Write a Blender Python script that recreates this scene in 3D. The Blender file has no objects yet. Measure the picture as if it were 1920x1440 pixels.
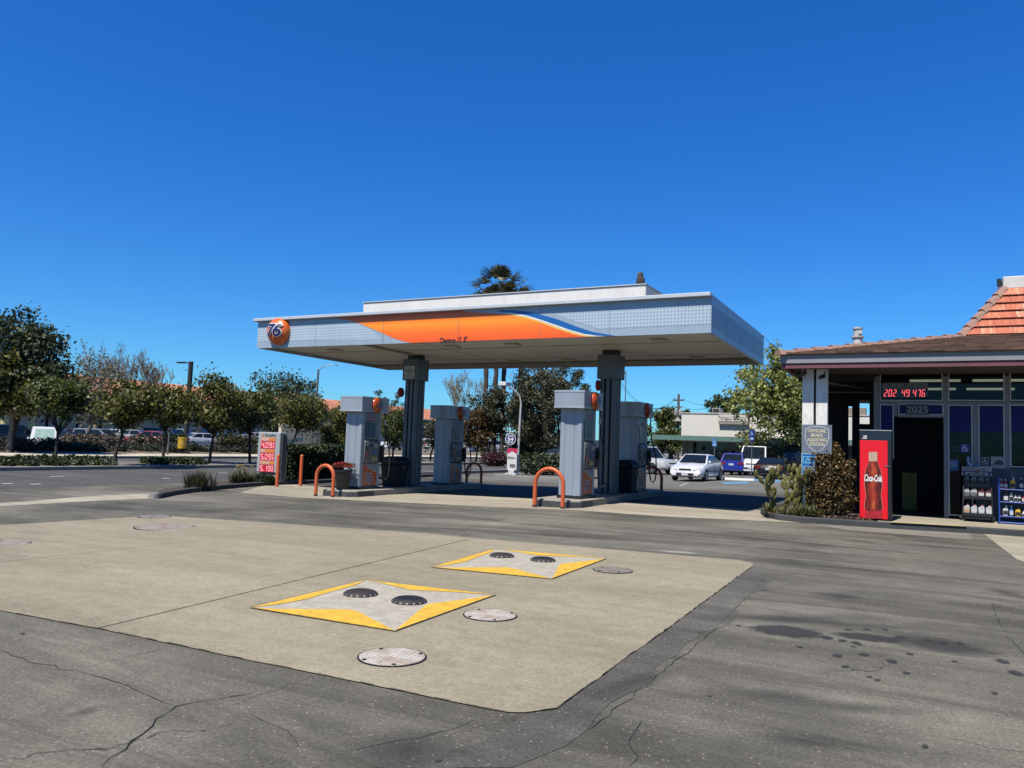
import bpy, bmesh, math, random
from mathutils import Vector, Matrix
R = math.radians
rnd = random.Random(7)
S = bpy.context.scene
COL = S.collection
# ---------------------------------------------------------------- camera, sky, sun, exposure
F_PX, PITCH, ROLL, CAM_H, YAW = 1448.0, R(4.4), R(2.074), 1.492, -0.484
def _lot(v):
    c, s = math.cos(YAW), math.sin(YAW)
    return Vector((v[0]*c+v[1]*s, -v[0]*s+v[1]*c, v[2]))
FWD = _lot((0, math.cos(PITCH), math.sin(PITCH)))
_up0 = _lot((0, -math.sin(PITCH), math.cos(PITCH)))
_rt0 = _lot((1, 0, 0))
RT = math.cos(ROLL)*_rt0 + math.sin(ROLL)*_up0
UP = -math.sin(ROLL)*_rt0 + math.cos(ROLL)*_up0
cd = bpy.data.cameras.new("camera"); cam = bpy.data.objects.new("camera", cd); COL.objects.link(cam)
cd.sensor_width = 36; cd.lens = 36*F_PX/1920; cd.clip_start = 0.1; cd.clip_end = 6000
m = Matrix((RT, UP, -FWD)).transposed().to_4x4(); m.translation = (0, 0, CAM_H); cam.matrix_world = m
S.camera = cam
SUN_DIR = Vector((0.13, 1.0, -1.62)).normalized()          # the way the light travels
el = math.asin(-SUN_DIR.z); az = math.atan2(-SUN_DIR.x, -SUN_DIR.y)
w = bpy.data.worlds.new("World"); S.world = w; w.use_nodes = True
nt = w.node_tree; bg = nt.nodes["Background"]
sky = nt.nodes.new("ShaderNodeTexSky"); sky.sky_type = 'NISHITA'; sky.sun_disc = False
sky.sun_elevation = el; sky.sun_rotation = az; sky.air_density = 1.0; sky.dust_density = 0.25; sky.ozone_density = 2.2; sky.altitude = 0
hs = nt.nodes.new("ShaderNodeHueSaturation"); hs.inputs['Saturation'].default_value = 1.38; hs.inputs['Hue'].default_value = 0.508
tint = nt.nodes.new("ShaderNodeMix"); tint.data_type = 'RGBA'; tint.blend_type = 'MULTIPLY'; tint.inputs[0].default_value = 1.0; tint.inputs[7].default_value = (0.60, 1.20, 1.68, 1)   # the camera's blue
nt.links.new(sky.outputs[0], hs.inputs['Color']); nt.links.new(hs.outputs[0], tint.inputs[6]); gm = nt.nodes.new("ShaderNodeGamma"); gm.inputs[1].default_value = 0.85; t2 = nt.nodes.new("ShaderNodeMix"); t2.data_type = 'RGBA'; t2.blend_type = 'MULTIPLY'; t2.inputs[0].default_value = 1.0; t2.inputs[7].default_value = (0.88, 1.20, 1.40, 1)
nt.links.new(tint.outputs[2], gm.inputs[0]); nt.links.new(gm.outputs[0], t2.inputs[6]); nt.links.new(t2.outputs[2], bg.inputs[0]); bg.inputs[1].default_value = 0.0525
sd = bpy.data.lights.new("sun", 'SUN'); sd.energy = 5.0; sd.angle = R(0.53); sd.color = (1, 0.94, 0.83)
so = bpy.data.objects.new("sun", sd); COL.objects.link(so); so.rotation_euler = SUN_DIR.to_track_quat('-Z', 'Y').to_euler(); so.location = (0, 0, 60)
S.view_settings.view_transform = 'Standard'; S.view_settings.look = 'None'; S.view_settings.exposure = 0.75; S.view_settings.gamma = 1.0
# ---------------------------------------------------------------- measuring: a pixel of the photo to a point of the lot
BREAKS = (-48.0, -45.0, -15.0, -7.0)
def gz(u):                                                # the lot drains towards the street
    if u >= -7: return 0.0
    if u >= -15: return 0.025*(u+7)
    if u >= -45: return -0.2
    if u >= -48: return -0.2 + (-45-u)/3*0.2
    return 0.0
def ray(x, y): return FWD*F_PX + RT*(x-960) - UP*(y-720)
C0 = Vector((0, 0, CAM_H))
def G(x, y, dz=0.0):
    d = ray(x, y); z = dz
    for _ in range(8):
        p = C0 + d*((z-CAM_H)/d.z); z = gz(p.x)+dz
    return p
def Vp(x, y, v): d = ray(x, y); return C0 + d*(v/d.y)
def Up(x, y, u): d = ray(x, y); return C0 + d*(u/d.x)
# ---------------------------------------------------------------- mesh building
def _textdata(body, shear=0.0, offset=0.0, spacing=1.0):
    cu = bpy.data.curves.new("t", 'FONT'); cu.body = body; cu.shear = shear; cu.offset = offset; cu.resolution_u = 3; cu.space_character = spacing
    o = bpy.data.objects.new("t", cu); COL.objects.link(o)
    me = bpy.data.meshes.new_from_object(o.evaluated_get(bpy.context.evaluated_depsgraph_get()))
    vs = [v.co.copy() for v in me.vertices]; fs = [tuple(p.vertices) for p in me.polygons]
    bpy.data.objects.remove(o); bpy.data.curves.remove(cu); bpy.data.meshes.remove(me)
    return vs, fs
SEG = {'0': 'abcdef', '1': 'bc', '2': 'abged', '3': 'abgcd', '4': 'fgbc', '5': 'afgcd', '6': 'afgedc', '7': 'abc', '8': 'abcdefg', '9': 'abcdfg'}
class MB:
    def __init__(s): s.v = []; s.f = []; s.m = []
    def add(s, vs, fs, mi=0):
        n = len(s.v); s.v += [Vector(p) for p in vs]; s.f += [tuple(i+n for i in f) for f in fs]; s.m += [mi]*len(fs); return s
    def box(s, x0, x1, y0, y1, z0, z1, mi=0, M=None):
        vs = [Vector(p) for p in ((x0,y0,z0),(x1,y0,z0),(x1,y1,z0),(x0,y1,z0),(x0,y0,z1),(x1,y0,z1),(x1,y1,z1),(x0,y1,z1))]
        if M: vs = [M @ p for p in vs]
        return s.add(vs, [(0,3,2,1),(4,5,6,7),(0,1,5,4),(1,2,6,5),(2,3,7,6),(3,0,4,7)], mi)
    def tube(s, path, r, n=8, mi=0, caps=True, squash=None):
        path = [Vector(p) for p in path]; k = len(path)
        rs = r if isinstance(r, (list, tuple)) else [r]*k
        base = []; prev = None
        for i, p in enumerate(path):
            t = (path[min(i+1, k-1)]-path[max(i-1, 0)])
            if t.length < 1e-9: t = Vector((0, 0, 1))
            t.normalize()
            if prev is None:
                a = Vector((0, 0, 1)).cross(t)
                if a.length < 0.05: a = Vector((1, 0, 0))
                a.normalize()
            else:
                a = prev - t*prev.dot(t); a.normalize()
            prev = a; b = t.cross(a)
            base.append([p + (a*math.cos(2*math.pi*j/n)+b*math.sin(2*math.pi*j/n))*rs[i] for j in range(n)])
        vs = [q for ring in base for q in ring]; fs = []
        for i in range(k-1):
            for j in range(n):
                fs.append((i*n+j, i*n+(j+1) % n, (i+1)*n+(j+1) % n, (i+1)*n+j))
        if caps: fs.append(tuple(range(n-1, -1, -1))); fs.append(tuple((k-1)*n+j for j in range(n)))
        return s.add(vs, fs, mi)
    def lathe(s, prof, c=(0, 0, 0), n=20, mi=0, X=(1, 0, 0), Y=(0, 1, 0), Z=(0, 0, 1)):   # prof: (r, h) along Z
        c = Vector(c); X = Vector(X); Y = Vector(Y); Z = Vector(Z); vs = []; fs = []
        for r, hgt in prof:
            for j in range(n):
                a = 2*math.pi*j/n; vs.append(c+X*(r*math.cos(a))+Y*(r*math.sin(a))+Z*hgt)
        for i in range(len(prof)-1):
            for j in range(n): fs.append((i*n+j, i*n+(j+1) % n, (i+1)*n+(j+1) % n, (i+1)*n+j))
        fs.append(tuple(range(n-1, -1, -1))); fs.append(tuple((len(prof)-1)*n+j for j in range(n)))
        return s.add(vs, fs, mi)
    def poly(s, pts, mi=0): return s.add(pts, [tuple(range(len(pts)))], mi)
    def prism(s, pts, d, mi=0):                            # outline in space pushed by vector d, both ends capped
        d = Vector(d); pts = [Vector(p) for p in pts]; n = len(pts)
        fs = [tuple(range(n-1, -1, -1)), tuple(range(n, 2*n))]+[(i, (i+1) % n, n+(i+1) % n, n+i) for i in range(n)]
        return s.add(pts+[p+d for p in pts], fs, mi)
    def plate(s, o, X, Y, x0, x1, y0, y1, t=0.004, mi=0):  # thin box on the plane (o; X right, Y up), normal X x Y
        o = Vector(o); X = Vector(X); Y = Vector(Y); N = X.cross(Y)
        return s.prism([o+X*x0+Y*y0, o+X*x1+Y*y0, o+X*x1+Y*y1, o+X*x0+Y*y1], N*t, mi)
    def text(s, body, o, X, Y, height=None, width=None, align='C', shear=0.0, offset=0.0, mi=0, sx=1.0, lift=0.006, cap=0.72, spacing=1.0):
        vs, fs = _textdata(body, shear, offset, spacing); o = Vector(o); X = Vector(X); Y = Vector(Y); N = X.cross(Y)
        if not vs: return s
        x0 = min(p.x for p in vs); x1 = max(p.x for p in vs); y0 = min(p.y for p in vs); y1 = max(p.y for p in vs)
        ky = (height/cap if height else width/(x1-x0)); kx = (width/(x1-x0) if width else ky*sx)
        ox = {'C': (x0+x1)/2, 'L': x0, 'R': x1}[align]
        return s.add([o+X*((p.x-ox)*kx)+Y*((p.y)*ky)+N*lift for p in vs], fs, mi)
    def seg(s, ch, o, X, Y, w_, h_, mi=0, sl=0.0, th=0.16):
        if ch not in SEG: return s
        o = Vector(o); X = Vector(X); Y = Vector(Y); t = w_*th; g = t*0.2
        def bar(x0, x1, y0, y1): s.poly([o+X*(x+sl*y)+Y*y for x, y in ((x0,y0),(x1,y0),(x1,y1),(x0,y1))], mi)
        for c in SEG[ch]:
            if c == 'a': bar(t*.6+g, w_-t*.6-g, h_-t, h_)
            if c == 'd': bar(t*.6+g, w_-t*.6-g, 0, t)
            if c == 'g': bar(t*.8+g, w_-t*.8-g, h_/2-t/2, h_/2+t/2)
            if c == 'f': bar(0, t, h_/2+g, h_-t*.4)
            if c == 'e': bar(0, t, t*.4, h_/2-g)
            if c == 'b': bar(w_-t, w_, h_/2+g, h_-t*.4)
            if c == 'c': bar(w_-t, w_, t*.4, h_/2-g)
        return s
    def build(s, name, mats, parent=None, loc=None, smooth=False, bevel=0.0, seg=1, kind=None, autosmooth=None):
        me = bpy.data.meshes.new(name); me.from_pydata([tuple(p) for p in s.v], [], s.f)
        if not isinstance(mats, (list, tuple)): mats = [mats]
        for k in mats: me.materials.append(k)
        if len(mats) > 1: me.polygons.foreach_set("material_index", s.m)
        if bevel:
            b = bmesh.new(); b.from_mesh(me)
            bmesh.ops.remove_doubles(b, verts=b.verts, dist=1e-5)
            es = [e for e in b.edges if len(e.link_faces) == 2 and e.calc_face_angle(0) > 0.6]
            bmesh.ops.bevel(b, geom=es, offset=bevel, segments=seg, affect='EDGES', profile=0.5, clamp_overlap=True)
            b.to_mesh(me); b.free()
        if smooth: me.polygons.foreach_set("use_smooth", [True]*len(me.polygons)); me.set_sharp_from_angle(angle=R(40 if autosmooth is None else autosmooth))
        me.update()
        o = bpy.data.objects.new(name, me); COL.objects.link(o)
        if parent: o.parent = parent
        if loc is not None: o.location = loc
        if kind: o['kind'] = kind
        return o
def thing(name, label, cat, loc=(0, 0, 0), rz=0.0, group=None):
    o = bpy.data.objects.new(name, None); COL.objects.link(o); o.location = loc; o.rotation_euler = (0, 0, rz)
    o.empty_display_size = 0.2
    return tag(o, label, cat, group)
def tag(o, label=None, cat=None, group=None, kind=None):
    if label: o['label'] = label
    if cat: o['category'] = cat
    if group: o['group'] = group
    if kind: o['kind'] = kind
    return o
def dup(root, loc, rz=None, label=None, group=None, scale=None):
    def cp(o, par):
        c = o.copy(); COL.objects.link(c); c.parent = par
        for k in o.children: cp(k, c)
        return c
    r = cp(root, None); r.location = loc
    if rz is not None: r.rotation_euler = (0, 0, rz)
    if scale is not None: r.scale = scale if isinstance(scale, (tuple, list)) else (scale,)*3
    if label: r['label'] = label
    if group: r['group'] = group
    return r
def sheet(name, pts, off, mt, kind='structure', parent=None):  # a thin surface laid on the sloping lot
    b = bmesh.new(); f = b.faces.new([b.verts.new((p[0], p[1], 0)) for p in pts])
    if f.normal.z < 0: f.normal_flip()
    for br in BREAKS: bmesh.ops.bisect_plane(b, geom=b.verts[:]+b.edges[:]+b.faces[:], plane_co=(br, 0, 0), plane_no=(1, 0, 0))
    bmesh.ops.triangulate(b, faces=b.faces[:])
    for v in b.verts: v.co.z = gz(v.co.x)+off
    b.normal_update()
    for f in b.faces:
        if f.normal.z < 0: f.normal_flip()
    me = bpy.data.meshes.new(name); b.to_mesh(me); b.free(); me.materials.append(mt)
    o = bpy.data.objects.new(name, me); COL.objects.link(o)
    if kind: o['kind'] = kind
    if parent: o.parent = parent
    return o
def pix(*q): return [(p.x, p.y) for p in (G(*a) for a in q)]
def arc(c, r, a0, a1, n): return [(c[0]+r*math.cos(a0+(a1-a0)*i/n), c[1]+r*math.sin(a0+(a1-a0)*i/n)) for i in range(n+1)]
# ---------------------------------------------------------------- materials
def A_(c):                                                # a colour as first noted to its real albedo at this exposure
    k = 0.505+0.115*min(1.0, max(0.0, (max(c[:3])-0.45)/0.35)); return tuple(x*k for x in c[:3])
MATS = {}
def nd(t, k, **kw):
    n = t.nodes.new(k)
    for a, b in kw.items(): setattr(n, a, b)
    return n
def ramp(t, src, stops, interp='LINEAR'):
    r = nd(t, "ShaderNodeValToRGB"); r.color_ramp.interpolation = interp
    e = r.color_ramp.elements
    while len(e) < len(stops): e.new(0.5)
    for i, (p, c) in enumerate(stops):
        e[i].position = p; e[i].color = (c, c, c, 1) if isinstance(c, (int, float)) else (*c[:3], 1)
    t.links.new(src, r.inputs[0]); return r.outputs[0]
def noise(t, vec, scale, detail=4, rough=0.6, dist=0.0):
    n = nd(t, "ShaderNodeTexNoise"); n.inputs['Scale'].default_value = scale; n.inputs['Detail'].default_value = detail
    n.inputs['Roughness'].default_value = rough; n.inputs['Distortion'].default_value = dist
    if vec is not None: t.links.new(vec, n.inputs['Vector'])
    return n.outputs['Fac']
def mapping(t, vec, scale=(1, 1, 1), rot=(0, 0, 0), loc=(0, 0, 0)):
    n = nd(t, "ShaderNodeMapping"); n.inputs['Scale'].default_value = scale; n.inputs['Rotation'].default_value = rot; n.inputs['Location'].default_value = loc
    t.links.new(vec, n.inputs['Vector']); return n.outputs[0]
def mix(t, fac, a, b, mode='MIX'):
    n = nd(t, "ShaderNodeMix", data_type='RGBA', blend_type=mode)
    for k, x in ((0, fac), (6, a), (7, b)):
        if isinstance(x, (int, float)): n.inputs[k].default_value = x
        elif isinstance(x, (tuple, list)): n.inputs[k].default_value = (*x[:3], 1)
        else: t.links.new(x, n.inputs[k])
    return n.outputs[2]
def mth(t, op, a, b=None, clamp=False):
    n = nd(t, "ShaderNodeMath", operation=op, use_clamp=clamp)
    for k, x in ((0, a), (1, b)):
        if x is None: continue
        if isinstance(x, (int, float)): n.inputs[k].default_value = x
        else: t.links.new(x, n.inputs[k])
    return n.outputs[0]
def newmat(name):
    mt = bpy.data.materials.new(name); mt.use_nodes = True; t = mt.node_tree
    return mt, t, t.nodes["Principled BSDF"], t.nodes["Material Output"]
def coord(t, k='Object'): return nd(t, "ShaderNodeTexCoord").outputs[k]
def bump(t, b, h, strength=0.3, dist=0.01):
    n = nd(t, "ShaderNodeBump"); n.inputs['Strength'].default_value = strength; n.inputs['Distance'].default_value = dist
    t.links.new(h, n.inputs['Height']); t.links.new(n.outputs[0], b.inputs['Normal'])
def M(name, col, rough=0.6, metal=0.0, var=0.12, scale=3.0, spec=0.5, coat=0.0, bmp=0.0, bscale=40.0, dirt=0.0, stretch=(1, 1, 1)):
    if name in MATS: return MATS[name]
    col = A_(col)
    mt, t, b, _ = newmat(name); b.inputs['Roughness'].default_value = rough; b.inputs['Metallic'].default_value = metal
    b.inputs['Specular IOR Level'].default_value = spec; b.inputs['Coat Weight'].default_value = coat; b.inputs['Coat Roughness'].default_value = 0.06
    c = mapping(t, coord(t), stretch)
    n = noise(t, c, scale, 5, 0.65)
    k = ramp(t, n, [(0.3, 1-var), (0.7, 1+var)])
    out = mix(t, 1.0, col, k, 'MULTIPLY')
    if dirt:
        d = ramp(t, noise(t, mapping(t, coord(t), (1, 1, 0.25)), scale*2.3, 6, 0.7), [(0.5, 0.0), (0.72, dirt)])
        out = mix(t, d, out, (0.09, 0.075, 0.06))
    t.links.new(out, b.inputs['Base Color'])
    if bmp: bump(t, b, noise(t, coord(t), bscale, 4), bmp, 0.01)
    MATS[name] = mt; return mt
def EM(name, col, strength):
    if name in MATS: return MATS[name]
    mt, t, b, _ = newmat(name); b.inputs['Base Color'].default_value = (*[x*0.3 for x in col], 1); b.inputs['Emission Color'].default_value = (*col, 1)
    strength *= 0.6
    n = ramp(t, noise(t, coord(t), 14), [(0.3, strength*0.85), (0.7, strength*1.1)])
    t.links.new(n, b.inputs['Emission Strength']); MATS[name] = mt; return mt
def GLASS(name, tint=(0.8, 0.85, 0.85), refl=1.0):
    if name in MATS: return MATS[name]
    mt, t, b, out = newmat(name); t.nodes.remove(b)
    tr = nd(t, "ShaderNodeBsdfTransparent"); tr.inputs[0].default_value = (*tint, 1)
    gl = nd(t, "ShaderNodeBsdfGlossy"); gl.inputs['Roughness'].default_value = 0.02; gl.inputs[0].default_value = (refl, refl, refl, 1)
    fr = nd(t, "ShaderNodeFresnel"); fr.inputs[0].default_value = 1.5
    n = nd(t, "ShaderNodeBump"); n.inputs['Strength'].default_value = 0.02; t.links.new(noise(t, coord(t), 1.3, 2), n.inputs['Height']); t.links.new(n.outputs[0], gl.inputs['Normal'])
    mx = nd(t, "ShaderNodeMixShader"); t.links.new(fr.outputs[0], mx.inputs[0]); t.links.new(tr.outputs[0], mx.inputs[1]); t.links.new(gl.outputs[0], mx.inputs[2])
    t.links.new(mx.outputs[0], out.inputs[0]); MATS[name] = mt; return mt
def LEAF(name, dark, mid, light, rough=0.5, trans=0.25, clump=1.2):
    if name in MATS: return MATS[name]
    dark, mid, light = A_(dark), A_(mid), A_(light)
    mt, t, b, out = newmat(name)
    gi = nd(t, "ShaderNodeNewGeometry").outputs['Random Per Island']
    n = noise(t, coord(t), clump, 3)
    f = mth(t, 'ADD', mth(t, 'MULTIPLY', gi, 0.6), mth(t, 'MULTIPLY', n, 0.5))
    c = ramp(t, f, [(0.25, dark), (0.55, mid), (0.85, light)])
    t.links.new(c, b.inputs['Base Color']); b.inputs['Roughness'].default_value = rough; b.inputs['Specular IOR Level'].default_value = 0.35
    tl = nd(t, "ShaderNodeBsdfTranslucent"); t.links.new(mix(t, 1.0, c, (1.0, 1.05, 0.5), 'MULTIPLY'), tl.inputs[0])
    mx = nd(t, "ShaderNodeMixShader"); mx.inputs[0].default_value = trans
    t.links.new(b.outputs[0], mx.inputs[1]); t.links.new(tl.outputs[0], mx.inputs[2]); t.links.new(mx.outputs[0], out.inputs[0])
    MATS[name] = mt; return mt
def asphalt(name, base, worn, streak=0.5, speck=0.35, warm=0.0, streak_rot=0.0, big=0.25):
    base, worn = A_(base), A_(worn)
    mt, t, b, _ = newmat(name); co = coord(t)
    n1 = noise(t, co, big, 6, 0.62, 0.4)
    c = ramp(t, n1, [(0.34, base), (0.66, worn)])
    st = noise(t, mapping(t, co, (0.16, 1.5, 1), (0, 0, streak_rot)), 1.1, 6, 0.68, 0.8)
    c = mix(t, streak, c, mix(t, 1.0, c, ramp(t, st, [(0.36, 0.5), (0.62, 1.2)]), 'MULTIPLY'))
    pt = ramp(t, noise(t, co, 2.6, 7, 0.75, 0.6), [(0.4, 0.82), (0.62, 1.12)])
    c = mix(t, 0.7, c, mix(t, 1.0, c, pt, 'MULTIPLY'))
    g = noise(t, co, 42, 5, 0.9); gg = ramp(t, g, [(0.32, 1-speck), (0.5, 1.0), (0.68, 1+speck)])
    c = mix(t, 1.0, c, gg, 'MULTIPLY')
    vo = nd(t, "ShaderNodeTexVoronoi"); vo.inputs['Scale'].default_value = 26; t.links.new(co, vo.inputs['Vector'])
    ps = mth(t, 'LESS_THAN', vo.outputs['Distance'], 0.16)
    wn = nd(t, "ShaderNodeTexWhiteNoise"); t.links.new(vo.outputs['Position'], wn.inputs[0])
    ps = mth(t, 'MULTIPLY', ps, mth(t, 'GREATER_THAN', wn.outputs[0], 0.62))
    c = mix(t, mth(t, 'MULTIPLY', ps, 0.6), c, (0.30, 0.255, 0.23))
    cr = nd(t, "ShaderNodeTexVoronoi", feature='DISTANCE_TO_EDGE'); cr.inputs['Scale'].default_value = 0.33
    wv = nd(t, "ShaderNodeVectorMath", operation='ADD'); t.links.new(co, wv.inputs[0])
    nn = nd(t, "ShaderNodeTexNoise"); nn.inputs['Scale'].default_value = 1.6; nn.inputs['Detail'].default_value = 5; t.links.new(co, nn.inputs['Vector'])
    t.links.new(nn.outputs['Color'], wv.inputs[1]); t.links.new(wv.outputs[0], cr.inputs['Vector'])
    msk = ramp(t, noise(t, co, 0.3, 2), [(0.54, 0.0), (0.6, 1.0)])
    line = mth(t, 'MULTIPLY', mth(t, 'LESS_THAN', cr.outputs['Distance'], 0.0022), msk)
    c = mix(t, mth(t, 'MULTIPLY', line, 0.75), c, (0.02, 0.02, 0.02))
    t.links.new(c, b.inputs['Base Color']); b.inputs['Roughness'].default_value = 0.92; b.inputs['Specular IOR Level'].default_value = 0.22
    bump(t, b, g, 0.35, 0.012); return mt
def concrete(name, base, worn, spots=0.5, scale=1.0):
    base, worn = A_(base), A_(worn)
    mt, t, b, _ = newmat(name); co = coord(t)
    c = ramp(t, noise(t, mapping(t, co, (0.6, 1.3, 1)), 0.45*scale, 7, 0.65, 0.5), [(0.32, base), (0.68, worn)])
    c = mix(t, 1.0, c, ramp(t, noise(t, co, 34, 5, 0.9), [(0.30, 0.66), (0.5, 1.0), (0.70, 1.30)]), 'MULTIPLY')
    c = mix(t, 1.0, c, ramp(t, noise(t, co, 5, 6, 0.7, 0.5), [(0.35, 0.88), (0.65, 1.07)]), 'MULTIPLY')
    c = mix(t, 1.0, c, ramp(t, noise(t, mapping(t, co, (0.3, 1.6, 1), (0, 0, R(-15))), 0.9, 6, 0.7, 0.8), [(0.32, 0.84), (0.5, 1.0), (0.7, 1.10)]), 'MULTIPLY')
    d = ramp(t, noise(t, co, 2.2, 5, 0.6), [(0.64, 0.0), (0.74, spots*0.35)])
    c = mix(t, d, c, (0.10, 0.095, 0.085))
    t.links.new(c, b.inputs['Base Color']); b.inputs['Roughness'].default_value = 0.88; b.inputs['Specular IOR Level'].default_value = 0.25
    bump(t, b, noise(t, co, 90, 3), 0.2, 0.006); return mt
# ---------------------------------------------------------------- ground and paving
A_LOT = asphalt("lot_asphalt", (0.105, 0.100, 0.084), (0.285, 0.266, 0.212), 0.75, 0.55, streak_rot=R(-20))
A_STREET = asphalt("street_asphalt", (0.105, 0.104, 0.100), (0.15, 0.147, 0.138), 0.5, 0.25, streak_rot=R(90))
A_PARK = asphalt("parking_asphalt", (0.19, 0.184, 0.168), (0.25, 0.24, 0.215), 0.3, 0.25, streak_rot=R(80))
A_PATCH = asphalt("patch_asphalt", (0.115, 0.110, 0.096), (0.20, 0.19, 0.163), 0.5, 0.52, streak_rot=R(70))
C_SLAB = concrete("slab_concrete", (0.355, 0.312, 0.215), (0.445, 0.395, 0.28), 0.45)
C_PAD = concrete("pad_concrete", (0.36, 0.325, 0.25), (0.55, 0.49, 0.37), 0.8)
C_WALK = concrete("walk_concrete", (0.58, 0.52, 0.39), (0.72, 0.65, 0.50), 0.5)
C_KERB = concrete("kerb_concrete", (0.30, 0.29, 0.27), (0.42, 0.40, 0.36), 0.6)
C_DKERB = concrete("dark_kerb", (0.065, 0.068, 0.072), (0.11, 0.112, 0.115), 0.6)
M_EARTH = M("earth", (0.20, 0.15, 0.10), 0.95, var=0.35, scale=1.5, bmp=0.5, bscale=8)
M_YEL = M("yellow_paint", (0.78, 0.47, 0.045), 0.75, var=0.16, scale=7, dirt=0.55, spec=0.3)
M_WHT = M("white_road_paint", (0.54, 0.50, 0.405), 0.75, var=0.16, scale=6, dirt=0.5, spec=0.3)
M_BLUEPAINT = M("blue_road_paint", (0.16, 0.34, 0.52), 0.7, var=0.25, scale=5)
M_JOINT = M("joint_filler", (0.035, 0.033, 0.03), 0.9)
M_CRACK = M("crack", (0.012, 0.012, 0.012), 0.95)
sheet("ground", [(-2600, -900), (2200, -900), (2200, 2600), (-2600, 2600)], -0.03, M("far_ground", (0.16, 0.145, 0.12), 0.95, var=0.3, scale=0.05))
sheet("forecourt", [(-21.5, -20), (26, -20), (26, 31.5), (-21.5, 31.5)], 0.0, A_LOT)
sheet("parking_lot", [(-19, 31.5), (30, 31.5), (30, 78), (-19, 78)], 0.0, A_PARK)
sheet("street", [(-41, -60), (-21.5, -60), (-21.5, 150), (-41, 150)], 0.0, A_STREET)
sheet("far_parking", [(-118, -20), (-53, -20), (-53, 180), (-118, 180)], 0.004, A_PARK)
sheet("planting_bank", [(-53, -20), (-45.2, -20), (-45.2, 180), (-53, 180)], 0.012, M_EARTH)
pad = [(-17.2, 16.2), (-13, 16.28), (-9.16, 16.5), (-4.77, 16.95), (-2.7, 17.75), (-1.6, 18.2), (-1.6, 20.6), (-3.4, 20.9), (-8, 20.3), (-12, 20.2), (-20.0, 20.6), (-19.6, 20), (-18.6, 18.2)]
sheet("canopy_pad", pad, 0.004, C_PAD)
sheet("canopy_shade_asphalt", [(-20.1, 20.0), (-3.35, 20.4), (-3.35, 29.0), (-20.3, 29.0)], 0.0025, asphalt("shade_darkened_asphalt", (0.075, 0.073, 0.07), (0.13, 0.125, 0.115), 0.5, 0.3))  # darker asphalt sheet: the canopy's shade put into its colour
sheet("door_apron", [(-2.2, 17.9), (0.95, 18.3), (0.9, 17.0), (-1.2, 17.0)], 0.006, concrete("apron_concrete", (0.26, 0.24, 0.20), (0.36, 0.33, 0.28), 0.8))
sheet("right_apron", [(1.2, 18.6), (1.35, 14.2), (2.0, 12.2), (4.5, 12.2), (4.5, 18.6)], 0.006, C_PAD)
sheet("driveway_apron", pix((-40, 946), (60, 940), (130, 933.5), (215, 928), (330, 925), (300, 935), (200, 938.5), (120, 943), (-20, 951)), 0.006, concrete("apron_pale", (0.34, 0.31, 0.24), (0.62, 0.56, 0.44), 0.6))
# slab over the fuel tanks
slab = pix((-200, 1105), (0, 1146), (185, 1180), (500, 1246), (905, 1329), (955, 1338), (985, 1338), (1045, 1330), (1230, 1195), (1412, 1062), (1410, 1056), (1385, 1051), (880, 1009), (300, 967), (-200, 998))
def jag(pts, amp, step, seed):                            # a worn, uneven outline
    q = []; r = random.Random(seed)
    for i, a in enumerate(pts):
        a = Vector(a); c = Vector(pts[(i+1) % len(pts)]); n = max(1, int((c-a).length/step)); d = (c-a).normalized(); s_ = Vector((-d.y, d.x)); o = 0
        for j in range(n): o = o*.7+r.gauss(0, amp); q.append(tuple(a+(c-a)*j/n+s_*(o if j else 0)))
    return q
slab = jag(slab, .0028, .10, 4); sheet("tank_slab", slab, 0.008, C_SLAB)
def strip(b, pts, wdt, off, jag=0.0, rr=None):
    pts = [Vector((p[0], p[1], 0)) for p in pts]
    if jag:
        q = []
        for a, c in zip(pts, pts[1:]):
            n = max(2, int((c-a).length/0.09)); d = (c-a).normalized(); s_ = Vector((-d.y, d.x, 0))
            q += [a+(c-a)*i/n+s_*(rr.gauss(0, jag)) for i in range(n)]
        pts = q+[pts[-1]]
    L_ = []; R_ = []
    for i, p in enumerate(pts):
        d = (pts[min(i+1, len(pts)-1)]-pts[max(i-1, 0)]).normalized(); s_ = Vector((-d.y, d.x, 0))
        k = wdt*(1 if not jag else rr.uniform(0.4, 1.5))*(0.3 if jag and i in (0, len(pts)-1) else 1)
        L_.append(p+s_*k/2); R_.append(p-s_*k/2)
    for i in range(len(pts)-1):
        q = [L_[i], R_[i], R_[i+1], L_[i+1]]
        for v in q: v.z = gz(v.x)+off
        b.poly([v.copy() for v in q])
jb = MB()
for q, wd in ((((185, 1180), (880, 1012)), 0.011), (((0, 1056), (470, 1003)), 0.007), (((470, 1003), (880, 1040)), 0.005), (((-100, 1062), (0, 1056)), 0.014)):
    strip(jb, pix(*q), wd, 0.0125)
jb.build("slab_joints", M_JOINT, kind='structure')
cb = MB(); cr = random.Random(3)
for q in (((190, 1440), (330, 1325), (372, 1318), (480, 1300)), ((0, 1218), (60, 1240), (180, 1268), (250, 1292), (330, 1325)), ((165, 1252), (300, 1218)), ((420, 1330), (500, 1300), (590, 1270)),
          ((640, 1412), (720, 1395), (820, 1378), (890, 1350)), ((1180, 1440), (1200, 1420), (1178, 1390), (1205, 1350)), ((1100, 1370), (1190, 1300), (1330, 1190), (1440, 1080)),
          ((1440, 1080), (1490, 1076), (1640, 1092), (1800, 1112), (1920, 1136)), ((1860, 1130), (1880, 1180), (1920, 1230)), ((470, 1340), (540, 1372), (560, 1400))):
    strip(cb, pix(*q), 0.004 if q[0][0] not in (190,) else 0.0065, 0.004, 0.012, cr)
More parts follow.
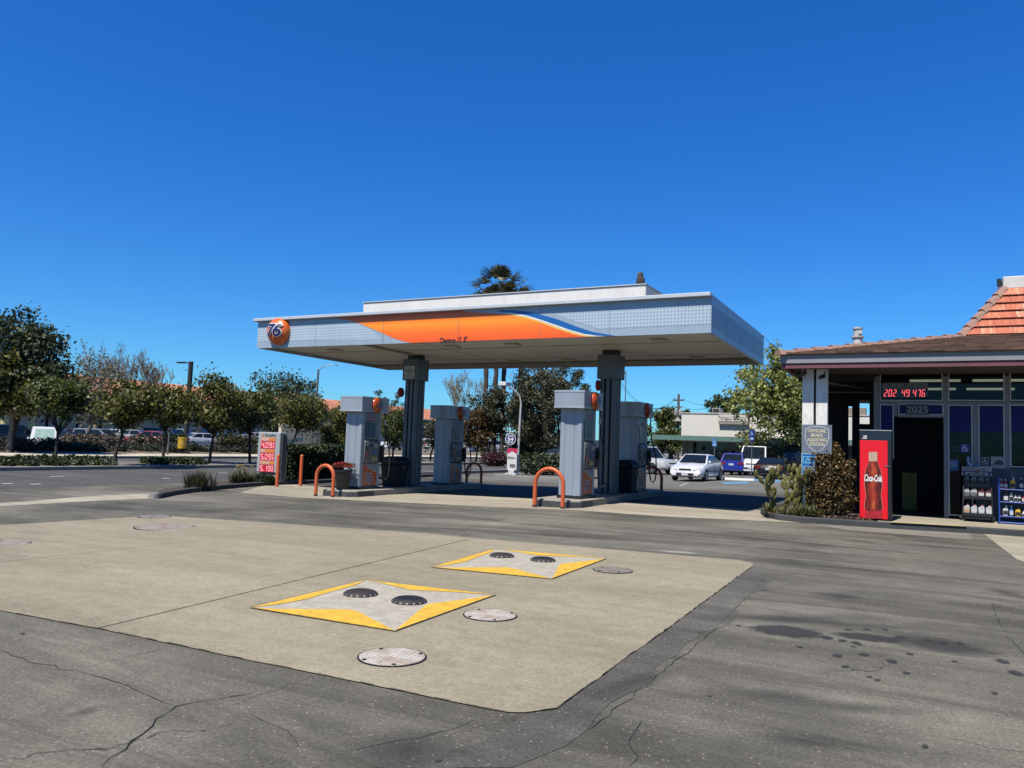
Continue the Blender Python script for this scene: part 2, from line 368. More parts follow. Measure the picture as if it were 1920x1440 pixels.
for i in range(0, len(slab)-1):
    a, c = slab[i], slab[i+1]
    if cr.random() < .6 and a[0] > -8.5 and a[1] < 10.2: strip(cb, [a, c], cr.uniform(.002, .006), 0.0125)
cb.build("asphalt_cracks", M_CRACK, kind='structure')
pb = MB()
sheet("asphalt_patch", jag(pix((1045, 1331), (1412, 1064), (1450, 1080), (1380, 1140), (1180, 1300), (1060, 1400), (960, 1440), (700, 1440), (900, 1395), (985, 1342)), .03, .2, 8), 0.003, A_PATCH)
def stain_mat(name, col, lo, hi, alpha, scale, stretch=(1, 1, 1)):
    mt, t, b, out = newmat(name); b.inputs['Base Color'].default_value = (*col, 1); b.inputs['Roughness'].default_value = 0.75
    g = nd(t, "ShaderNodeTexGradient", gradient_type='SPHERICAL'); gco = coord(t, 'Object'); t.links.new(gco, g.inputs[0])
    n = noise(t, mapping(t, coord(t, 'Object'), stretch), scale, 5, 0.65)
    f = mth(t, 'ADD', g.outputs[1], mth(t, 'MULTIPLY', mth(t, 'SUBTRACT', n, 0.5), 0.9))
    a = ramp(t, f, [(lo, 0.0), (hi, alpha)])
    tr = nd(t, "ShaderNodeBsdfTransparent"); mx = nd(t, "ShaderNodeMixShader")
    t.links.new(a, mx.inputs[0]); t.links.new(tr.outputs[0], mx.inputs[1]); t.links.new(b.outputs[0], mx.inputs[2]); t.links.new(mx.outputs[0], out.inputs[0])
    return mt
OIL = stain_mat("oil_stain_mat", (0.020, 0.019, 0.018), 0.22, 0.42, 0.68, 3.0)
OILS = stain_mat("oil_soft_mat", (0.022, 0.020, 0.018), 0.1, 0.6, 0.55, 3.2, (.6, 1.6, 1))
TYRE = stain_mat("tyre_mark_mat", (0.024, 0.023, 0.022), 0.12, 1.0, 0.42, 2.6, (0.3, 3.2, 1))
def stain(x0, y0, x1, y1, wpx, mt, off, name="oil_stain"):  # ellipse from (x0,y0) to (x1,y1) in the photo, width in metres
    a = G(x0, y0); c = G(x1, y1); d = c-a; L_ = d.length/2; mid = (a+c)/2
    n = 28; b = MB(); b.poly([(1.0*math.cos(2*math.pi*i/n), math.sin(2*math.pi*i/n), 0) for i in range(n)])
    o = b.build(name, mt, kind='structure'); o.location = (mid.x, mid.y, gz(mid.x)+off); o.scale = (L_, wpx/2, 1); o.rotation_euler = (0, 0, math.atan2(d.y, d.x)); return o
stain(1385, 1176, 1570, 1192, 0.62, OIL, 0.0045); stain(1540, 1186, 1720, 1206, 0.4, OIL, 0.0049); stain(1640, 1196, 1900, 1228, 0.7, OILS, 0.0053)
sr = random.Random(5)
for x, y, wd in ((1385, 1173, .07), (1500, 1213, .09), (1570, 1229, .16), (1620, 1227, .16), (1706, 1226, .12), (1590, 1180, .1), (1625, 1180, .1), (1580, 1201, .14), (1600, 1212, .07), (1612, 1209, .07), (1660, 1180, .07), (1672, 1240, .18), (1700, 1262, .12), (1630, 1269, .08), (1645, 1275, .09), (1605, 1205, .15), (1585, 1250, .12), (1690, 1195, .18), (1740, 1200, .12), (1770, 1205, .13), (1800, 1206, .14), (1550, 1195, .2), (1735, 1400, .1), (1880, 1240, .2), (1905, 1262, .22), (1865, 1300, .1), (1790, 1240, .09), (823, 1428, .07), (42, 1188, .05), (1330, 1305, .05)):
    stain(x-wd*90, y-1, x+wd*90, y+3, wd, OIL, 0.006, "oil_drop")
for q in ((1560, 1008, 1660, 1022, .7), (1590, 1012, 1930, 1040, .8), (1250, 1160, 1700, 1160, .5), (1270, 1148, 1860, 1190, .32), (1290, 1290, 1620, 1322, .4), (1400, 1318, 1800, 1338, .3), (1380, 1375, 1660, 1408, .3), (1020, 1335, 1300, 1245, .3), (1850, 1100, 1940, 1130, .35), (1500, 1110, 1640, 1125, .5), (1290, 1040, 1920, 1095, .5), (700, 985, 1400, 1028, .6), (1150, 985, 1800, 1045, .5), (560, 1440, 900, 1380, .7), (20, 940, 460, 965, .4), (640, 960, 1250, 1000, .6), (140, 1330, 180, 1340, .25)):
    stain(*q, TYRE, 0.0056+sr.random()*0.002, "tyre_mark")
# painted squares round the filler caps
def quad_uv(c):                                           # bilinear place inside a square given by its W, S, E, N corners
    return lambda u, v: (c[0]*(1-u)+c[1]*u)*(1-v)+(c[3]*(1-u)+c[2]*u)*v
SQ1 = [Vector((p[0], p[1], 0)) for p in pix((468, 1143), (740, 1187), (930, 1118), (685, 1090))]
SQ2 = [Vector((p[0], p[1], 0)) for p in pix((808, 1066), (1035, 1088), (1138, 1049), (927, 1031))]
def inv_uv(c, p):
    f = quad_uv(c); u = v = .5
    for _ in range(30):
        q = f(u, v); e = 1e-4; du = (f(u+e, v)-q)/e; dv = (f(u, v+e)-q)/e; r = p-q; det = du.x*dv.y-du.y*dv.x
        u += (r.x*dv.y-r.y*dv.x)/det; v += (du.x*r.y-du.y*r.x)/det
    return u, v
def zq(pts): return [inv_uv(SQ1, Vector((*q, 0))) for q in pix(*[(440+x/2.4, 1000+y/2.4) for x, y in pts])]
TRI = [[(0, 0), (1, 0)]+zq([(660, 415), (600, 385), (560, 362), (520, 351), (400, 350), (200, 349)]),
       [(1, 0), (1, 1)]+zq([(1080, 298), (980, 312), (870, 326), (835, 350), (780, 398)]),
       [(1, 1), (0, 1)]+zq([(650, 228), (720, 245), (790, 262), (880, 266), (1000, 272)]),
       [(0, 1), (0, 0)]+zq([(200, 327), (330, 302), (440, 268), (500, 252), (548, 238)])]
def painted_square(c):
    f = quad_uv(c); sheet("filler_square", [(p.x, p.y) for p in c], 0.013, M_WHT)
    for tr in TRI: sheet("filler_square_triangle", [(q.x, q.y) for q in (f(min(max(u, .003), .997), min(max(v, .003), .997)) for u, v in tr)], 0.017, M_YEL)
    jj = MB(); strip(jj, [(p.x, p.y) for p in c+[c[0]]], 0.008, 0.0205); jj.build("filler_square_joint", M_JOINT, kind='structure')
painted_square(SQ1); painted_square(SQ2)
M_RUST = M("rusty_iron", (0.055, 0.036, 0.028), 0.75, 0.3, var=0.45, scale=9, bmp=0.4, bscale=30)
M_BLKIRON = M("black_iron", (0.022, 0.021, 0.022), 0.6, 0.3, var=0.4, scale=9, bmp=0.3)
def rim_mat():                                            # black rim with worn white ticks round its foot
    mt, t, b, _ = newmat("ticked_rim"); co = coord(t); sp = nd(t, "ShaderNodeSeparateXYZ"); t.links.new(co, sp.inputs[0])
    an = mth(t, 'ARCTAN2', sp.outputs[1], sp.outputs[0]); s_ = mth(t, 'SINE', mth(t, 'MULTIPLY', an, 16)); f = mth(t, 'MULTIPLY', mth(t, 'GREATER_THAN', s_, 0.62), mth(t, 'LESS_THAN', sp.outputs[2], 0.016))
    f = mth(t, 'MULTIPLY', f, ramp(t, noise(t, co, 18), [(0.35, 0.0), (0.5, 0.9)]))
    c = mix(t, f, mix(t, noise(t, co, 9), (0.010, 0.010, 0.010), (0.028, 0.024, 0.022)), (0.20, 0.18, 0.155)); t.links.new(c, b.inputs['Base Color']); b.inputs['Roughness'].default_value = 0.6; return mt
RIM_MAT = rim_mat()
def filler_cap(x, y, top, label):
    p = G(x, y); r = 0.165; t = thing("filler_cap", label, "filler cap", (p.x, p.y, gz(p.x)+0.017), 0, "raised caps over the fuel tanks")
    b = MB(); b.lathe([(r, 0), (r*0.985, 0.010), (r*0.84, 0.026), (r*0.78, 0.030)], n=32); b.build("rim", RIM_MAT, t, smooth=True, autosmooth=30)
    b = MB(); b.lathe([(r*0.77, 0.026), (r*0.72, 0.033), (r*0.3, 0.036), (0.001, 0.036)], n=28); b.box(-r*.25, r*.25, -r*.06, r*.06, .035, .040); b.build("lid", top, t, smooth=True, autosmooth=30)
filler_cap(676, 1117, M_RUST, "rusty brown raised cap in the larger, nearer yellow square")
filler_cap(767, 1131, M_BLKIRON, "black raised cap in the larger, nearer yellow square")
filler_cap(941, 1045, M_RUST, "rusty brown raised cap in the smaller, farther yellow square")
filler_cap(1018, 1053, M_BLKIRON, "black raised cap in the smaller, farther yellow square")
def tread_mat(name, a, b_, rust, k):
    mt, t, b, _ = newmat(name); co = coord(t); sp = nd(t, "ShaderNodeSeparateXYZ"); t.links.new(mapping(t, co, (k, k, k), (0, 0, R(45))), sp.inputs[0])
    s1 = mth(t, 'SINE', sp.outputs[0]); s2 = mth(t, 'SINE', sp.outputs[1]); f = mth(t, 'GREATER_THAN', mth(t, 'MULTIPLY', s1, s2), -0.12)
    c = mix(t, f, a, b_); c = mix(t, ramp(t, noise(t, co, 6, 5), [(0.42, 0.0), (0.62, 0.75)]), c, rust)
    t.links.new(c, b.inputs['Base Color']); b.inputs['Roughness'].default_value = 0.6; b.inputs['Metallic'].default_value = 0.25
    bump(t, b, f, 0.5, 0.006); return mt
TR1 = tread_mat("tread_white", (0.19, 0.175, 0.15), (0.56, 0.52, 0.45), (0.26, 0.18, 0.12), 150)
TR2 = tread_mat("tread_rusty", (0.12, 0.095, 0.078), (0.37, 0.32, 0.27), (0.20, 0.12, 0.085), 150)
TR3 = tread_mat("tread_grey", (0.10, 0.092, 0.08), (0.26, 0.24, 0.205), (0.15, 0.115, 0.085), 150)
def manhole(x, y, r, mt, label):
    p = G(x, y); t = thing("manhole_cover", label, "manhole cover", (p.x, p.y, gz(p.x)+0.009), 0, "flat round covers in the concrete")
    b = MB(); b.lathe([(r, 0), (r, 0.006), (r*0.955, 0.006)], n=40); b.build("ring", M_BLKIRON, t)
    b = MB(); b.lathe([(r*0.95, 0.001), (r*0.95, 0.008), (0.001, 0.0085)], n=40); b.build("plate", mt, t)
    for a in (0.9, 2.6, 4.2, 5.4): b = MB(); b.lathe([(0.014, 0), (0.014, 0.013), (0.001, 0.013)], (r*.86*math.cos(a), r*.86*math.sin(a), 0), n=8); b.build("bolt", M_BLKIRON, t)
manhole(735, 1235, 0.235, TR1, "white flecked cover nearest of all, between the painted square and the asphalt")
manhole(919, 1156, 0.235, TR1, "pale rusty cover touching the corner of the nearer yellow square")
manhole(1149, 1071, 0.24, TR3, "dull grey cover beside the corner of the farther yellow square")
manhole(310, 990, 0.48, TR2, "wide reddish cover near the far end of the concrete, by the driveway")
manhole(0, 1021, 0.36, TR2, "rusty ribbed cover only half in view")
manhole(290, 970, 0.30, TR3, "thin grey cover on the far edge of the concrete, behind the reddish one")
stain(1210, 1032, 1335, 1040, .45, stain_mat("worn_patch_mat", (0.24, 0.225, 0.19), 0.1, 0.7, 0.8, 3.0), 0.0062, "worn_patch")
# ---------------------------------------------------------------- kerbs, planters, street edges
def kerb(name, pts, wdt, hgt, mt, base=0.0):
    pts = [Vector((p[0], p[1], 0)) for p in pts]; b = MB(); prof = [(-wdt/2, 0), (-wdt/2, hgt-.02), (-wdt/2+.02, hgt), (wdt/2-.02, hgt), (wdt/2, hgt-.02), (wdt/2, 0)]
    dense = []
    for a, c in zip(pts, pts[1:]):
        n = max(1, int((c-a).length/1.5)); dense += [a+(c-a)*i/n for i in range(n)]
    pts = dense+[pts[-1]]; k = len(prof); vs = []; fs = []
    for i, p in enumerate(pts):
        d = (pts[min(i+1, len(pts)-1)]-pts[max(i-1, 0)]).normalized(); s_ = Vector((d.y, -d.x, 0))
        for ox, oz in prof:
            q = p+s_*ox; q.z = gz(q.x)+oz+base-(0.05 if oz == 0 else 0); vs.append(q)
    for i in range(len(pts)-1):
        for j in range(k): fs.append((i*k+j, i*k+(j+1) % k, (i+1)*k+(j+1) % k, (i+1)*k+j))
    fs += [tuple(range(k-1, -1, -1)), tuple((len(pts)-1)*k+j for j in range(k))]
    b.add(vs, fs); return b.build(name, mt, kind='structure')
kl = pix((297, 934), (320, 929), (352, 924), (405, 918), (450, 914), (485, 911), (545, 908), (600, 906))
kl = kl + [(-20.0, 25.5), (-20.2, 33.0)]
kerb("planter_kerb", kl, 0.16, 0.13, C_DKERB)
b = MB(); p = kl[0]; b.tube([(p[0]-.0, p[1]-.12, gz(p[0])-.05), (p[0], p[1]-.12, gz(p[0])+.13)], [.16, .14], 12); b.build("kerb_end", C_KERB, kind='structure', smooth=True)
sheet("planter_soil", kl+[(-21.6, 33), (-21.6, 21), (-20.4, 17.5), (-18.6, 14.6)], 0.05, M("mulch", (0.075, 0.05, 0.035), 0.95, var=0.5, scale=8, bmp=0.8, bscale=14))
kerb("station_street_kerb", [(-21.7, 21.5), (-21.7, 60)], 0.16, 0.13, C_KERB)
kerb("median_kerb_near", [(-30.0, -30), (-30.0, 150)], 0.18, 0.15, C_KERB)
kerb("median_kerb_far", [(-33.8, -30), (-33.8, 150)], 0.18, 0.15, C_KERB)
sheet("median", [(-33.72, -30), (-30.08, -30), (-30.08, 150), (-33.72, 150)], 0.12, concrete("shaded_median_concrete", (0.20, 0.185, 0.155), (0.33, 0.30, 0.245), 0.9))  # tree shade put into the darker concrete colour
kerb("far_kerb", [(-41.0, -40), (-41.0, 170)], 0.18, 0.15, C_KERB)
sheet("far_sidewalk", [(-45.2, -40), (-41.08, -40), (-41.08, 170), (-45.2, 170)], 0.135, C_WALK)
mk = MB()
def dash(u, v, lu, lv, off=0.006):
    z = gz(u)+off; mk.poly([(u-lu/2, v-lv/2, z), (u+lu/2, v-lv/2, z), (u+lu/2, v+lv/2, z), (u-lu/2, v+lv/2, z)])
for k in range(24): dash(-37.4, 14+k*3.6, .16, .55); dash(-26.1, 2+k*7.2, .14, .5)
for k in range(40): dash(-34.6, 10+k*2.2, .14, .4)
for x, y in ((14, 907), (311, 897), (66, 908), (450, 887)): q = G(x, y); dash(q.x, q.y, .16, .3)
mk.build("lane_markers", M("lane_white", (0.75, 0.74, 0.70), 0.6), kind='structure')
# right hand parking: blue bay, wheel stop, lines
sheet("accessible_bay", pix((1352, 904), (1405, 903), (1402, 907), (1358, 908)), 0.006, M_BLUEPAINT)
sheet("accessible_bay_hatch", pix((1402, 896), (1462, 897), (1464, 905), (1400, 901)), 0.006, M_BLUEPAINT)
for q in ((1318, 905, 1345, 901), (1440, 912, 1452, 903), (1275, 912, 1290, 905)):
    a = G(q[0], q[1]); c = G(q[2], q[3]); bb = MB(); strip(bb, [(a.x, a.y), (c.x, c.y)], .1, .007); bb.build("bay_line", M_WHT, kind='structure')
a = G(1362, 900); t = thing("wheel_stop", "long white concrete wheel stop in front of the blue painted bay", "wheel stop", (a.x+.62, a.y+.1, gz(a.x)))
b = MB(); b.prism([(-.82, -.09, 0), (-.82, .09, 0), (-.82, .05, .13), (-.82, -.05, .13)], (1.64, 0, 0)); b.build("stop_block", M("stop_white", (0.78, 0.77, 0.73), 0.7, dirt=0.3), t, bevel=.012)
for x in (-.6, .6): b = MB(); b.lathe([(.02, .12), (.02, .137), (.001, .138)], (x, 0, 0), n=8); b.build("pin", M_BLKIRON, t)
# ---------------------------------------------------------------- the pump canopy
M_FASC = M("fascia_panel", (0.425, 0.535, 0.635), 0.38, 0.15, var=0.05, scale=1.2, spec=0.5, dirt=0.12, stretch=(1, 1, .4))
M_CAP = M("cap_trim", (0.66, 0.70, 0.74), 0.4, 0.2, var=0.05)
M_SOF = M("soffit_panel", (0.80, 0.765, 0.66), 0.55, var=0.08, scale=0.8, dirt=0.15)
M_GREY = M("pump_grey", (0.42, 0.48, 0.55), 0.42, 0.2, var=0.05, scale=1.5, dirt=0.08)
M_COLM = M("column_grey", (0.145, 0.175, 0.20), 0.5, 0.2, var=0.08, scale=2)
M_COLD = M("column_groove", (0.035, 0.038, 0.045), 0.6)
M_ORANGE = M("orange_gloss", (0.80, 0.155, 0.018), 0.3, var=0.06, coat=0.4)
M_SAFETY = M("safety_orange", (0.70, 0.13, 0.03), 0.5, var=0.12, scale=6, dirt=0.18)
M_NAVY = M("logo_navy", (0.012, 0.018, 0.17), 0.4)
M_LWHITE = M("letter_white", (0.82, 0.82, 0.80), 0.5, var=0.04)
M_BLACK = M("letter_black", (0.015, 0.015, 0.017), 0.5)
M_BLKPL = M("black_plastic", (0.016, 0.017, 0.019), 0.42, var=0.2)
M_RUBBER = M("rubber", (0.014, 0.014, 0.015), 0.65)
M_STEEL = M("steel", (0.45, 0.46, 0.47), 0.35, 0.8)
M_REDLED = EM("led_red", (1.0, 0.10, 0.13), 1.6)
def dots_mat(name, base, dot, k):
    mt, t, b, _ = newmat(name); co = coord(t); sp = nd(t, "ShaderNodeSeparateXYZ"); t.links.new(co, sp.inputs[0])
    s1 = mth(t, 'SINE', mth(t, 'MULTIPLY', mth(t, 'ADD', sp.outputs[0], sp.outputs[2]), k)); s2 = mth(t, 'SINE', mth(t, 'MULTIPLY', mth(t, 'SUBTRACT', sp.outputs[0], sp.outputs[2]), k))
    f = ramp(t, mth(t, 'MULTIPLY', s1, s2), [(0.08, 0.0), (0.3, 1.0)])
    c = mix(t, f, base, dot); c = mix(t, 1.0, c, ramp(t, noise(t, co, 1.1), [(0.3, .95), (0.7, 1.05)]), 'MULTIPLY')
    t.links.new(c, b.inputs['Base Color']); b.inputs['Roughness'].default_value = 0.4; return mt
M_DOTS = dots_mat("perforated_print", A_((0.50, 0.62, 0.73)), A_((0.36, 0.46, 0.57)), 2*math.pi/0.165)
def swoosh_mat():
    mt, t, b, _ = newmat("orange_banner"); co = coord(t); sp = nd(t, "ShaderNodeSeparateXYZ"); t.links.new(co, sp.inputs[0])
    z = mth(t, 'DIVIDE', mth(t, 'SUBTRACT', sp.outputs[2], 4.17), 0.83)
    c = ramp(t, z, [(0.0, (0.62, 0.075, 0.006)), (0.35, (0.65, 0.12, 0.008)), (0.62, (0.68, 0.22, 0.012)), (0.8, (0.64, 0.13, 0.008)), (1.0, (0.42, 0.06, 0.006))])
    c = mix(t, 1.0, c, ramp(t, noise(t, co, 0.9), [(0.3, .96), (0.7, 1.04)]), 'MULTIPLY')
    t.links.new(c, b.inputs['Base Color']); b.inputs['Roughness'].default_value = 0.35; return mt
X0, X1, V0, V1, ZC, ZT = -18.28, -4.14, 17.53, 24.35, 4.17, 5.0
cn = thing("pump_canopy", "wide flat fuel pump canopy with a grey fascia and orange swoosh on two columns", "canopy", (0, 0, 0))
b = MB(); T = 0.1
b.box(X0, X1, V0, V0+T, ZC, ZT); b.build("front_fascia", M_FASC, cn)
b = MB(); b.box(X1-T, X1, V0+T+.002, V1-T-.002, ZC, ZT+.06); b.build("right_fascia", M_FASC, cn)
b = MB(); b.box(X0, X0+T, V0+T+.002, V1-T-.002, ZC, ZT); b.build("left_fascia", M_FASC, cn)
b = MB(); b.box(X0, X1, V1-T, V1, ZC, ZT); b.build("back_fascia", M_FASC, cn)
b = MB(); b.box(X0-.1, X1-.002, V0-.13, V0+T-.01, ZT+.002, ZT+.095); b.box(X0-.1, X0+T, V0+T-.008, V1+.05, ZT+.002, ZT+.095); b.box(X0+T+.003, X1-.002, V1-T, V1+.05, ZT+.002, ZT+.095); b.build("cap_trim", M_CAP, cn, bevel=.012)
b = MB(); b.box(X0+T+.003, X1-T-.003, V0+T+.003, V1-T-.003, ZC+.10, ZC+.16)
b.build("soffit", M_SOF, cn)
b = MB()
for u in (-12.6,): b.box(u-.01, u+.01, V0+T+.01, V1-T-.01, ZC+.094, ZC+.098)
for v in (19.6, 22.3): b.box(X0+T+.01, X1-T-.01, v-.012, v+.012, ZC+.085, ZC+.093)
b.box(X0+T+.01, X1-T-.01, 23.4, V1-T-.01, ZC+.02, ZC+.08)
b.box(-14.45, -14.35, V0+T+.01, 20.4, ZC+.03, ZC+.08)
b.build("soffit_seams", M("soffit_seam", (0.44, 0.40, 0.32), 0.7), cn)
b = MB(); b.box(X0+T+.003, X1-T-.003, V0+T+.003, V1-T-.003, ZT-.06, ZT+.02); b.build("deck", M("canopy_deck", (0.45, 0.44, 0.42), 0.8), cn)
for u in (-16.4, -12, -10, -5.8):
    for v in (19.0, 22.9): b = MB(); b.box(u-.2, u+.2, v-.2, v+.2, ZC+.06, ZC+.092); b.build("light_fixture", M("fixture_grey", (0.62, 0.57, 0.46), 0.5), cn, bevel=.02)
b = MB(); b.box(-14.95, -6.02, 18.5, 22.2, ZT+.1, 5.6); b.build("roof_box", M("roof_box_white", (0.76, 0.755, 0.735), 0.7, var=0.06, scale=1.4, dirt=0.16, stretch=(3, 3, .3)), cn, bevel=.015)
b = MB(); b.box(-14.97, -6.0, 18.47, 18.497, ZT+.1, 5.215); b.build("roof_box_flashing", M("flashing_rust", (0.62, 0.36, 0.29), 0.8, var=0.25, scale=6), cn)
b = MB(); b.box(-14.97, -6.0, 18.47, 22.23, 5.602, 5.625); b.build("roof_box_coping", M_CAP, cn)
b = MB(); b.box(X1+.0005, X1+.003, V0+.12, V1-.12, ZC+.16, ZT-.17); b.build("side_band", M("side_band_blue", (0.27, 0.36, 0.46), .4, var=.06, scale=2), cn)  # band in a darker blue-grey than the fascia panels
# print on the front fascia
def fpts(q): return [Vector((p.x, 0, p.z)) for p in (Vp(x, y, V0) for x, y in q)]
def fplate(name, q, lift, mt):
    pts = fpts(q); pts = [Vector((min(max(p.x, X0+.004), X1-.004), V0-lift, min(max(p.z, ZC+.004), ZT-.004))) for p in pts]
    bb = MB(); bb.prism(pts[::-1], (0, .002, 0)); return bb.build(name, mt, cn)
z1 = lambda a: [(460+x*.2708, 480+y*.2708) for x, y in a]
z2 = lambda a: [(960+x*.2708, 480+y*.2708) for x, y in a]
fplate("perforated_band_left", z1([(85, 492), (400, 480), (700, 462), (770, 470), (850, 500), (900, 535), (945, 575), (950, 577), (85, 590)]), .004, M_DOTS)
fplate("perforated_band_right", z2([(290, 402), (800, 372), (1384, 335), (1384, 470), (600, 507), (560, 490), (400, 440)]), .004, M_DOTS)
def inzone(q): return q
top = [(620+i*25, 560) for i in range(10)]
fplate("orange_banner", z1([(620, 430), (740, 452), (800, 470), (850, 492), (900, 512), (950, 535), (1000, 558), (1050, 578), (1100, 592), (1150, 602)]) + z2([(0, 590), (560, 566), (500, 557), (420, 540), (300, 500), (200, 462), (100, 430), (0, 412), (-70, 402), (-150, 395), (-240, 390), (-330, 386)]) + [(868, 575), (700, 580)], .004, swoosh_mat())
fplate("yellow_edge", z2([(-70, 402), (0, 412), (100, 430), (200, 462), (300, 500), (420, 540), (500, 557), (560, 566), (600, 564), (530, 552), (440, 532), (310, 490), (205, 452), (100, 421), (0, 404)]), .005, M("banner_yellow", (0.90, 0.62, 0.16), 0.4))
fplate("white_stripe", z2([(-70, 400), (0, 404), (100, 421), (205, 452), (310, 490), (440, 532), (530, 552), (600, 564), (640, 562), (590, 551), (500, 538), (400, 510), (300, 474), (200, 440), (100, 410), (0, 392)]), .006, M("banner_white", (0.80, 0.83, 0.85), 0.4))
fplate("blue_stripe", z2([(-110, 383), (0, 392), (100, 411), (200, 441), (300, 475), (400, 511), (500, 539), (590, 552), (720, 557), (560, 526), (450, 490), (320, 440), (200, 405), (100, 386), (0, 377), (-60, 375)]), .007, M("banner_blue", (0.015, 0.15, 0.50), 0.35))
for u in (-15.9, -13.4, -10.9, -8.45, -6.6): b = MB(); b.box(u-.004, u+.004, V0-.009, V0-.0075, ZC+.01, ZT-.01); b.build("panel_joint", M("joint_grey", (0.24, 0.27, 0.31), 0.6), cn)
for v in (19.2, 20.9, 22.6): b = MB(); b.box(X1+.0035, X1+.005, v-.004, v+.004, ZC+.01, ZT); b.build("panel_joint", M("joint_grey", (0.24, 0.27, 0.31), 0.6), cn)
pc = Vp(850, 641, V0); b = MB(); b.text("Clearance 13'  8\"", (pc.x, V0-.005, pc.z-.03), (1, 0, 0), (0, 0, 1), width=Vp(876, 637, V0).x-Vp(825, 640, V0).x, height=.16, offset=.028, lift=.006)
b.build("clearance_lettering", M_BLACK, cn)
def column(u, grp):
    z0 = gz(u); v = 20.94; h = .235
    b = MB(); b.box(u-h*.62, u+h*.62, v-h*.62, v+h*.62, z0-.05, 3.5)
    core = b.build("column", M_COLD, cn)
    b = MB()
    for sx in (-1, 1):
        for sy in (-1, 1): b.box(u+sx*h-(.125 if sx > 0 else 0), u+sx*h+(.125 if sx < 0 else 0), v+sy*h-(.125 if sy > 0 else 0), v+sy*h+(.125 if sy < 0 else 0), z0-.05, 3.48)
    for a, c in (((-.055, .055), (-h, -h+.1)), ((-.055, .055), (h-.1, h)), ((-h, -h+.1), (-.055, .055)), ((h-.1, h), (-.055, .055))): b.box(u+a[0], u+a[1], v+c[0], v+c[1], z0-.05, 3.48)
    b.build("cladding", M_COLM, core, bevel=.012)
    b = MB(); b.box(u-.31, u+.31, v-.31, v+.31, 3.43, 4.12); b.build("head_box", M_COLM, core, bevel=.012)
    b = MB(); b.box(u-.2, u+.2, v-.2, v+.2, 4.121, 4.262); b.build("neck", M_COLD, core)
    b = MB(); b.box(u-.36, u+.36, v-.36, v+.36, z0+.18, z0+.215); b.build("base_plate", M_COLD, core)
UC = (-14.6, -7.80)
for u in UC: column(u, None)
def sgn(name, label, cat, o, X, Y, w_, h_, back, parts, post=None, t=.01, edge=None, group=None, border=.0):
    o = Vector(o); r = thing(name, label, cat, o, 0, group); X = Vector(X); Y = Vector(Y); b = MB(); b.plate((0, 0, 0), X, Y, -w_/2, w_/2, -h_/2, h_, t) if False else b.plate((0, 0, 0), X, Y, -w_/2, w_/2, -h_/2, h_/2, t)
    b.build("panel", back, r)
    if edge:
        b = MB(); e = border or min(w_, h_)*.03
        for a in ((-w_/2, w_/2, h_/2-e, h_/2), (-w_/2, w_/2, -h_/2, -h_/2+e), (-w_/2, -w_/2+e, -h_/2+e, h_/2-e), (w_/2-e, w_/2, -h_/2+e, h_/2-e)): b.plate((0, 0, 0), X, Y, *a, t+.002)
        b.build("border", edge, r)
    return r
UX, UY = (1, 0, 0), (0, 0, 1)                               # faces the road in front (towards -v)
p = Vp(768, 698, 20.62); r = sgn("no_smoking_notice", "white notice in small black capitals on a canopy column's head box", "notice", (p.x, 20.617, p.z), UX, UY, .40, .40, M("notice_white", (0.62, 0.62, 0.58), 0.6), None)
b = MB()
for i, s_ in enumerate(("NO", "SMOKING", "STOP", "MOTOR")): b.text(s_, (0, -.011, .105-i*.09), UX, UY, height=.075, width=(.13, .36, .22, .3)[i], offset=.01, lift=.003)
b.build("lettering", M_BLACK, r)
def pump_number(u, v, z, txt, label):
    r = thing("pump_number", label, "number sign", (u, v, z), R(90), "red pump number discs"); s_ = .15
    b = MB(); b.lathe([(.155, -.03), (.155, .02), (.14, .035), (.001, .04)], n=28, X=UX, Y=UY, Z=(0, -1, 0)); b.build("disc", M("dark_red", (0.33, 0.03, 0.02), 0.4), r, smooth=True)
    b = MB(); b.text(txt, (0, -.042, -.07), UX, UY, height=.15, offset=.012); b.build("digits", M("pale_red", (0.62, 0.22, 0.2), 0.5), r)
p = Vp(757, 736, 20.70); pump_number(UC[0]-.33, 20.63, p.z, "13", "small red disc with 13 on a canopy column")
p = Vp(1127, 723, 20.70); pump_number(UC[1]-.26, 20.63, p.z, "1", "small red disc with 1 on a canopy column")
def ball(name, label, cat, loc, rz, rad, depth, grp, lo=True):
    r = thing(name, label, cat, loc, rz, grp); n = 36; prof = [(rad*math.cos(a), depth*math.sin(a)) for a in [i*math.pi/2/9 for i in range(9)]]+[(.001, depth)]
    b = MB(); b.lathe([(rad, -.03)]+prof, n=n, X=UX, Y=UY, Z=(0, -1, 0)); b.build("shell", M_ORANGE, r, smooth=True, autosmooth=60)
    return r
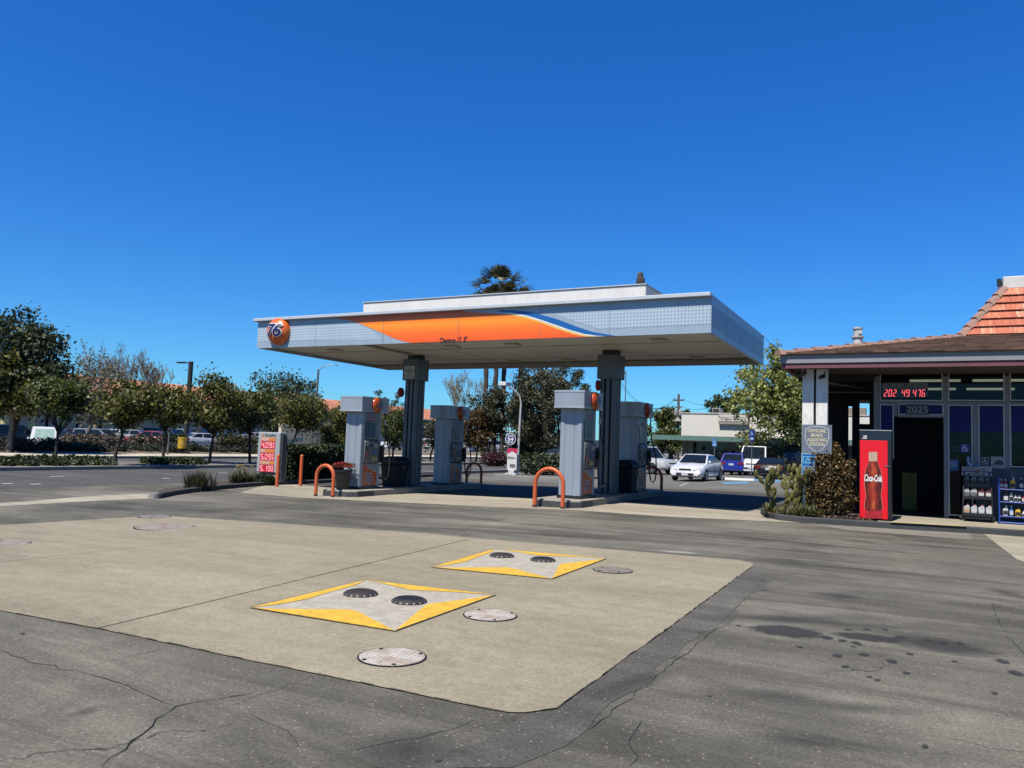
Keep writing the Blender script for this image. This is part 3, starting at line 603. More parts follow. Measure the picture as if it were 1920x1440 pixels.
def logo76(parent, o, X, Y, hgt, wrap=None, wide=.98):
    for nm, off, mt, lift in (("logo_outline", .055, M_LWHITE, .004), ("logo_digits", .012, M_NAVY, .007 if not wrap else .016)):
        vs, fs = _textdata("76", .22, off, .86); x0 = min(p.x for p in vs); x1 = max(p.x for p in vs); y0 = min(p.y for p in vs); y1 = max(p.y for p in vs)
        k = hgt/.72; o_ = Vector(o); Xv = Vector(X); Yv = Vector(Y); N = Xv.cross(Yv); out = []
        for q in vs:
            a = (q.x-(x0+x1)/2)*k*wide; c = (q.y-.36)*k; zz = lift
            if wrap: zz += wrap(a, c)
            out.append(o_+Xv*a+Yv*c+N*zz)
        if not wrap: MB().add(out, fs).build(nm, mt, parent); continue
        me = bpy.data.meshes.new(nm); me.from_pydata([((q.x-(x0+x1)/2)*k*wide, (q.y-.36)*k, 0) for q in vs], [], fs); b_ = bmesh.new(); b_.from_mesh(me); bmesh.ops.triangulate(b_, faces=b_.faces[:])
        for _ in range(3): bmesh.ops.subdivide_edges(b_, edges=[e for e in b_.edges if e.calc_length() > .03], cuts=1); bmesh.ops.triangulate(b_, faces=b_.faces[:])
        for q in b_.verts: q.co = o_+Xv*q.co.x+Yv*q.co.y+N*(lift+wrap(q.co.x, q.co.y))
        b_.to_mesh(me); b_.free(); me.materials.append(mt); ob = bpy.data.objects.new(nm, me); COL.objects.link(ob); ob.parent = parent
p = Vp(525, 622, V0); rb = ball("logo_ball", "big glossy orange ball reading 76 on the end of the canopy front", "logo sign", (p.x, V0-.035, p.z), 0, .43, .28, None)
logo76(rb, (.05, -.02, .02), UX, UY, .385, lambda a, c: .28*math.sqrt(max(0, 1-((a+.05)**2+c*c)/.1849))+.014, 1.08)
# ---------------------------------------------------------------- owl on the canopy
p = Vp(1208, 533, 18.9); r = thing("owl_decoy", "dark upright owl perched on the corner of the canopy's white roof box", "owl", (p.x-.06, 18.75, 5.625), R(-25))
M_OWL = M("owl_brown", (0.055, 0.04, 0.03), 0.8, var=0.6, scale=25)
b = MB(); b.lathe([(.05, 0), (.085, .03), (.10, .11), (.098, .19), (.075, .245), (.07, .27), (.074, .31), (.055, .345), (.001, .355)], n=16); b.lathe([(.02, 0), (.001, .055)], (-.045, 0, .335), 6); b.lathe([(.02, 0), (.001, .055)], (.045, 0, .335), 6)
b.box(-.035, .035, .05, .10, -.03, .07); b.build("body", M_OWL, r, smooth=True)
for s_ in (-1, 1):
    b = MB(); b.lathe([(.04, -.11), (.05, -.03), (.045, .05), (.015, .1)], (s_*.085, .01, .13), 10); b.build("wing", M("owl_wing", (0.035, 0.026, 0.02), 0.8), r, smooth=True)
    b = MB(); b.lathe([(.016, 0), (.001, .01)], (s_*.028, -.068, .30), 8, X=UX, Y=UY, Z=(0, -1, 0)); b.build("eye", M("owl_eye", (0.6, 0.4, 0.05), 0.3), r)
b = MB(); b.lathe([(.012, 0), (.001, .03)], (0, -.07, .28), 6, X=UX, Y=UY, Z=(0, -1, 0)); b.build("beak", M_BLKPL, r)
# ---------------------------------------------------------------- islands, dispensers, bollards, bins
M_ISL = concrete("island_concrete", (0.40, 0.375, 0.31), (0.55, 0.51, 0.42), 0.8)
def island(u, label):
    z0 = gz(u); t = thing("pump_island", label, "pump island", (u, 17.3, z0), 0, "raised pump islands under the canopy"); c = .18
    o = [(-.6+c, 0), (.6-c, 0), (.6, c), (.6, 7.4-c), (.6-c, 7.4), (-.6+c, 7.4), (-.6, 7.4-c), (-.6, c)]
    b = MB(); b.prism([(x, y, -.05) for x, y in o], (0, 0, .24)); b.build("slab", M_ISL, t, bevel=.015)
    b = MB(); o2 = [(-.62, .9), (-.62, c-.01), (-.6+c-.008, -.02), (.6-c+.008, -.02), (.62, c-.01), (.62, .9)]
    for a, c_ in zip(o2, o2[1:]):
        d = Vector((c_[0]-a[0], c_[1]-a[1], 0)).normalized(); n_ = Vector((d.y, -d.x, 0))*.012
        b.prism([(a[0], a[1], -.04), (c_[0], c_[1], -.04), (c_[0], c_[1], .15), (a[0], a[1], .15)], n_)
    b.build("steel_nose", M("nose_steel", (0.11, 0.115, 0.12), 0.55, 0.4, var=0.3, scale=5), t); return t
for u, s_ in zip(UC, ("pump island with the flower pot on its end", "pump island without a flower pot, behind the nearest orange hoop")): island(u, s_)
def dispenser(label):
    t = thing("fuel_dispenser", label, "fuel dispenser", (0, 0, 0), 0, "tall grey fuel dispensers on the islands")
    W, D = .295, .465
    b = MB(); b.box(-W-.04, W+.04, -D-.03, D+.03, 0, .06); b.build("plinth", M_BLKPL, t)
    b = MB(); b.box(-W+.03, W-.03, -D+.14, D-.14, .06, 2.26); b.build("cabinet", M("cabinet_grey", (0.22, 0.25, 0.28), 0.5, 0.2), t)
    for s_ in (-1, 1):
        b = MB(); y0, y1 = (s_*D, s_*(D-.14)) if s_ < 0 else (D-.14, D)
        b.box(-W, W, y0, y1, .062, 2.26)
        yy = s_*(D)
        for x0, x1 in ((-W+.01, -W+.13), (-.11, .09), (W-.12, W-.01)): b.box(x0, x1, min(yy, yy+s_*.012), max(yy, yy+s_*.012), .07, 2.25)
        b.build("end_panel", M_GREY, t, bevel=.01)
    b = MB(); n = 10; pts = []
    for s_ in (-1, 1):
        for i in range(n+1):
            a = -1+2*i/n; pts.append((s_*-a*.41 if s_ > 0 else a*.41, s_*(.64+.085*(1-a*a)), 2.26))
    b.prism(pts, (0, 0, .43)); b.build("topper", M_GREY, t, bevel=.012)
    b = MB(); pts2 = [(x*1.012, y*1.012, 2.255) for x, y, z in pts]; b.prism(pts2, (0, 0, .05)); b.prism([(x, y, 2.65) for x, y, z in pts2], (0, 0, .05)); b.build("topper_trim", M("trim_grey", (0.50, 0.55, 0.60), 0.4, 0.2), t)
    for s_ in (-1, 1):
        X = (0, s_, 0); xx = s_*(W-.028)
        b = MB(); b.lathe([(.23, -.02), (.23, .02), (.20, .06), (.12, .09), (.001, .10)], (s_*.415, .04 if s_ > 0 else -.04, 2.48), 28, X=X, Y=UY, Z=(s_, 0, 0)); disc = b.build("logo_disc", M("disc_orange_shaded", (0.62, 0.095, 0.014), .3, coat=.3), t, smooth=True, autosmooth=50)  # darker than the ball's orange: canopy shade put into the disc colour
        logo76(disc, (s_*.415, .05 if s_ > 0 else -.05, 2.48), X, UY, .21, lambda a, c: .104)
        f = MB(); f.plate((xx, 0, 0), X, UY, -.33, .33, 1.46, 2.24, .03); f.build("display_panel", M("display_grey", (0.24, 0.27, 0.30), 0.4), t)
        f = MB(); f.plate((xx+s_*.03, 0, 0), X, UY, -.10, .17, 1.52, 1.95, .006); scr = f.build("screen", M("screen_dark", (0.03, 0.07, 0.16), 0.35), t)
        f = MB(); f.plate((xx+s_*.03, 0, 0), X, UY, -.31, -.13, 1.50, 1.98, .012); f.build("advert", M("advert_dark", (0.02, 0.022, 0.06), 0.3), t)
        f = MB(); f.plate((xx+s_*.03, 0, 0), X, UY, -.11, .14, 2.0, 2.10, .005); f.build("notice", M("notice_red", (0.42, 0.08, 0.08), 0.5), t)
        f = MB(); f.text("NO SMOKING", (xx+s_*.036, .015*s_, 2.03), X, UY, height=.045, width=.22, lift=.003); f.build("notice_lettering", M_LWHITE, t)
        f = MB(); f.prism([(xx, -.34, .74), (xx+s_*.05, -.34, .78), (xx+s_*.09, -.34, 1.38), (xx, -.34, 1.46)], (0, .70, 0)); f.build("keypad_panel", M("keypad_grey", (0.20, 0.22, 0.235), 0.4), t, bevel=.01)
        stk = [M("stk_w", (0.5, 0.5, 0.5), 0.5), M("stk_k", (0.02, 0.025, 0.03), 0.3), M("stk_c", (0.10, 0.25, 0.5), 0.5), M("stk_r", (0.5, 0.09, 0.08), 0.5)]
        for k, (x, z, w_, h_) in enumerate(((-.29, 1.27, .09, .07), (-.30, 1.14, .11, .11), (.04, 1.03, .16, .12), (-.27, .93, .1, .14), (-.12, 1.22, .13, .11), (.10, 1.20, .16, .12))): f = MB(); f.plate((xx+s_*.086, 0, 0), X, UY, x, x+w_, z, z+h_, .006); f.build("card_reader" if k == 1 else "keypad" if k == 4 else "keypad_sticker", stk[(0, 1, 2, 3, 1, 0)[k]], t)
        for k in range(4): x = -.04+k*.085; f = MB(); f.plate((xx+s_*.072, 0, 0), X, UY, x, x+.07, .83, .95, .012); f.build("grade_button", [M("btn_y", (0.55, 0.42, 0.08), 0.5), M("btn_w", (0.45, 0.45, 0.46), 0.5)][k % 2], t)
        f = MB(); f.plate((xx+s_*.001, 0, 0), X, UY, -.33, .33, .1, .72, .02); door = f.build("lower_door", M("door_grey", (0.33, 0.38, 0.43), 0.4), t)
        f = MB(); pts = [(-.325, .105), (.325, .105), (.325, .50), (.22, .50), (.10, .53), (-.04, .60), (-.18, .68), (-.28, .705), (-.325, .70)]
        f.prism([(xx+s_*.021, s_*x, z) for x, z in (pts if s_ > 0 else pts)], (s_*.003, 0, 0)); f.build("door_graphic", M("door_orange", (0.62, 0.125, 0.02), 0.35), door)
        f = MB(); q1 = pts[2:]; q2 = [(x, z+.022) for x, z in q1[::-1]]; f.prism([(xx+s_*.0245, s_*x, min(z, .718)) for x, z in q1+q2], (s_*.002, 0, 0)); f.build("door_stripe", M("stripe_gold", (0.7, 0.5, 0.25), 0.4), door)
        logo76(door, (xx+s_*.026, -.05*s_, .32), X, UY, .27)
        # nozzle, its boot and the hose
        yb = .40
        f = MB(); f.box(min(s_*(W-.03), s_*(W+.07)), max(s_*(W-.03), s_*(W+.07)), yb-.06, yb+.10, .78, 1.28); f.build("nozzle_boot", M_BLKPL, t, bevel=.02)
        f = MB(); x = s_*(W+.11); f.tube([(x, yb+.02, 1.30), (x, yb+.03, 1.18), (x, yb+.05, 1.02), (x+s_*.01, yb+.10, .92)], [.03, .045, .04, .02], 8); f.tube([(x, yb+.02, 1.02), (x+s_*.05, yb-.06, 1.05), (x+s_*.04, yb-.08, 1.17), (x, yb, 1.22)], .011, 6); f.build("nozzle", M("nozzle_black", (0.03, 0.03, 0.032), 0.4), t, smooth=True)
        x0 = s_*.38; x1 = s_*(W+.26)
        hp = [(x0, .50, 2.27), (x0, .52, 2.0), (x0+s_*.03, .55, 1.6), (x1, .56, 1.1), (x1+s_*.03, .56, .62), (x1, .54, .36), (x1-s_*.06, .52, .27), (x1-s_*.13, .50, .33), (x1-s_*.17, .48, .6), (x1-s_*.16, .45, .95), (s_*(W+.11), .44, 1.28)]
        f = MB(); f.tube(hp, .021, 8); f.build("hose", M_RUBBER, t, smooth=True)
        f = MB(); f.tube([(x0, .515, 2.06), (x0, .522, 1.9)], [.03, .03], 8); f.build("breakaway", M("hose_white", (0.6, 0.6, 0.58), 0.5), t, smooth=True)
    return t
d1 = dispenser("sunlit dispenser directly behind the flower pot"); d1.location = (UC[0]-.02, 18.42, gz(UC[0])+.195)
d2 = dup(d1, (UC[1]+.09, 18.42, gz(UC[1])+.195), label="sunlit dispenser directly behind the nearest, largest orange hoop")
d3 = dup(d1, (UC[0]+.2, 22.85, gz(UC[0])+.195), label="shaded dispenser standing clear between a canopy column and the small white lamp")
d4 = dup(d1, (UC[1]+.07, 22.85, gz(UC[1])+.195), label="shaded dispenser partly hidden by the canopy column with red disc 1")
def hoop(u, v, w_, hgt, label):
    z0 = gz(u); t = thing("hoop_bollard", label, "hoop bollard", (u, v, z0), 0, "orange steel hoops guarding the pumps"); r = w_/2
    path = [(-r, 0, -.05), (-r, 0, hgt-r)]+[(r*-math.cos(a), 0, hgt-r+r*math.sin(a)) for a in [math.pi*i/14 for i in range(1, 14)]]+[(r, 0, hgt-r), (r, 0, -.05)]
    b = MB(); b.tube(path, .05, 14); b.build("hoop", M_SAFETY, t, smooth=True)
    b = MB()
    for s_ in (-r, r): b.tube([(s_, 0, .0), (s_, 0, .06)], .054, 14)
    b.build("worn_foot", M("worn_foot", (0.12, 0.045, 0.025), 0.8, var=0.4, scale=14), t); return t
hoop(-14.78, 17.0, .62, .88, "sunlit orange hoop beside the flower pot")
hoop(-7.84, 17.02, .74, .94, "largest sunlit orange hoop, nearest of all and without a flower pot")
hoop(UC[0], 25.0, .62, .9, "dark shaded orange hoop seen against the street")
hoop(UC[1], 25.0, .7, .9, "dark shaded orange hoop in front of the parked cars")
def post(x, y, hgt, label):
    p = G(x, y); t = thing("bollard", label, "bollard", (p.x, p.y, gz(p.x)), 0, "straight orange bollards by the hedge")
    b = MB(); b.tube([(0, 0, -.05), (0, 0, hgt), (0, 0, hgt+.03)], [.055, .055, .035], 16); b.build("post", M_SAFETY, t, smooth=True, autosmooth=30)
    b = MB(); b.tube([(0, 0, 0), (0, 0, .05)], .0585, 16); b.build("collar", M("collar_orange", (0.5, 0.2, 0.12), 0.8), t)
post(519, 913, 1.03, "straight orange bollard in front of the price sign"); post(563, 912, 1.03, "straight orange bollard in front of the hedge")
def bin_(u, v, label):
    z0 = gz(u)+.19; t = thing("waste_bin", label, "waste bin", (u, v, z0), 0, "dark bins beside the canopy columns"); mt = M("bin_plastic", (0.006, 0.008, 0.018), 0.6, spec=.25)
    b = MB(); n = 12
    for w0, w1, zz0, zz1 in ((.27, .33, 0, .72),):
        b.add([(-w0, -w0, zz0), (w0, -w0, zz0), (w0, w0, zz0), (-w0, w0, zz0), (-w1, -w1, zz1), (w1, -w1, zz1), (w1, w1, zz1), (-w1, w1, zz1)], [(0, 3, 2, 1), (4, 5, 6, 7), (0, 1, 5, 4), (1, 2, 6, 5), (2, 3, 7, 6), (3, 0, 4, 7)])
    b.build("tub", mt, t, bevel=.04, seg=2)
    b = MB(); pts = [(-.35, .722)]+[(.35*-math.cos(math.pi*i/10), .76+.2*math.sin(math.pi*i/10)) for i in range(11)]+[(.35, .722)]
    b.prism([(x, -.34, z) for x, z in pts], (0, .68, 0)); b.build("lid", mt, t, bevel=.02)
    b = MB(); b.box(-.2, .2, -.347, -.342, .76, .86); b.build("flap", M_BLACK, t); b = MB(); b.box(.335, .34, -.07, .07, .55, .66); b.build("sticker", M("stk_grey", (0.10, 0.09, 0.08), 0.6), t)
bin_(UC[0]-.05, 20.1, "dark bin between the flower pot's dispenser and the column")
bin_(UC[1]+.12, 22.0, "dark rounded bin on the island with the nearest hoop")
p = Vp(653, 905, 17.75)
t = thing("flower_pot", "dark pot of red flowers beside the orange hoop", "flower pot", (UC[0]-.04, 17.60, gz(UC[0])+.19))
b = MB(); b.lathe([(.17, 0), (.25, .5), (.27, .5), (.27, .56), (.24, .56), (.23, .5), (.001, .5)], n=24); b.build("pot", M("pot_black", (0.012, 0.012, 0.014), 0.5), t, smooth=True, autosmooth=30)
fl = random.Random(11); b = MB(); g = MB()
for k in range(420):
    a = fl.uniform(0, 6.28); q = fl.random()**.6*.34; p = Vector((q*math.cos(a), q*math.sin(a), .55+(.2-.45*q*q)*fl.uniform(.5, 1.15))); n_ = Vector((fl.gauss(0, 1), fl.gauss(0, 1), fl.gauss(.6, .8))).normalized(); x = n_.orthogonal().normalized(); y = n_.cross(x); s_ = fl.uniform(.018, .035)
    (b if fl.random() < .55 else g).poly([p+x*s_, p+y*s_, p-x*s_, p-y*s_])
b.build("blooms", LEAF("red_petal", (0.30, 0.01, 0.02), (0.55, 0.02, 0.035), (0.75, 0.06, 0.08)), t); g.build("leaves", LEAF("pot_leaf", (0.02, 0.04, 0.012), (0.06, 0.09, 0.02), (0.14, 0.16, 0.04)), t)
# ---------------------------------------------------------------- the price sign
p = G(502, 907); t = thing("price_sign", "upright grey fuel price sign with three red digit displays beside the hedge", "price sign", (-19.75, 19.75, gz(-19.7)))
Wp, HB, HT = 1.02, .40, 1.78
M_PS = M("price_grey", (0.46, 0.48, 0.50), 0.5, var=0.06, dirt=.1)
b = MB(); b.box(-Wp/2, Wp/2, 0, .34, HB, HT); b.build("cabinet", M_PS, t, bevel=.02)
b = MB(); b.box(-Wp/2+.14, Wp/2-.04, .05, .30, -.05, HB); b.build("base", M("price_base", (0.30, 0.29, 0.275), 0.7, dirt=.2), t)
b = MB(); b.box(Wp/2+.002, Wp/2+.03, .1, .3, -.05, HT-.1); b.build("side_post", M("price_side", (0.12, 0.13, 0.14), 0.6), t)
fr = -.004
b = MB(); b.text("Gasoline", (.06, fr, HT-.145), UX, UY, height=.10, width=.52, offset=.006); b.build("heading", M_BLACK, t)
b = MB(); b.lathe([(.055, 0), (.05, .012), (.001, .02)], (-.30, 0, HT-.10), 18, X=UX, Y=UY, Z=(0, -1, 0)); b.build("small_disc", M("pale_orange", (0.62, 0.3, 0.2), 0.5), t)
for k, (nm, dg) in enumerate((("Regular", "409"), ("Plus", "509"), ("Premium", "519"))):
    zt = HT-.19-k*.40
    b = MB(); b.box(-.35, .31, -.008, -.002, zt-.115, zt); b.build("grade_strip", M("strip_orange", (0.80, 0.22, 0.03), 0.45), t)
    b = MB(); b.text(nm, (-.30, -.008, zt-.09), UX, UY, height=.085, sx=.95, align='L', offset=.012); b.build("grade_name", M_LWHITE, t)
    b = MB(); b.box(-.36, .31, -.010, -.002, zt-.375, zt-.135); b.build("price_panel", EM("led_panel", (0.50, 0.008, 0.025), 0.62), t)
    b = MB(); o_ = -.33
    for i, c in enumerate(dg): b.seg(c, (o_+i*.165+(.03 if i else 0), -.013, zt-.35), UX, UY, .125, .185, sl=.06, th=.19)
    b.seg('9', (o_+.535, -.013, zt-.25), UX, UY, .065, .09, th=.2); b.seg('8', (o_+.535, -.013, zt-.35), UX, UY, .065, .08, th=.2)
    b.poly([(o_+.135, -.013, zt-.35), (o_+.165, -.013, zt-.35), (o_+.165, -.013, zt-.32), (o_+.135, -.013, zt-.32)]); b.build("price_digits", EM("led_pink", (1.0, 0.42, 0.47), 1.05), t)
# ---------------------------------------------------------------- the store on the right
FV = 20.7; EV = 18.55; EZ0, EZ1, EZ2 = 3.44, 3.555, 3.75; EU = -2.78; UR = 7.0
M_SH = None
def shingle_mat():
    mt, t, b, _ = newmat("brown_shingle"); co = coord(t); br = nd(t, "ShaderNodeTexBrick"); br.offset = .5
    for k, x in (("Scale", 1.0), ("Mortar Size", .008), ("Brick Width", .22), ("Row Height", .13), ("Bias", 0.0)): br.inputs[k].default_value = x
    br.inputs['Color1'].default_value = (0.09, 0.049, 0.034, 1); br.inputs['Color2'].default_value = (0.145, 0.084, 0.06, 1); br.inputs['Mortar'].default_value = (0.03, 0.02, 0.015, 1)
    t.links.new(co, br.inputs['Vector']); c = mix(t, 1.0, br.outputs['Color'], ramp(t, noise(t, co, 4, 6, .7), [(0.3, .6), (0.7, 1.35)]), 'MULTIPLY')
    t.links.new(c, b.inputs['Base Color']); b.inputs['Roughness'].default_value = .9; bump(t, b, br.outputs['Fac'], -.6, .02); return mt
M_SHINGLE = shingle_mat()
def redtile_mat():
    mt, t, b, _ = newmat("red_flat_tile"); co = coord(t); gi = nd(t, "ShaderNodeNewGeometry").outputs['Random Per Island']
    c = ramp(t, mth(t, 'ADD', mth(t, 'MULTIPLY', gi, .22), mth(t, 'MULTIPLY', noise(t, mapping(t, co, (3.2, .5, .5)), 3.2, 5, .65), .75)), [(0.3, (0.26, 0.062, 0.034)), (0.5, (0.33, 0.095, 0.05)), (0.62, (0.37, 0.18, 0.11)), (0.74, (0.41, 0.31, 0.22))])
    t.links.new(c, b.inputs['Base Color']); b.inputs['Roughness'].default_value = .8; bump(t, b, noise(t, co, 18), .3, .02); return mt
M_REDT = redtile_mat(); M_HIP = M("hip_tile", (0.40, 0.235, 0.18), 0.85, var=0.3, scale=7)
M_FGREY = M("eave_grey", (0.34, 0.345, 0.375), 0.5, var=0.06, dirt=.12); M_MAROON = M("eave_maroon", (0.20, 0.062, 0.075), 0.6, var=.15, scale=4)
M_FRAME = M("frame_grey", (0.24, 0.26, 0.28), 0.5, var=.06); M_FRAMEL = M("frame_light", (0.52, 0.54, 0.55), 0.45, var=.05)
M_WALLG = M("wall_slate", (0.10, 0.125, 0.15), 0.7, var=.1, scale=3); M_NAVYP = M("navy_film", (0.010, 0.010, 0.16), 0.5, var=.1, spec=.2)
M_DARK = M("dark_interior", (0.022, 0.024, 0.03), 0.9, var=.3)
st = thing("store_building", "low gas station store with brown shingle eaves and a steep red tiled roof", "store", (0, 0, 0))
b = MB(); b.box(EU, UR, EV, EV+.12, EZ1+.001, EZ2); b.box(EU, EU+.12, EV+.122, 32, EZ1+.001, EZ2); b.build("eave_fascia", M_FGREY, st)
b = MB(); b.prism([(EU+.02, EV+.02, EZ1), (EU+.02, EV+.02, EZ1-.02), (EU+.10, EV+.10, EZ0), (EU+.2, EV+.2, EZ0), (EU+.2, EV+.2, EZ1)], (0, 0, 0.0001)) if False else b.box(EU+.03, UR, EV+.03, EV+.13, EZ0, EZ1); b.box(EU+.03, EU+.13, EV+.132, 32, EZ0, EZ1); b.build("eave_underband", M_MAROON, st)
b = MB(); b.box(EU+.135, UR, EV+.135, 32, EZ0+.04, EZ0+.09); b.build("porch_ceiling", M("porch_ceiling", (0.10, 0.085, 0.07), 0.8, var=.2), st)
K_U, K_V, K_Z = .96, 22.0, 4.54; PK_U, PK_V, PK_Z = 1.97, 23.0, 5.86
e0 = Vector((EU-.05, EV-.06, EZ2+.02)); kk = Vector((K_U, K_V, K_Z)); pk = Vector((PK_U, PK_V, PK_Z)); BACK = 32.0
b = MB(); b.add([e0, (UR, e0.y, e0.z), (UR, K_V, K_Z), kk], [(0, 1, 2, 3)]); low = b
def slope(name, o, X, Y, wid, hgt, mt, row, tw, rise=.035, par=None, jit=True):   # o lower left, X along eave, Y up the slope; courses of tiles as geometry
    pass
# lower roof: real courses, each a long thin wedge following the slope, cut by the hip
sl = (kk-Vector((kk.x, e0.y, e0.z))); sl_len = sl.length; sd_ = sl.normalized(); nrm = Vector((1, 0, 0)).cross(sd_)
b = MB(); rows = 20; rr_ = random.Random(2)
for i in range(rows):
    a0 = i/rows; a1 = (i+1.15)/rows; hip0 = e0.x+(kk.x-e0.x)*a0; hip1 = e0.x+(kk.x-e0.x)*min(1, a1); p0 = Vector((0, e0.y, e0.z))+sd_*sl_len*a0; p1 = Vector((0, e0.y, e0.z))+sd_*sl_len*a1
    x = hip0
    while x < UR:
        wd = rr_.uniform(.16, .3); x2 = min(UR, x+wd); l = nrm*(.03+rr_.uniform(-.004, .006)); s_ = max(0, (hip1-x) if x == hip0 else 0)
        q = [Vector((x, 0, 0))+p0+l, Vector((x2, 0, 0))+p0+l, Vector((max(x2, hip1 if x2 < hip1 else x2), 0, 0))+p1+nrm*.004, Vector((max(x, min(hip1, x2)), 0, 0))+p1+nrm*.004, Vector((x, 0, 0))+p0-nrm*.01, Vector((x2, 0, 0))+p0-nrm*.01]
        b.add(q, [(0, 1, 2, 3), (4, 5, 1, 0)]); x = x2+.004
def shingle_geo():
    mt, t, bb, _ = newmat("brown_shingle_geo"); gi = nd(t, "ShaderNodeNewGeometry").outputs['Random Per Island']; co = coord(t)
    c = ramp(t, mth(t, 'ADD', mth(t, 'MULTIPLY', gi, .6), mth(t, 'MULTIPLY', noise(t, co, 3, 6, .7), .4)), [(0.2, (0.05, 0.028, 0.02)), (0.5, (0.09, 0.05, 0.035)), (0.8, (0.145, 0.088, 0.064))])
    t.links.new(c, bb.inputs['Base Color']); bb.inputs['Roughness'].default_value = .9; bump(t, bb, noise(t, co, 40), .4, .01); return mt
b.build("lower_roof", shingle_geo(), st)
b = MB(); b.add([e0, kk, (K_U, BACK, K_Z), (e0.x, BACK, e0.z)], [(0, 1, 2, 3)]); b.add([e0-Vector((0, 0, .03)), (UR, e0.y, e0.z-.03), (UR, K_V, K_Z-.03), kk-Vector((0, 0, .03))], [(0, 1, 2, 3)]); b.build("roof_deck", M_SHINGLE, st)
# upper steep roof of flat red tiles
b = MB(); n = 6; up_ = (pk-Vector((PK_U, K_V, K_Z))); upn = up_.normalized(); nr2 = Vector((1, 0, 0)).cross(upn)
for i in range(n):
    a0 = i/n; a1 = (i+1.2)/n; h0 = K_U+(PK_U-K_U)*a0; h1 = K_U+(PK_U-K_U)*min(1, a1); p0 = Vector((0, K_V, K_Z))+up_*a0; p1 = Vector((0, K_V, K_Z))+up_*a1; x = h0; first = True
    while x < UR:
        x2 = min(UR, x+(rr_.uniform(.1, .3) if first else .34)); l = nr2*.075
        q = [Vector((x, 0, 0))+p0+l, Vector((x2-.006, 0, 0))+p0+l, Vector((max(x2-.006, h1), 0, 0))+p1+nr2*.006, Vector((max(x, min(h1, x2)), 0, 0))+p1+nr2*.006, Vector((x, 0, 0))+p0+l*.62, Vector((x2-.006, 0, 0))+p0+l*.62]
        b.add(q, [(0, 1, 2, 3), (4, 5, 1, 0)]); x = x2; first = False
b.build("red_tile_roof", M_REDT, st)
b = MB(); o_ = -nr2*.01; b.add([kk+o_, Vector((UR, K_V, K_Z))+o_, Vector((UR, PK_V, PK_Z))+o_, pk+o_], [(0, 1, 2, 3)]); b.add([(K_U-.1, K_V-.15, K_Z-.08), (UR, K_V-.15, K_Z-.08), (UR, K_V+.06, K_Z+.1), (K_U-.0, K_V+.06, K_Z+.1)], [(0, 1, 2, 3)]); b.build("tile_underlay", M_SHINGLE, st)
b = MB(); b.add([kk, pk, (PK_U, BACK-2, PK_Z), (K_U, BACK, K_Z)], [(0, 1, 2, 3)]); b.build("tile_roof_side", M_REDT, st)
def hipcaps(a, c, n, wdt):
    bb = MB(); d = (c-a).normalized(); sx = d.cross(Vector((0, 0, 1))).normalized(); nz = sx.cross(d)
    for i in range(n):
        p0 = a+(c-a)*(i/n); p1 = a+(c-a)*((i+1.18)/n); l0 = nz*.075; l1 = nz*.02
        def ring(p, l, k): return [p-sx*wdt*k-Vector((0, 0, .05)), p-sx*wdt*.45*k+l*.9, p+l, p+sx*wdt*.45*k+l*.9, p+sx*wdt*k-Vector((0, 0, .05))]
        r0 = ring(p0, l0, 1.0); r1 = ring(p1, l1, .86); vs = r0+r1; bb.add(vs, [(j, j+1, 6+j, 5+j) for j in range(4)]+[(0, 1, 2, 3, 4)])
    return bb
b = hipcaps(e0+Vector((0, 0, .02)), kk+Vector((0, 0, .02)), 11, .15); b.build("hip_cap_lower", M_HIP, st)
b = hipcaps(kk+Vector((0, 0, .03)), pk+Vector((0, 0, .03)), 6, .14); b.build("hip_cap_upper", M_HIP, st)
tz = Vp(1893, 518, PK_V+.02).z
b = MB(); x0 = PK_U+.0; b.box(x0, UR, PK_V+.01, PK_V+3.5, PK_Z+.02, tz); b.build("rooftop_curb", M("curb_white", (0.70, 0.69, 0.66), 0.7, dirt=.15), st, bevel=.02)
b = MB(); b.box(x0-.12, x0-.03, PK_V+.1, PK_V+.22, tz-.22, tz-.03); b.box(x0-.03, x0-.002, PK_V+.14, PK_V+.18, tz-.2, tz-.1); b.build("floodlight", M_BLKPL, st)
# facade: frames, panes and panels, all read off the front wall plane
def fz(x, y, v=FV): p = Vp(x, y, v); return p.x, p.z
def fbox(bb, x0, y0, x1, y1, d0, d1, mi=0):
    a = fz(x0, y1); c = fz(x1, y0); bb.box(a[0], c[0], FV-d0, FV+d1, a[1], c[1], mi)
ZS = .14; zt_ = fz(1700, 754)[1]; z_hd = fz(1725, 781)[1]; z_sill = fz(1850, 879)[1]
uu = lambda x, y=800: fz(x, y)[0]
U0, UD0, UD1, UW1, UW2, UW3, UW4 = uu(1640), uu(1683), uu(1769), uu(1778), uu(1829), uu(1887), uu(1893)
b = MB()
b.box(U0-.02, uu(1649), FV-.04, FV+.1, ZS, EZ0); b.box(UD1, UW1, FV-.04, FV+.1, ZS, EZ0)
b.box(uu(1884), UW4, FV-.04, FV+.1, z_sill, EZ0); b.box(uu(1824), uu(1834), FV-.035, FV+.1, z_sill, zt_-.07)
b.box(uu(1649)+.001, UR, FV-.036, FV+.09, zt_-.07, zt_+.02); b.box(uu(1676), UD0, FV-.034, FV+.09, z_hd+.0, zt_-.071); b.box(UD0+.001, UD1-.001, FV-.034, FV+.09, z_hd-.02, z_hd+.03)
for u in (3.2, 4.4, 5.6): b.box(u-.05, u+.05, FV-.04, FV+.1, ZS, EZ0)
b.build("window_frames", M_FRAME, st, bevel=.006)
b = MB(); b.box(uu(1829)+.002, UR, FV-.02, FV+.12, ZS-.1, z_sill-.001); b.box(uu(1829), UR, FV-.045, FV+.02, z_sill-.03, z_sill+.03); b.build("lower_wall", M_WALLG, st)
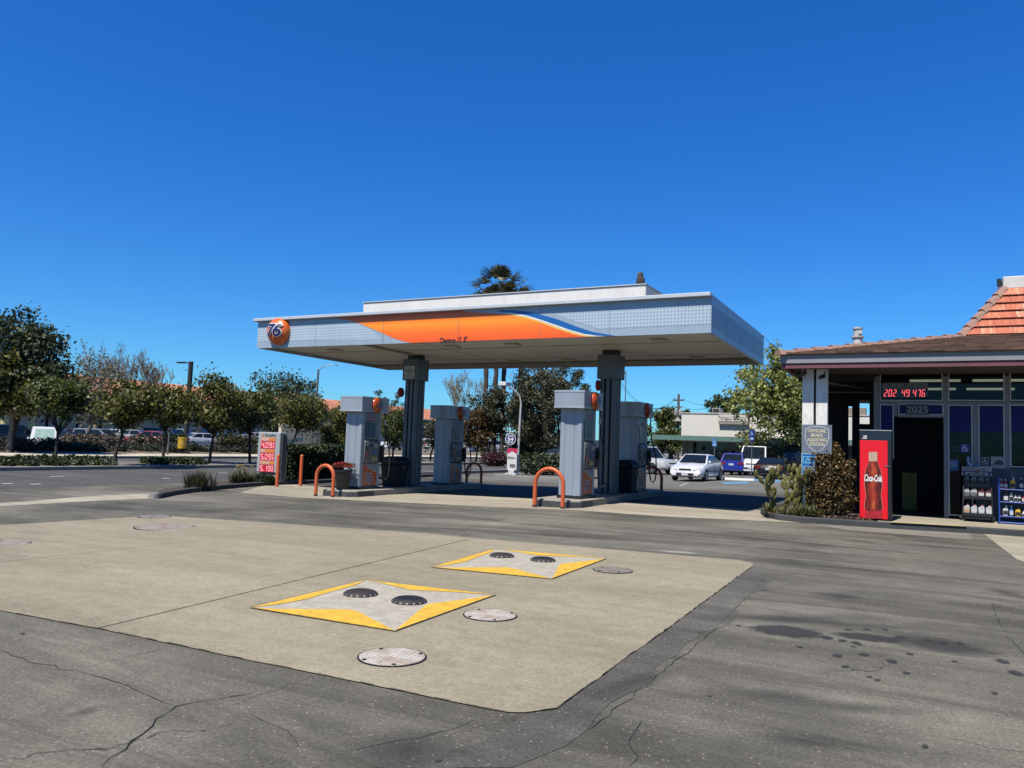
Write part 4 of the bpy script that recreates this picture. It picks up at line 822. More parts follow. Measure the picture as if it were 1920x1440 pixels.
b = MB()
for k in range(8): u = 1.9+k*.7; b.box(u-.008, u+.008, FV-.026, FV-.0205, ZS, z_sill-.04)
b.build("wall_battens", M_FRAME, st)
def pane(x0, y0, x1, y1, name="window", mt=None, tr=.05, u_end=None):
    a = fz(x0, y1); c = fz(x1, y0); ua, za, uc, zc = a[0], a[1], (u_end or c[0]), c[1]; e = .028; bb = MB()
    for q in ((ua, uc, za, za+e), (ua, uc, zc-e, zc), (ua, ua+e, za+e, zc-e), (uc-e, uc, za+e, zc-e)): bb.box(q[0], q[1], FV-.055, FV+.03, q[2], q[3])
    fr_ = bb.build(name, M_FRAMEL, st); bb = MB(); bb.box(ua+e+.001, uc-e-.001, FV-.012, FV-.004, za+e+.001, zc-e-.001); bb.build("pane", mt or GLASS("store_glass", (.60, .68, .72), .22), fr_); return fr_, (ua+e, uc-e, za+e, zc-e)
pane(1649.5, 692, 1768, 752); pane(1777.5, 692, 1883, 752); pane(1893, 692, 1990, 752, u_end=3.14)
w1, r1 = pane(1778.5, 759, 1823, 966); w2, r2 = pane(1834.5, 759, 1883, 876); w3, r3 = pane(1893.5, 759, 1990, 876, u_end=3.14)
pane(1649.5, 758, 1676, 860, "side_light", M_NAVYP)
t2, rt2 = pane(1684, 757, 1769, 778, "transom", M_NAVYP)
for w_, r_ in ((w1, r1), (w2, r2), (w3, r3)):
    bb = MB(); zb = r_[3]-.60; bb.box(r_[0]+.002, r_[1]-.002, FV-.024, FV-.016, zb, r_[3]-.001); bb.build("blue_film", M_NAVYP, w_)
# inside
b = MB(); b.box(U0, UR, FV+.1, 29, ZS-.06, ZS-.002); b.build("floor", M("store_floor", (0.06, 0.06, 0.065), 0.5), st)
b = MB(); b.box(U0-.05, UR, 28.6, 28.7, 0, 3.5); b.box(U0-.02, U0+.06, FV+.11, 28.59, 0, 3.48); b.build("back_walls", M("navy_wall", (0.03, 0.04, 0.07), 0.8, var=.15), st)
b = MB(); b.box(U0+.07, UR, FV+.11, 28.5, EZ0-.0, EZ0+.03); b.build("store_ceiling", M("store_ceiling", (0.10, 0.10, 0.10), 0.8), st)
b = MB()
for v in (21.6, 24.2): 
    for u in (.4, 1.75, 3.1): b.box(u-.55, u+.55, v-.03, v+.03, EZ0-.06, EZ0-.005)
b.build("ceiling_tubes", EM("tube_warm", (1.0, 0.86, 0.55), 0.55), st)
b = MB(); b.box(-.35, .0, 23.0, 23.05, ZS, 1.1); b.build("yellow_board", M("board_yellow", (0.5, 0.38, 0.06), 0.6), st)
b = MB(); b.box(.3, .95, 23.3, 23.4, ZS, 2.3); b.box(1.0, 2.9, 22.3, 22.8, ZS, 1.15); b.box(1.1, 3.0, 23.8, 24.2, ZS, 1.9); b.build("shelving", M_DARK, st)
b = MB()
for k in range(26): u = 1.05+rr_.random()*1.8; z = rr_.choice((1.151, 1.151, 1.95)); b.box(u, u+.09, 22.4+(1.5 if z > 1.5 else 0), 22.5+(1.5 if z > 1.5 else 0), z, z+rr_.uniform(.1, .25), k % 4)
b.build("shelf_goods", [M("goods_a", (0.3, 0.05, 0.05), .5), M("goods_b", (0.3, 0.3, 0.28), .5), M("goods_c", (0.06, 0.12, 0.3), .5), M("goods_d", (0.35, 0.22, 0.05), .5)], st)
# porch posts
for x in (1514.5, 1540.5):
    a = Vp(x, 800, 19.05); b = MB(); b.box(a.x-.125, a.x+.125, 19.05, 19.25, .1, 3.47); b.build("porch_post", M("post_white", (0.84, 0.83, 0.79), 0.75, var=.08, scale=5, dirt=.4), st, bevel=.008)
a = Vp(1528, 700, 19.3); b = MB(); b.box(a.x-.03, a.x+.06, 19.27, 19.6, .1, 3.46); b.build("downpipe", M_DARK, st)
b = MB(); q = lambda x, y: Vp(x, y, 26.0)
o1, o2 = q(1591, 812), q(1598, 762); o3, o4 = q(1612, 795), q(1630.5, 751); zT = 3.42
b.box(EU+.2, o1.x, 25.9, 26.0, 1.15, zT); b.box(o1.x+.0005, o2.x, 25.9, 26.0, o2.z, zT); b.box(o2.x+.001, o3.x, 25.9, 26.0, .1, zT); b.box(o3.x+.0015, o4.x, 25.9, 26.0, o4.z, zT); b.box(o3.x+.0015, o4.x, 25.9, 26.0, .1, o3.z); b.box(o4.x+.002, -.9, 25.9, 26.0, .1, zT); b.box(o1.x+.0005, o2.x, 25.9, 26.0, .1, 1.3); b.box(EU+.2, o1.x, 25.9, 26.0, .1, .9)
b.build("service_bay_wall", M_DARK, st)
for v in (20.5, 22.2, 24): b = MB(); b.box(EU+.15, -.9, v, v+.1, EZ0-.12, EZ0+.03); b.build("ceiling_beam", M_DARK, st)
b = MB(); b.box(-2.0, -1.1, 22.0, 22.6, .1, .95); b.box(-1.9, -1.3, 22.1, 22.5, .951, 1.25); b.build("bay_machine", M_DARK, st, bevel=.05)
b = MB(); b.tube([(-2.3, 20.2, 3.3), (-1.2, 22.5, 3.3)], .03, 8); b.build("bay_tube_light", M("tube_off", (0.4, 0.4, 0.38), .4), st)
a = Vp(1608, 640, 24)
t = thing("roof_vent", "short white vent pipe on the store's brown roof", "vent pipe", (a.x, 24, 4.0)); zt = a.z-4.0+.12
b = MB(); b.tube([(0, 0, 0), (0, 0, zt)], .13, 14); b.build("pipe", M("vent_white", (0.66, 0.66, 0.64), .5, dirt=.2), t, smooth=True, autosmooth=30)
b = MB(); b.lathe([(.17, zt-.02), (.17, zt+.02), (.11, zt+.03), (.11, zt+.22), (.14, zt+.23), (.14, zt+.27), (.001, zt+.3)], n=14); b.box(.02, .125, -.13, -.05, zt+.08, zt+.18); b.build("cowl", M("vent_cowl", (0.6, 0.6, 0.58), .5), t, smooth=True, autosmooth=30)
for k, (x, y) in enumerate(((1498, 702), (1509, 699), (1545, 705))):
    a = Vp(x, y, 18.95); t = thing("security_camera", ("black camera hung free at the very corner of the eave", "black camera on the white post nearest the eave corner", "black camera on the white post nearer the store door")[k], "camera", (a.x, 18.95, a.z), R(25-30*k), "black cameras under the store eave")
    b = MB(); b.tube([(0, .0, 0), (0, -.14, -.045)], .045, 10); b.build("body", M_BLKPL, t, smooth=True, autosmooth=30); b = MB(); b.tube([(0, 0, 0), (0, .04, .1)], .015, 6); b.build("bracket", M_BLKPL, t)
# pavement in front of the store
kk_ = [(-3.2, 31), (-3.3, 19.7), (-3.05, 18.75), (-2.7, 18.25), (-2.2, 18.02), (-.5, 18.28), (.9, 18.62), (7, 18.75)]
kerb("store_kerb", kk_, .16, .13, C_DKERB)
sheet("store_walk", [(-.75, 18.3), (.9, 18.68), (7, 18.8), (7, FV+.1), (-.75, FV+.1)], .128, C_PAD)
sheet("bed_soil", [(-3.2, 30), (-3.25, 19.7), (-3.0, 18.8), (-2.65, 18.32), (-2.15, 18.1), (-.75, 18.28), (-.75, 30)], .10, bpy.data.materials["mulch"])
ye = MB(); a = Vector((-.5, 18.195, 0)); c = Vector((.9, 18.535, 0)); d = (c-a).normalized(); nn_ = Vector((d.y, -d.x, 0))
ye.add([a-nn_*.094+Vector((0, 0, .085)), c-nn_*.094+Vector((0, 0, .085)), c-nn_*.094+Vector((0, 0, .134)), a-nn_*.094+Vector((0, 0, .134)), c+nn_*.03+Vector((0, 0, .134)), a+nn_*.03+Vector((0, 0, .134))], [(0, 1, 2, 3), (3, 2, 4, 5)])
ye.build("yellow_step_edge", M("step_yellow", (0.62, 0.50, 0.18), .75, dirt=.5), kind='structure')
# ---------------------------------------------------------------- things on and before the facade
a = fz(1693, 743); c = fz(1700, 717); L0, R0 = fz(1654, 740)[0], fz(1740, 740)[0]; zb, zu = fz(1690, 746)[1], fz(1690, 718)[1]
t = thing("jackpot_display", "red digital display reading 202, 49 and 476 in the window above the door", "display", ((L0+R0)/2, FV-.055, zb)); Wj = R0-L0
b = MB(); b.box(-Wj/2, Wj/2, -.045, -.002, 0, zu-zb); b.build("case", M("display_teal", (0.028, 0.06, 0.085), .4), t)
b = MB()
for k in range(3): b.box(-Wj/2+.01+k*Wj/3, -Wj/2-.01+(k+1)*Wj/3, -.049, -.0455, (zu-zb)*.60, (zu-zb)*.96)
b.build("header_cards", M("card_grey", (0.20, 0.24, 0.27), .6), t)
b = MB()
for k, s_ in enumerate(("POWER", "SUPER", "MEGA")):
    if False: b.text(s_, (0, 0, 0), UX, UY, .03)
for k in range(3): b.box(-Wj/2+.05+k*Wj/3, -Wj/2-.05+(k+1)*Wj/3, -.051, -.0495, (zu-zb)*.68, (zu-zb)*.74); b.box(-Wj/2+.12+k*Wj/3, -Wj/2-.12+(k+1)*Wj/3, -.051, -.0495, (zu-zb)*.8, (zu-zb)*.9)
b.build("card_print", M("card_print", (0.06, 0.09, 0.12), .6), t)
b = MB(); dw = Wj*.07; dh = (zu-zb)*.46
for s_, x in (("202", -Wj*.46), (" 49", -.17*Wj), ("476", Wj*.165)):
    for i, ch in enumerate(s_): b.seg(ch, (x+i*dw*1.38, -.0505, .025), UX, UY, dw, dh, sl=.12, th=.2)
b.build("digits", M_REDLED, t)
a = fz(1720, 768); t = thing("house_number", "2025 in pale serif numerals on a black plate over the door", "number plate", (a[0], FV-.058, a[1])); wn = fz(1741, 768)[0]-fz(1698, 768)[0]; hn = fz(1720, 758)[1]-fz(1720, 777)[1]
b = MB(); b.plate((0, 0, 0), UX, UY, -wn/2, wn/2, -hn/2, hn/2, .01); b.build("plate", M_BLACK, t)
b = MB(); b.text("2025", (0, -.011, -hn*.34), UX, UY, height=hn*.70, width=wn*.92, lift=.002); b.build("numerals", M("num_grey", (0.42, 0.44, 0.45), .5), t)
def isa(bb, o, s_, mi=0, X=UX, Y=UY):                       # wheelchair symbol
    o = Vector(o); X = Vector(X); Y = Vector(Y)
    P_ = lambda x, y: o+X*(x*s_)+Y*(y*s_)
    def stroke(pts, w_):
        for p, q in zip(pts, pts[1:]):
            d = Vector((q[0]-p[0], q[1]-p[1])).normalized(); n_ = Vector((-d.y, d.x))*w_/2; bb.poly([P_(p[0]+n_.x, p[1]+n_.y), P_(q[0]+n_.x, q[1]+n_.y), P_(q[0]-n_.x, q[1]-n_.y), P_(p[0]-n_.x, p[1]-n_.y)], mi)
    stroke([(-.05+.26*math.cos(a), -.12+.26*math.sin(a)) for a in [R(115+i*18) for i in range(13)]], .07); stroke([(-.08, .30), (-.04, -.02), (.18, -.02), (.26, -.32), (.36, -.29)], .085); stroke([(-.06, .14), (.14, .14)], .07)
    bb.poly([P_(-.09+.07*math.cos(k*.785), .40+.07*math.sin(k*.785)) for k in range(8)], mi)
def sticker(x0, y0, x1, y1, name, label, cat, back, body=None, lift=.02, grp=None):
    q0 = fz(x0, y1); q1 = fz(x1, y0); r = thing(name, label, cat, ((q0[0]+q1[0])/2, FV-lift-.006, (q0[1]+q1[1])/2), 0, grp); w_, h_ = q1[0]-q0[0], q1[1]-q0[1]
    bb = MB(); bb.plate((0, 0, 0), UX, UY, -w_/2, w_/2, -h_/2, h_/2, .004); bb.build("card", back, r)
    return r, w_, h_
M_SBLUE = M("sign_blue", (0.02, 0.10, 0.42), .4); M_SWHITE = M_LWHITE
r, w_, h_ = sticker(1801, 833, 1817, 848, "access_sticker", "blue wheelchair sticker in the tall window by the door", "sticker", M("sticker_blue", (0.02, 0.03, 0.30), .4)); bb = MB(); isa(bb, (0, -.006, 0), h_*.9); bb.build("symbol", M_LWHITE, r)
r, w_, h_ = sticker(1839, 858, 1854, 872, "access_sticker", "black and white wheelchair sticker low in the middle window", "sticker", M("sticker_white", (0.5, 0.5, 0.5), .5)); bb = MB(); bb.plate((0, -.005, 0), UX, UY, -w_*.42, w_*.42, -h_*.42, h_*.42, .002); bb.build("field", M_BLACK, r); bb = MB(); isa(bb, (0, -.009, 0), h_*.8); bb.build("symbol", M_LWHITE, r)
r, w_, h_ = sticker(1858, 857, 1888, 874, "window_notice", "white notice with a dark triangular picture low in the middle window", "notice", M("notice_pale", (0.46, 0.46, 0.46), .5)); bb = MB(); bb.prism([(-w_*.42, -.005, -h_*.35), (w_*.42, -.005, -h_*.35), (w_*.12, -.005, h_*.15), (-w_*.12, -.005, h_*.15)], (0, -.003, 0)); bb.build("picture", M("notice_dark", (0.03, 0.035, 0.05), .5), r)
r, w_, h_ = sticker(1779, 862, 1797, 882, "window_poster", "blue poster at the foot of the tall window by the door", "poster", M("poster_blue", (0.015, 0.10, 0.34), .4))
bb = MB()
for k in range(3): bb.plate((0, -.005, 0), UX, UY, -w_*.35, w_*.3, h_*(.22-k*.18), h_*(.30-k*.18), .002)
bb.build("print", M("print_pale", (0.3, 0.42, 0.55), .5), r)
r, w_, h_ = sticker(1812, 856, 1823, 878, "state_outline_sticker", "blue and white outline sticker low in the tall window", "sticker", M("sticker_blue", (0.02, 0.03, 0.30), .4)); bb = MB(); bb.prism([(-w_*.4, -.005, h_*.45), (-w_*.05, -.005, h_*.45), (0, -.005, h_*.1), (w_*.45, -.005, -h_*.25), (w_*.3, -.005, -h_*.4), (0, -.005, -h_*.3), (-w_*.4, -.005, h_*.1)], (0, -.003, 0)); bb.build("outline", M("print_white", (0.45, 0.5, 0.55), .5), r)
r, w_, h_ = sticker(1780, 836, 1799, 846, "window_shelf_cards", "small white cards behind the tall window's glass by the blue wheelchair sticker", "cards", M("card_pale", (0.24, 0.25, 0.26), .5), lift=-.03)
bb = MB(); bb.plate((0, -.005, 0), UX, UY, -w_*.45, -w_*.05, -h_*.3, h_*.4, .002); bb.build("blue_card", M("card_navy", (0.02, 0.03, 0.12), .5), r)
# vending machine
VV = 18.5; a = Vp(1611, 976, VV); c = Vp(1672, 826, VV); x0, x1 = a.x, c.x; zr0, zr1 = Vp(1640, 974, VV).z, Vp(1640, 826, VV).z; zt = Vp(1640, 806, VV).z
vm = thing("vending_machine", "tall black vending machine with a red cola bottle door beside the bush", "vending machine", (x0, VV, .128)); z0 = .128; Wv = x1-x0
b = MB(); b.box(0, Wv, .012, .82, .03, zt-z0-.02); b.build("cabinet", M("vending_black", (0.012, 0.013, 0.016), .35), vm, bevel=.012)
xr = Vp(1664.5, 900, VV).x-x0
b = MB(); b.box(.0, Wv, -.01, .8, zt-z0-.018, zt-z0+.0); b.build("top_edge", M("edge_pale", (0.45, 0.46, 0.47), .4), vm)
b = MB(); b.box(.012, xr, -.02, .011, zr0-z0+.02, zr1-z0); door = b.build("door_panel", M("cola_red", (0.85, 0.004, 0.014), .35, var=.04), vm, bevel=.006)
b = MB(); b.box(.01, Wv-.01, -.005, .011, zr1-z0+.01, zt-z0-.03); b.build("header", M("header_dark", (0.018, 0.03, 0.045), .3), vm)
def pz(x, y): q = Vp(x, y, VV-.022); return Vector((q.x-x0, 0, q.z-z0))
b = MB(); q = pz(1624, 822); b.text("is", (q.x+.01, -.009, q.z-.01), (0, 0, 1), (-1, 0, 0), height=.10, align='L', offset=.02); b.build("header_lettering", M_LWHITE, vm)
zz = lambda x, y: pz(1580+x/5.647, 780+y/5.647)
prof = [(380, 42, 322), (400, 47, 322), (440, 46, 322), (480, 44, 322), (505, 52, 322), (540, 66, 322), (580, 80, 323), (630, 88, 324), (690, 90, 325), (730, 92, 325), (790, 84, 325), (850, 78, 326), (890, 84, 326), (930, 92, 327), (965, 92, 327), (990, 86, 327), (998, 70, 327)]
def outline(k, y0=0, y1=2000, d=-.024):
    Lq = [zz(cx-w_*k, y) for y, w_, cx in prof if y0 <= y <= y1]; Rq = [zz(cx+w_*k, y) for y, w_, cx in prof if y0 <= y <= y1][::-1]
    return [Vector((p.x, d, p.z)) for p in Lq+Rq]
def cola_glass():
    mt, t, bs, _ = newmat("cola_bottle_print"); co = coord(t); sp = nd(t, "ShaderNodeSeparateXYZ"); t.links.new(co, sp.inputs[0])
    n = noise(t, mapping(t, co, (9, 1, 1.6)), 3.2, 5, .7, 1.0)
    xc = mth(t, 'ABSOLUTE', mth(t, 'DIVIDE', mth(t, 'SUBTRACT', sp.outputs[0], zz(322, 700).x), zz(414, 700).x-zz(322, 700).x)); n = mth(t, 'ADD', mth(t, 'MULTIPLY', n, .9), mth(t, 'MULTIPLY', mth(t, 'SUBTRACT', .55, xc), .34))
    c = ramp(t, n, [(0.26, (0.012, 0.003, 0.002)), (0.44, (0.08, 0.008, 0.004)), (0.60, (0.24, 0.022, 0.007)), (0.78, (0.42, 0.12, 0.03)), (0.9, (0.48, 0.34, 0.22))])
    t.links.new(c, bs.inputs['Base Color']); bs.inputs['Roughness'].default_value = .3; return mt
b = MB(); b.poly(outline(1.06)); b.build("bottle_halo", M("halo_pink", (0.75, 0.22, 0.16), .4), door)
b = MB(); b.poly(outline(1.0, 0, 2000, -.026)); b.build("bottle_print", cola_glass(), door)
b = MB(); b.poly(outline(.96, 380, 480, -.028)); b.build("bottle_cap", M("cap_print", (0.62, 0.42, 0.32), .4, var=.2, scale=30), door)
b = MB(); b.poly([Vector((p.x, -.026, p.z)) for p in (zz(240, 1003), zz(415, 1003), zz(418, 1085), zz(236, 1085))]); b.build("bottle_reflection", M("reflection_print", (0.52, 0.02, 0.03), .4, var=.3, scale=12), door)
q = zz(322, 690); b = MB(); b.text("Coca-Cola", (q.x, -.028, q.z), UX, UY, width=zz(415, 0).x-zz(232, 0).x, height=abs(zz(0, 630).z-zz(0, 690).z)*1.15, shear=.3, offset=.035, lift=.003); b.build("wordmark", M_LWHITE, door)
b = MB(); q = pz(1660, 874); b.box(q.x-.02, Wv-.05, -.03, -.021, q.z-.012, q.z+.012); b.build("handle", M_STEEL, vm)
b = MB(); b.box(xr+.004, Wv-.012, -.012, .0115, .06, zr1-z0); b.build("coin_strip", M("strip_black", (0.02, 0.021, 0.024), .3), vm)
# ---- display racks and their bottles
RV = 20.12
def rz_(x, y, v=RV): p = Vp(x, y, v); return p
a = rz_(1805, 970); c = rz_(1862, 970); rkx, rkw = (a.x+c.x)/2, (c.x-a.x)
shz = [rz_(1830, y).z for y in (909, 932, 964)]
t = thing("oil_rack", "black wheeled rack of motor oil bottles under a highest quality sign", "display rack", (rkx, RV, .128)); B0 = .128
b = MB()
for s_ in (-1, 1): b.tube([(s_*rkw/2, .0, .04), (s_*(rkw/2-.03), .05, shz[0]-B0+.1), (s_*(rkw/2-.06), .28, 1.18)], .014, 8); b.tube([(s_*rkw/2, .36, .04), (s_*(rkw/2-.06), .30, 1.18)], .014, 8)
b.build("frame", M_BLKPL, t, smooth=True)
for k, z in enumerate(shz):
    b = MB(); b.box(-rkw/2+.02, rkw/2-.02, -.01+.04*(2-k), .30, z-B0-.03, z-B0-.005); b.box(-rkw/2+.02, rkw/2-.02, -.014+.04*(2-k), -.0102+.04*(2-k), z-B0-.05, z-B0+.02); b.build("shelf", M_BLKPL, t)
b = MB(); b.box(-rkw/2+.03, rkw/2-.03, .0, .32, .06, .12); b.build("base", M_BLKPL, t, bevel=.01)
for s_ in (-1, 1):
    b = MB(); b.lathe([(.06, -.015), (.06, .015), (.001, .016)], (s_*(rkw/2+.03), .3, .06), 14, X=(0, 1, 0), Y=(0, 0, 1), Z=(1, 0, 0)); b.build("wheel", M_RUBBER, t)
za, zb2 = rz_(1830, 876).z-B0, rz_(1830, 893).z-B0; yS = .20
b = MB(); b.box(-rkw/2+.0, rkw/2-.0, yS, yS+.01, zb2, za); sg = b.build("rack_sign", M("rack_white", (0.48, 0.48, 0.47), .5), t)
b = MB(); hh = za-zb2; b.box(-rkw/2+.001, rkw/2-.001, yS-.003, yS-.0005, zb2+hh*.42, zb2+hh*.58); b.build("sign_band", M_NAVY, sg)
b = MB(); b.text("HIGHEST QUALITY", (0, yS-.004, zb2+hh*.66), UX, UY, height=hh*.28, width=rkw*.92, offset=.015, lift=.002); b.text("MOTOR OIL", (0, yS-.004, zb2+hh*.06), UX, UY, height=hh*.28, width=rkw*.62, offset=.015, lift=.002, shear=.15); b.build("sign_lettering", M_BLACK, sg)
b = MB(); b.lathe([(.04, 0), (.03, .004), (.001, .005)], (0, yS-.004, zb2+hh*.5), 10, X=UX, Y=UY, Z=(0, -1, 0)); b.build("sign_emblem", M("emblem_red", (0.35, 0.06, 0.04), .5), sg)
def jug(mb_, w_, h_, d_):
    pts = [(-w_/2, 0), (w_/2, 0), (w_/2, h_*.66), (w_*.42, h_*.80), (w_*.30, h_*.88), (w_*.05, h_*.88), (-w_*.5, h_*.66)]
    mb_.prism([(x, 0, z) for x, z in pts], (0, d_, 0)); return mb_
def bottle(loc, col, cap, lab, label, group, hgt=.20, wd=.105, sp=False, nm="oil_bottle", cat="bottle"):
    r = thing(nm, label, cat, loc, 0, group)
    bb = MB(); (jug(bb, wd, hgt, .06) if not sp else bb.lathe([(wd*.48, 0), (wd*.5, hgt*.1), (wd*.5, hgt*.55), (wd*.2, hgt*.8), (wd*.16, hgt*.9)], (0, .03, 0), 12)); bb.build("bottle_body", col, r, smooth=True, bevel=.008 if not sp else 0)
    bb = MB(); x = wd*.17 if not sp else 0; bb.tube([(x, .03, hgt*.87), (x, .03, hgt*1.0)], .02 if not sp else wd*.2, 10); bb.build("cap", cap, r)
    bb = MB(); bb.box(-wd*.42, wd*.42, -.004 if not sp else .03-wd*.5-.003, -.001 if not sp else .03-wd*.5+.01, hgt*.14, hgt*.5); bb.build("paper_label", lab, r); return r
m_sil = M("oil_silver", (0.55, 0.56, 0.58), .4); m_drk = M("oil_shade_dark", (0.10, 0.11, 0.125), .4); m_mar = M("oil_maroon", (0.16, 0.03, 0.04), .4); m_capr = M("cap_red", (0.36, 0.05, 0.05), .5); m_capg = M("cap_grey", (0.2, 0.2, 0.2), .5)  # dark bottle colour has the top shelf's shade put into it
m_lab = [M("label_white", (0.66, 0.66, 0.64), .5), M("label_grey", (0.16, 0.16, 0.17), .5), M("label_black", (0.02, 0.02, 0.022), .5), M("label_tan", (0.6, 0.35, 0.2), .5)]
for k, z in enumerate(shz):
    for i in range(4):
        x = rkx-rkw*.36+i*rkw*.245; y = RV+.03+.04*(2-k)
        col, cap, lab, lb = ((m_drk, m_drk, m_lab[2], "oil bottle coloured dark for the shaded top row of the black rack"), ((m_sil, m_capr, m_lab[1], "silver oil bottle beside the maroon ones in the black rack's middle row") if i < 2 else (m_mar, m_capr, m_lab[0], "maroon oil bottle with a round pale label in the middle row")), (m_sil, m_capr, m_lab[0 if i else 3], "silver oil bottle with a red cap in the black rack's bottom row"))[k]
        bottle((x, y, z+(.0)), col, cap, lab, lb, ("dark bottles on the top row", ("silver bottles on the middle row" if i < 2 else "maroon bottles on the middle row"), "silver bottles on the bottom row")[k], hgt=(.21, .205, .215)[k], wd=rkw*.21)
a = rz_(1874, 975); Wb = 1.3; bx = a.x
t = thing("fluid_rack", "blue wire rack of colourful car fluids and sprays", "display rack", (bx, RV, .128)); M_BW = M("rack_blue", (0.02, 0.07, 0.42), .35)
zs = [rz_(1890, y).z-B0 for y in (917, 941, 968)]; zt = rz_(1880, 896).z-B0
b = MB()
for s_ in (0, Wb): b.tube([(s_, .30, .02), (s_, .0, .02), (s_, -.0, zt), (s_, .30, zt)], .02, 8)
b.tube([(0, 0, .03), (Wb, 0, .03)], .022, 8); b.build("frame", M_BW, t, smooth=True)
for z in zs: b = MB(); b.tube([(0, 0, z-.01), (Wb, 0, z-.01)], .014, 8); b.box(.02, Wb-.02, .02, .29, z-.015, z-.004); b.build("shelf", M_BW, t)
cols = {'y': M("fluid_yellow", (0.75, 0.48, 0.03), .4), 'w': M("fluid_white", (0.7, 0.7, 0.68), .4), 'b': M("fluid_blue", (0.08, 0.25, 0.55), .4), 'r': M("fluid_red", (0.42, 0.03, 0.03), .4), 'k': M("fluid_black", (0.02, 0.02, 0.022), .4), 'g': M("fluid_green", (0.2, 0.36, 0.06), .4)}
rows = ((zs[0], (("r", "w", .05, .22, 1, "red spray can with a white cap at the end of the top shelf"), ("r", "w", .13, .22, 1, "red spray can with a white cap between another can and the yellow jug"), ("y", "w", .26, .26, 0, "big yellow jug with a white cap on the blue rack's top shelf"), ("k", "w", .42, .27, 1, "black trigger spray bottle with a green label on the top shelf"), ("k", "g", .56, .22, 1, "black bottle with a green cap on the top shelf"), ("r", "k", .68, .2, 1, "red can with a black cap on the top shelf"))),
        (zs[1], (("k", "r", .13, .25, 0, "black oil jug with a red cap on the blue rack's middle shelf"), ("w", "k", .23, .24, 1, "grey white can with a dark cap on the middle shelf"), ("w", "k", .31, .19, 1, "small white bottle next to the grey can on the middle shelf"), ("w", "k", .38, .19, 1, "small white bottle next to the red ones on the middle shelf"), ("r", "k", .46, .19, 1, "small red bottle next to the white ones on the middle shelf"), ("r", "k", .54, .19, 1, "small red bottle on the middle shelf, farthest from the white ones"))),
        (zs[2], (("w", "w", .12, .24, 0, "white jug on the blue rack's bottom shelf"), ("b", "w", .23, .24, 1, "blue bottle with a white cap on the bottom shelf"), ("y", "k", .35, .21, 0, "yellow jug on the blue rack's bottom shelf"), ("w", "w", .46, .14, 1, "small pale bottle on the bottom shelf next to the yellow jug"), ("w", "w", .54, .14, 1, "small pale bottle on the bottom shelf, farthest from the yellow jug"))))
for z, items in rows:
    for cbt, ccap, x, hgt, sp, lb in items: bottle((bx+x, RV+.07, z+B0), cols[cbt], cols[ccap], m_lab[0 if cbt in 'rkb' else 2], lb, "car fluids on the blue rack", hgt=hgt*.95, wd=.095 if not sp else .075, sp=bool(sp), nm="fluid_bottle")
# signs at the bed
SV = 18.72
def sz(x, y): p = Vp(x, y, SV); return p
a, c = sz(1504, 850), sz(1560, 797); cx, cz, w_, h_ = (a.x+c.x)/2, (a.z+c.z)/2, c.x-a.x, c.z-a.z
r = sgn("brake_station_sign", "square grey sign with a shield reading official brake adjusting station", "sign", (cx, SV, cz), UX, UY, w_, h_, M("sign_slate", (0.21, 0.24, 0.30), .35, var=.15, scale=3), None)
sh = [(-.40, .36), (-.22, .43), (0, .455), (.22, .43), (.40, .36), (.405, .05), (.34, -.16), (.2, -.33), (0, -.46), (-.2, -.33), (-.34, -.16), (-.405, .05)]
b = MB(); n = len(sh)
for i in range(n):
    p, q = Vector(sh[i]), Vector(sh[(i+1) % n]); b.poly([(p.x*w_, -.0125, p.y*h_), (q.x*w_, -.0125, q.y*h_), (q.x*w_*.95, -.0125, q.y*h_*.955), (p.x*w_*.95, -.0125, p.y*h_*.955)])
b.build("shield_outline", M("shield_white", (0.66, 0.70, 0.66), .5), r)
b = MB()
for k, s_ in enumerate(("OFFICIAL", "BRAKE", "ADJUSTING", "STATION")): b.text(s_, (0, -.0125, (.24-k*.155)*h_), UX, UY, height=h_*.115, width=w_*(.64, .40, .66, .50)[k], offset=.015, lift=.003)
b.build("lettering", M("sign_cream", (0.78, 0.70, 0.42), .5), r)
b = MB(); b.box(-.3, -.25, .03, .08, -cz+.1-.0, h_/2); b.build("sign_post", M_STEEL, r)
a, c = sz(1503, 890), sz(1531, 851); cx, cz, w_, h_ = (a.x+c.x)/2, (a.z+c.z)/2, c.x-a.x, c.z-a.z
r = sgn("access_sign", "blue wheelchair access sign below the grey shield sign, half behind the bush", "sign", (cx, SV-.03, cz), UX, UY, w_, h_, M("access_blue", (0.01, 0.16, 0.50), .4), None, edge=M("edge_blue", (0.45, 0.62, 0.78), .5), border=.012)
b = MB(); isa(b, (-.01, -.0125, h_*.2), h_*.36)
for q in ((-.13, .13, .34, .36), (-.13, .13, .05, .07), (-.13, -.115, .07, .34), (.115, .13, .07, .34)): b.plate((0, -.011, 0), UX, UY, q[0], q[1], q[2]*h_, q[3]*h_, .002)
b.build("symbol", M("access_pale", (0.30, 0.72, 0.82), .5), r)
b = MB(); b.text("ACCESS RAMP", (0, -.0125, -h_*.17), UX, UY, height=.045, width=w_*.86, offset=.01); b.text("IN THE REAR", (0, -.0125, -h_*.29), UX, UY, height=.045, width=w_*.86, offset=.01); b.plate((0, -.011, 0), UX, UY, -.1, .12, -h_*.41, -h_*.39, .002); b.build("lettering", M("access_text", (0.5, 0.66, 0.8), .5), r)
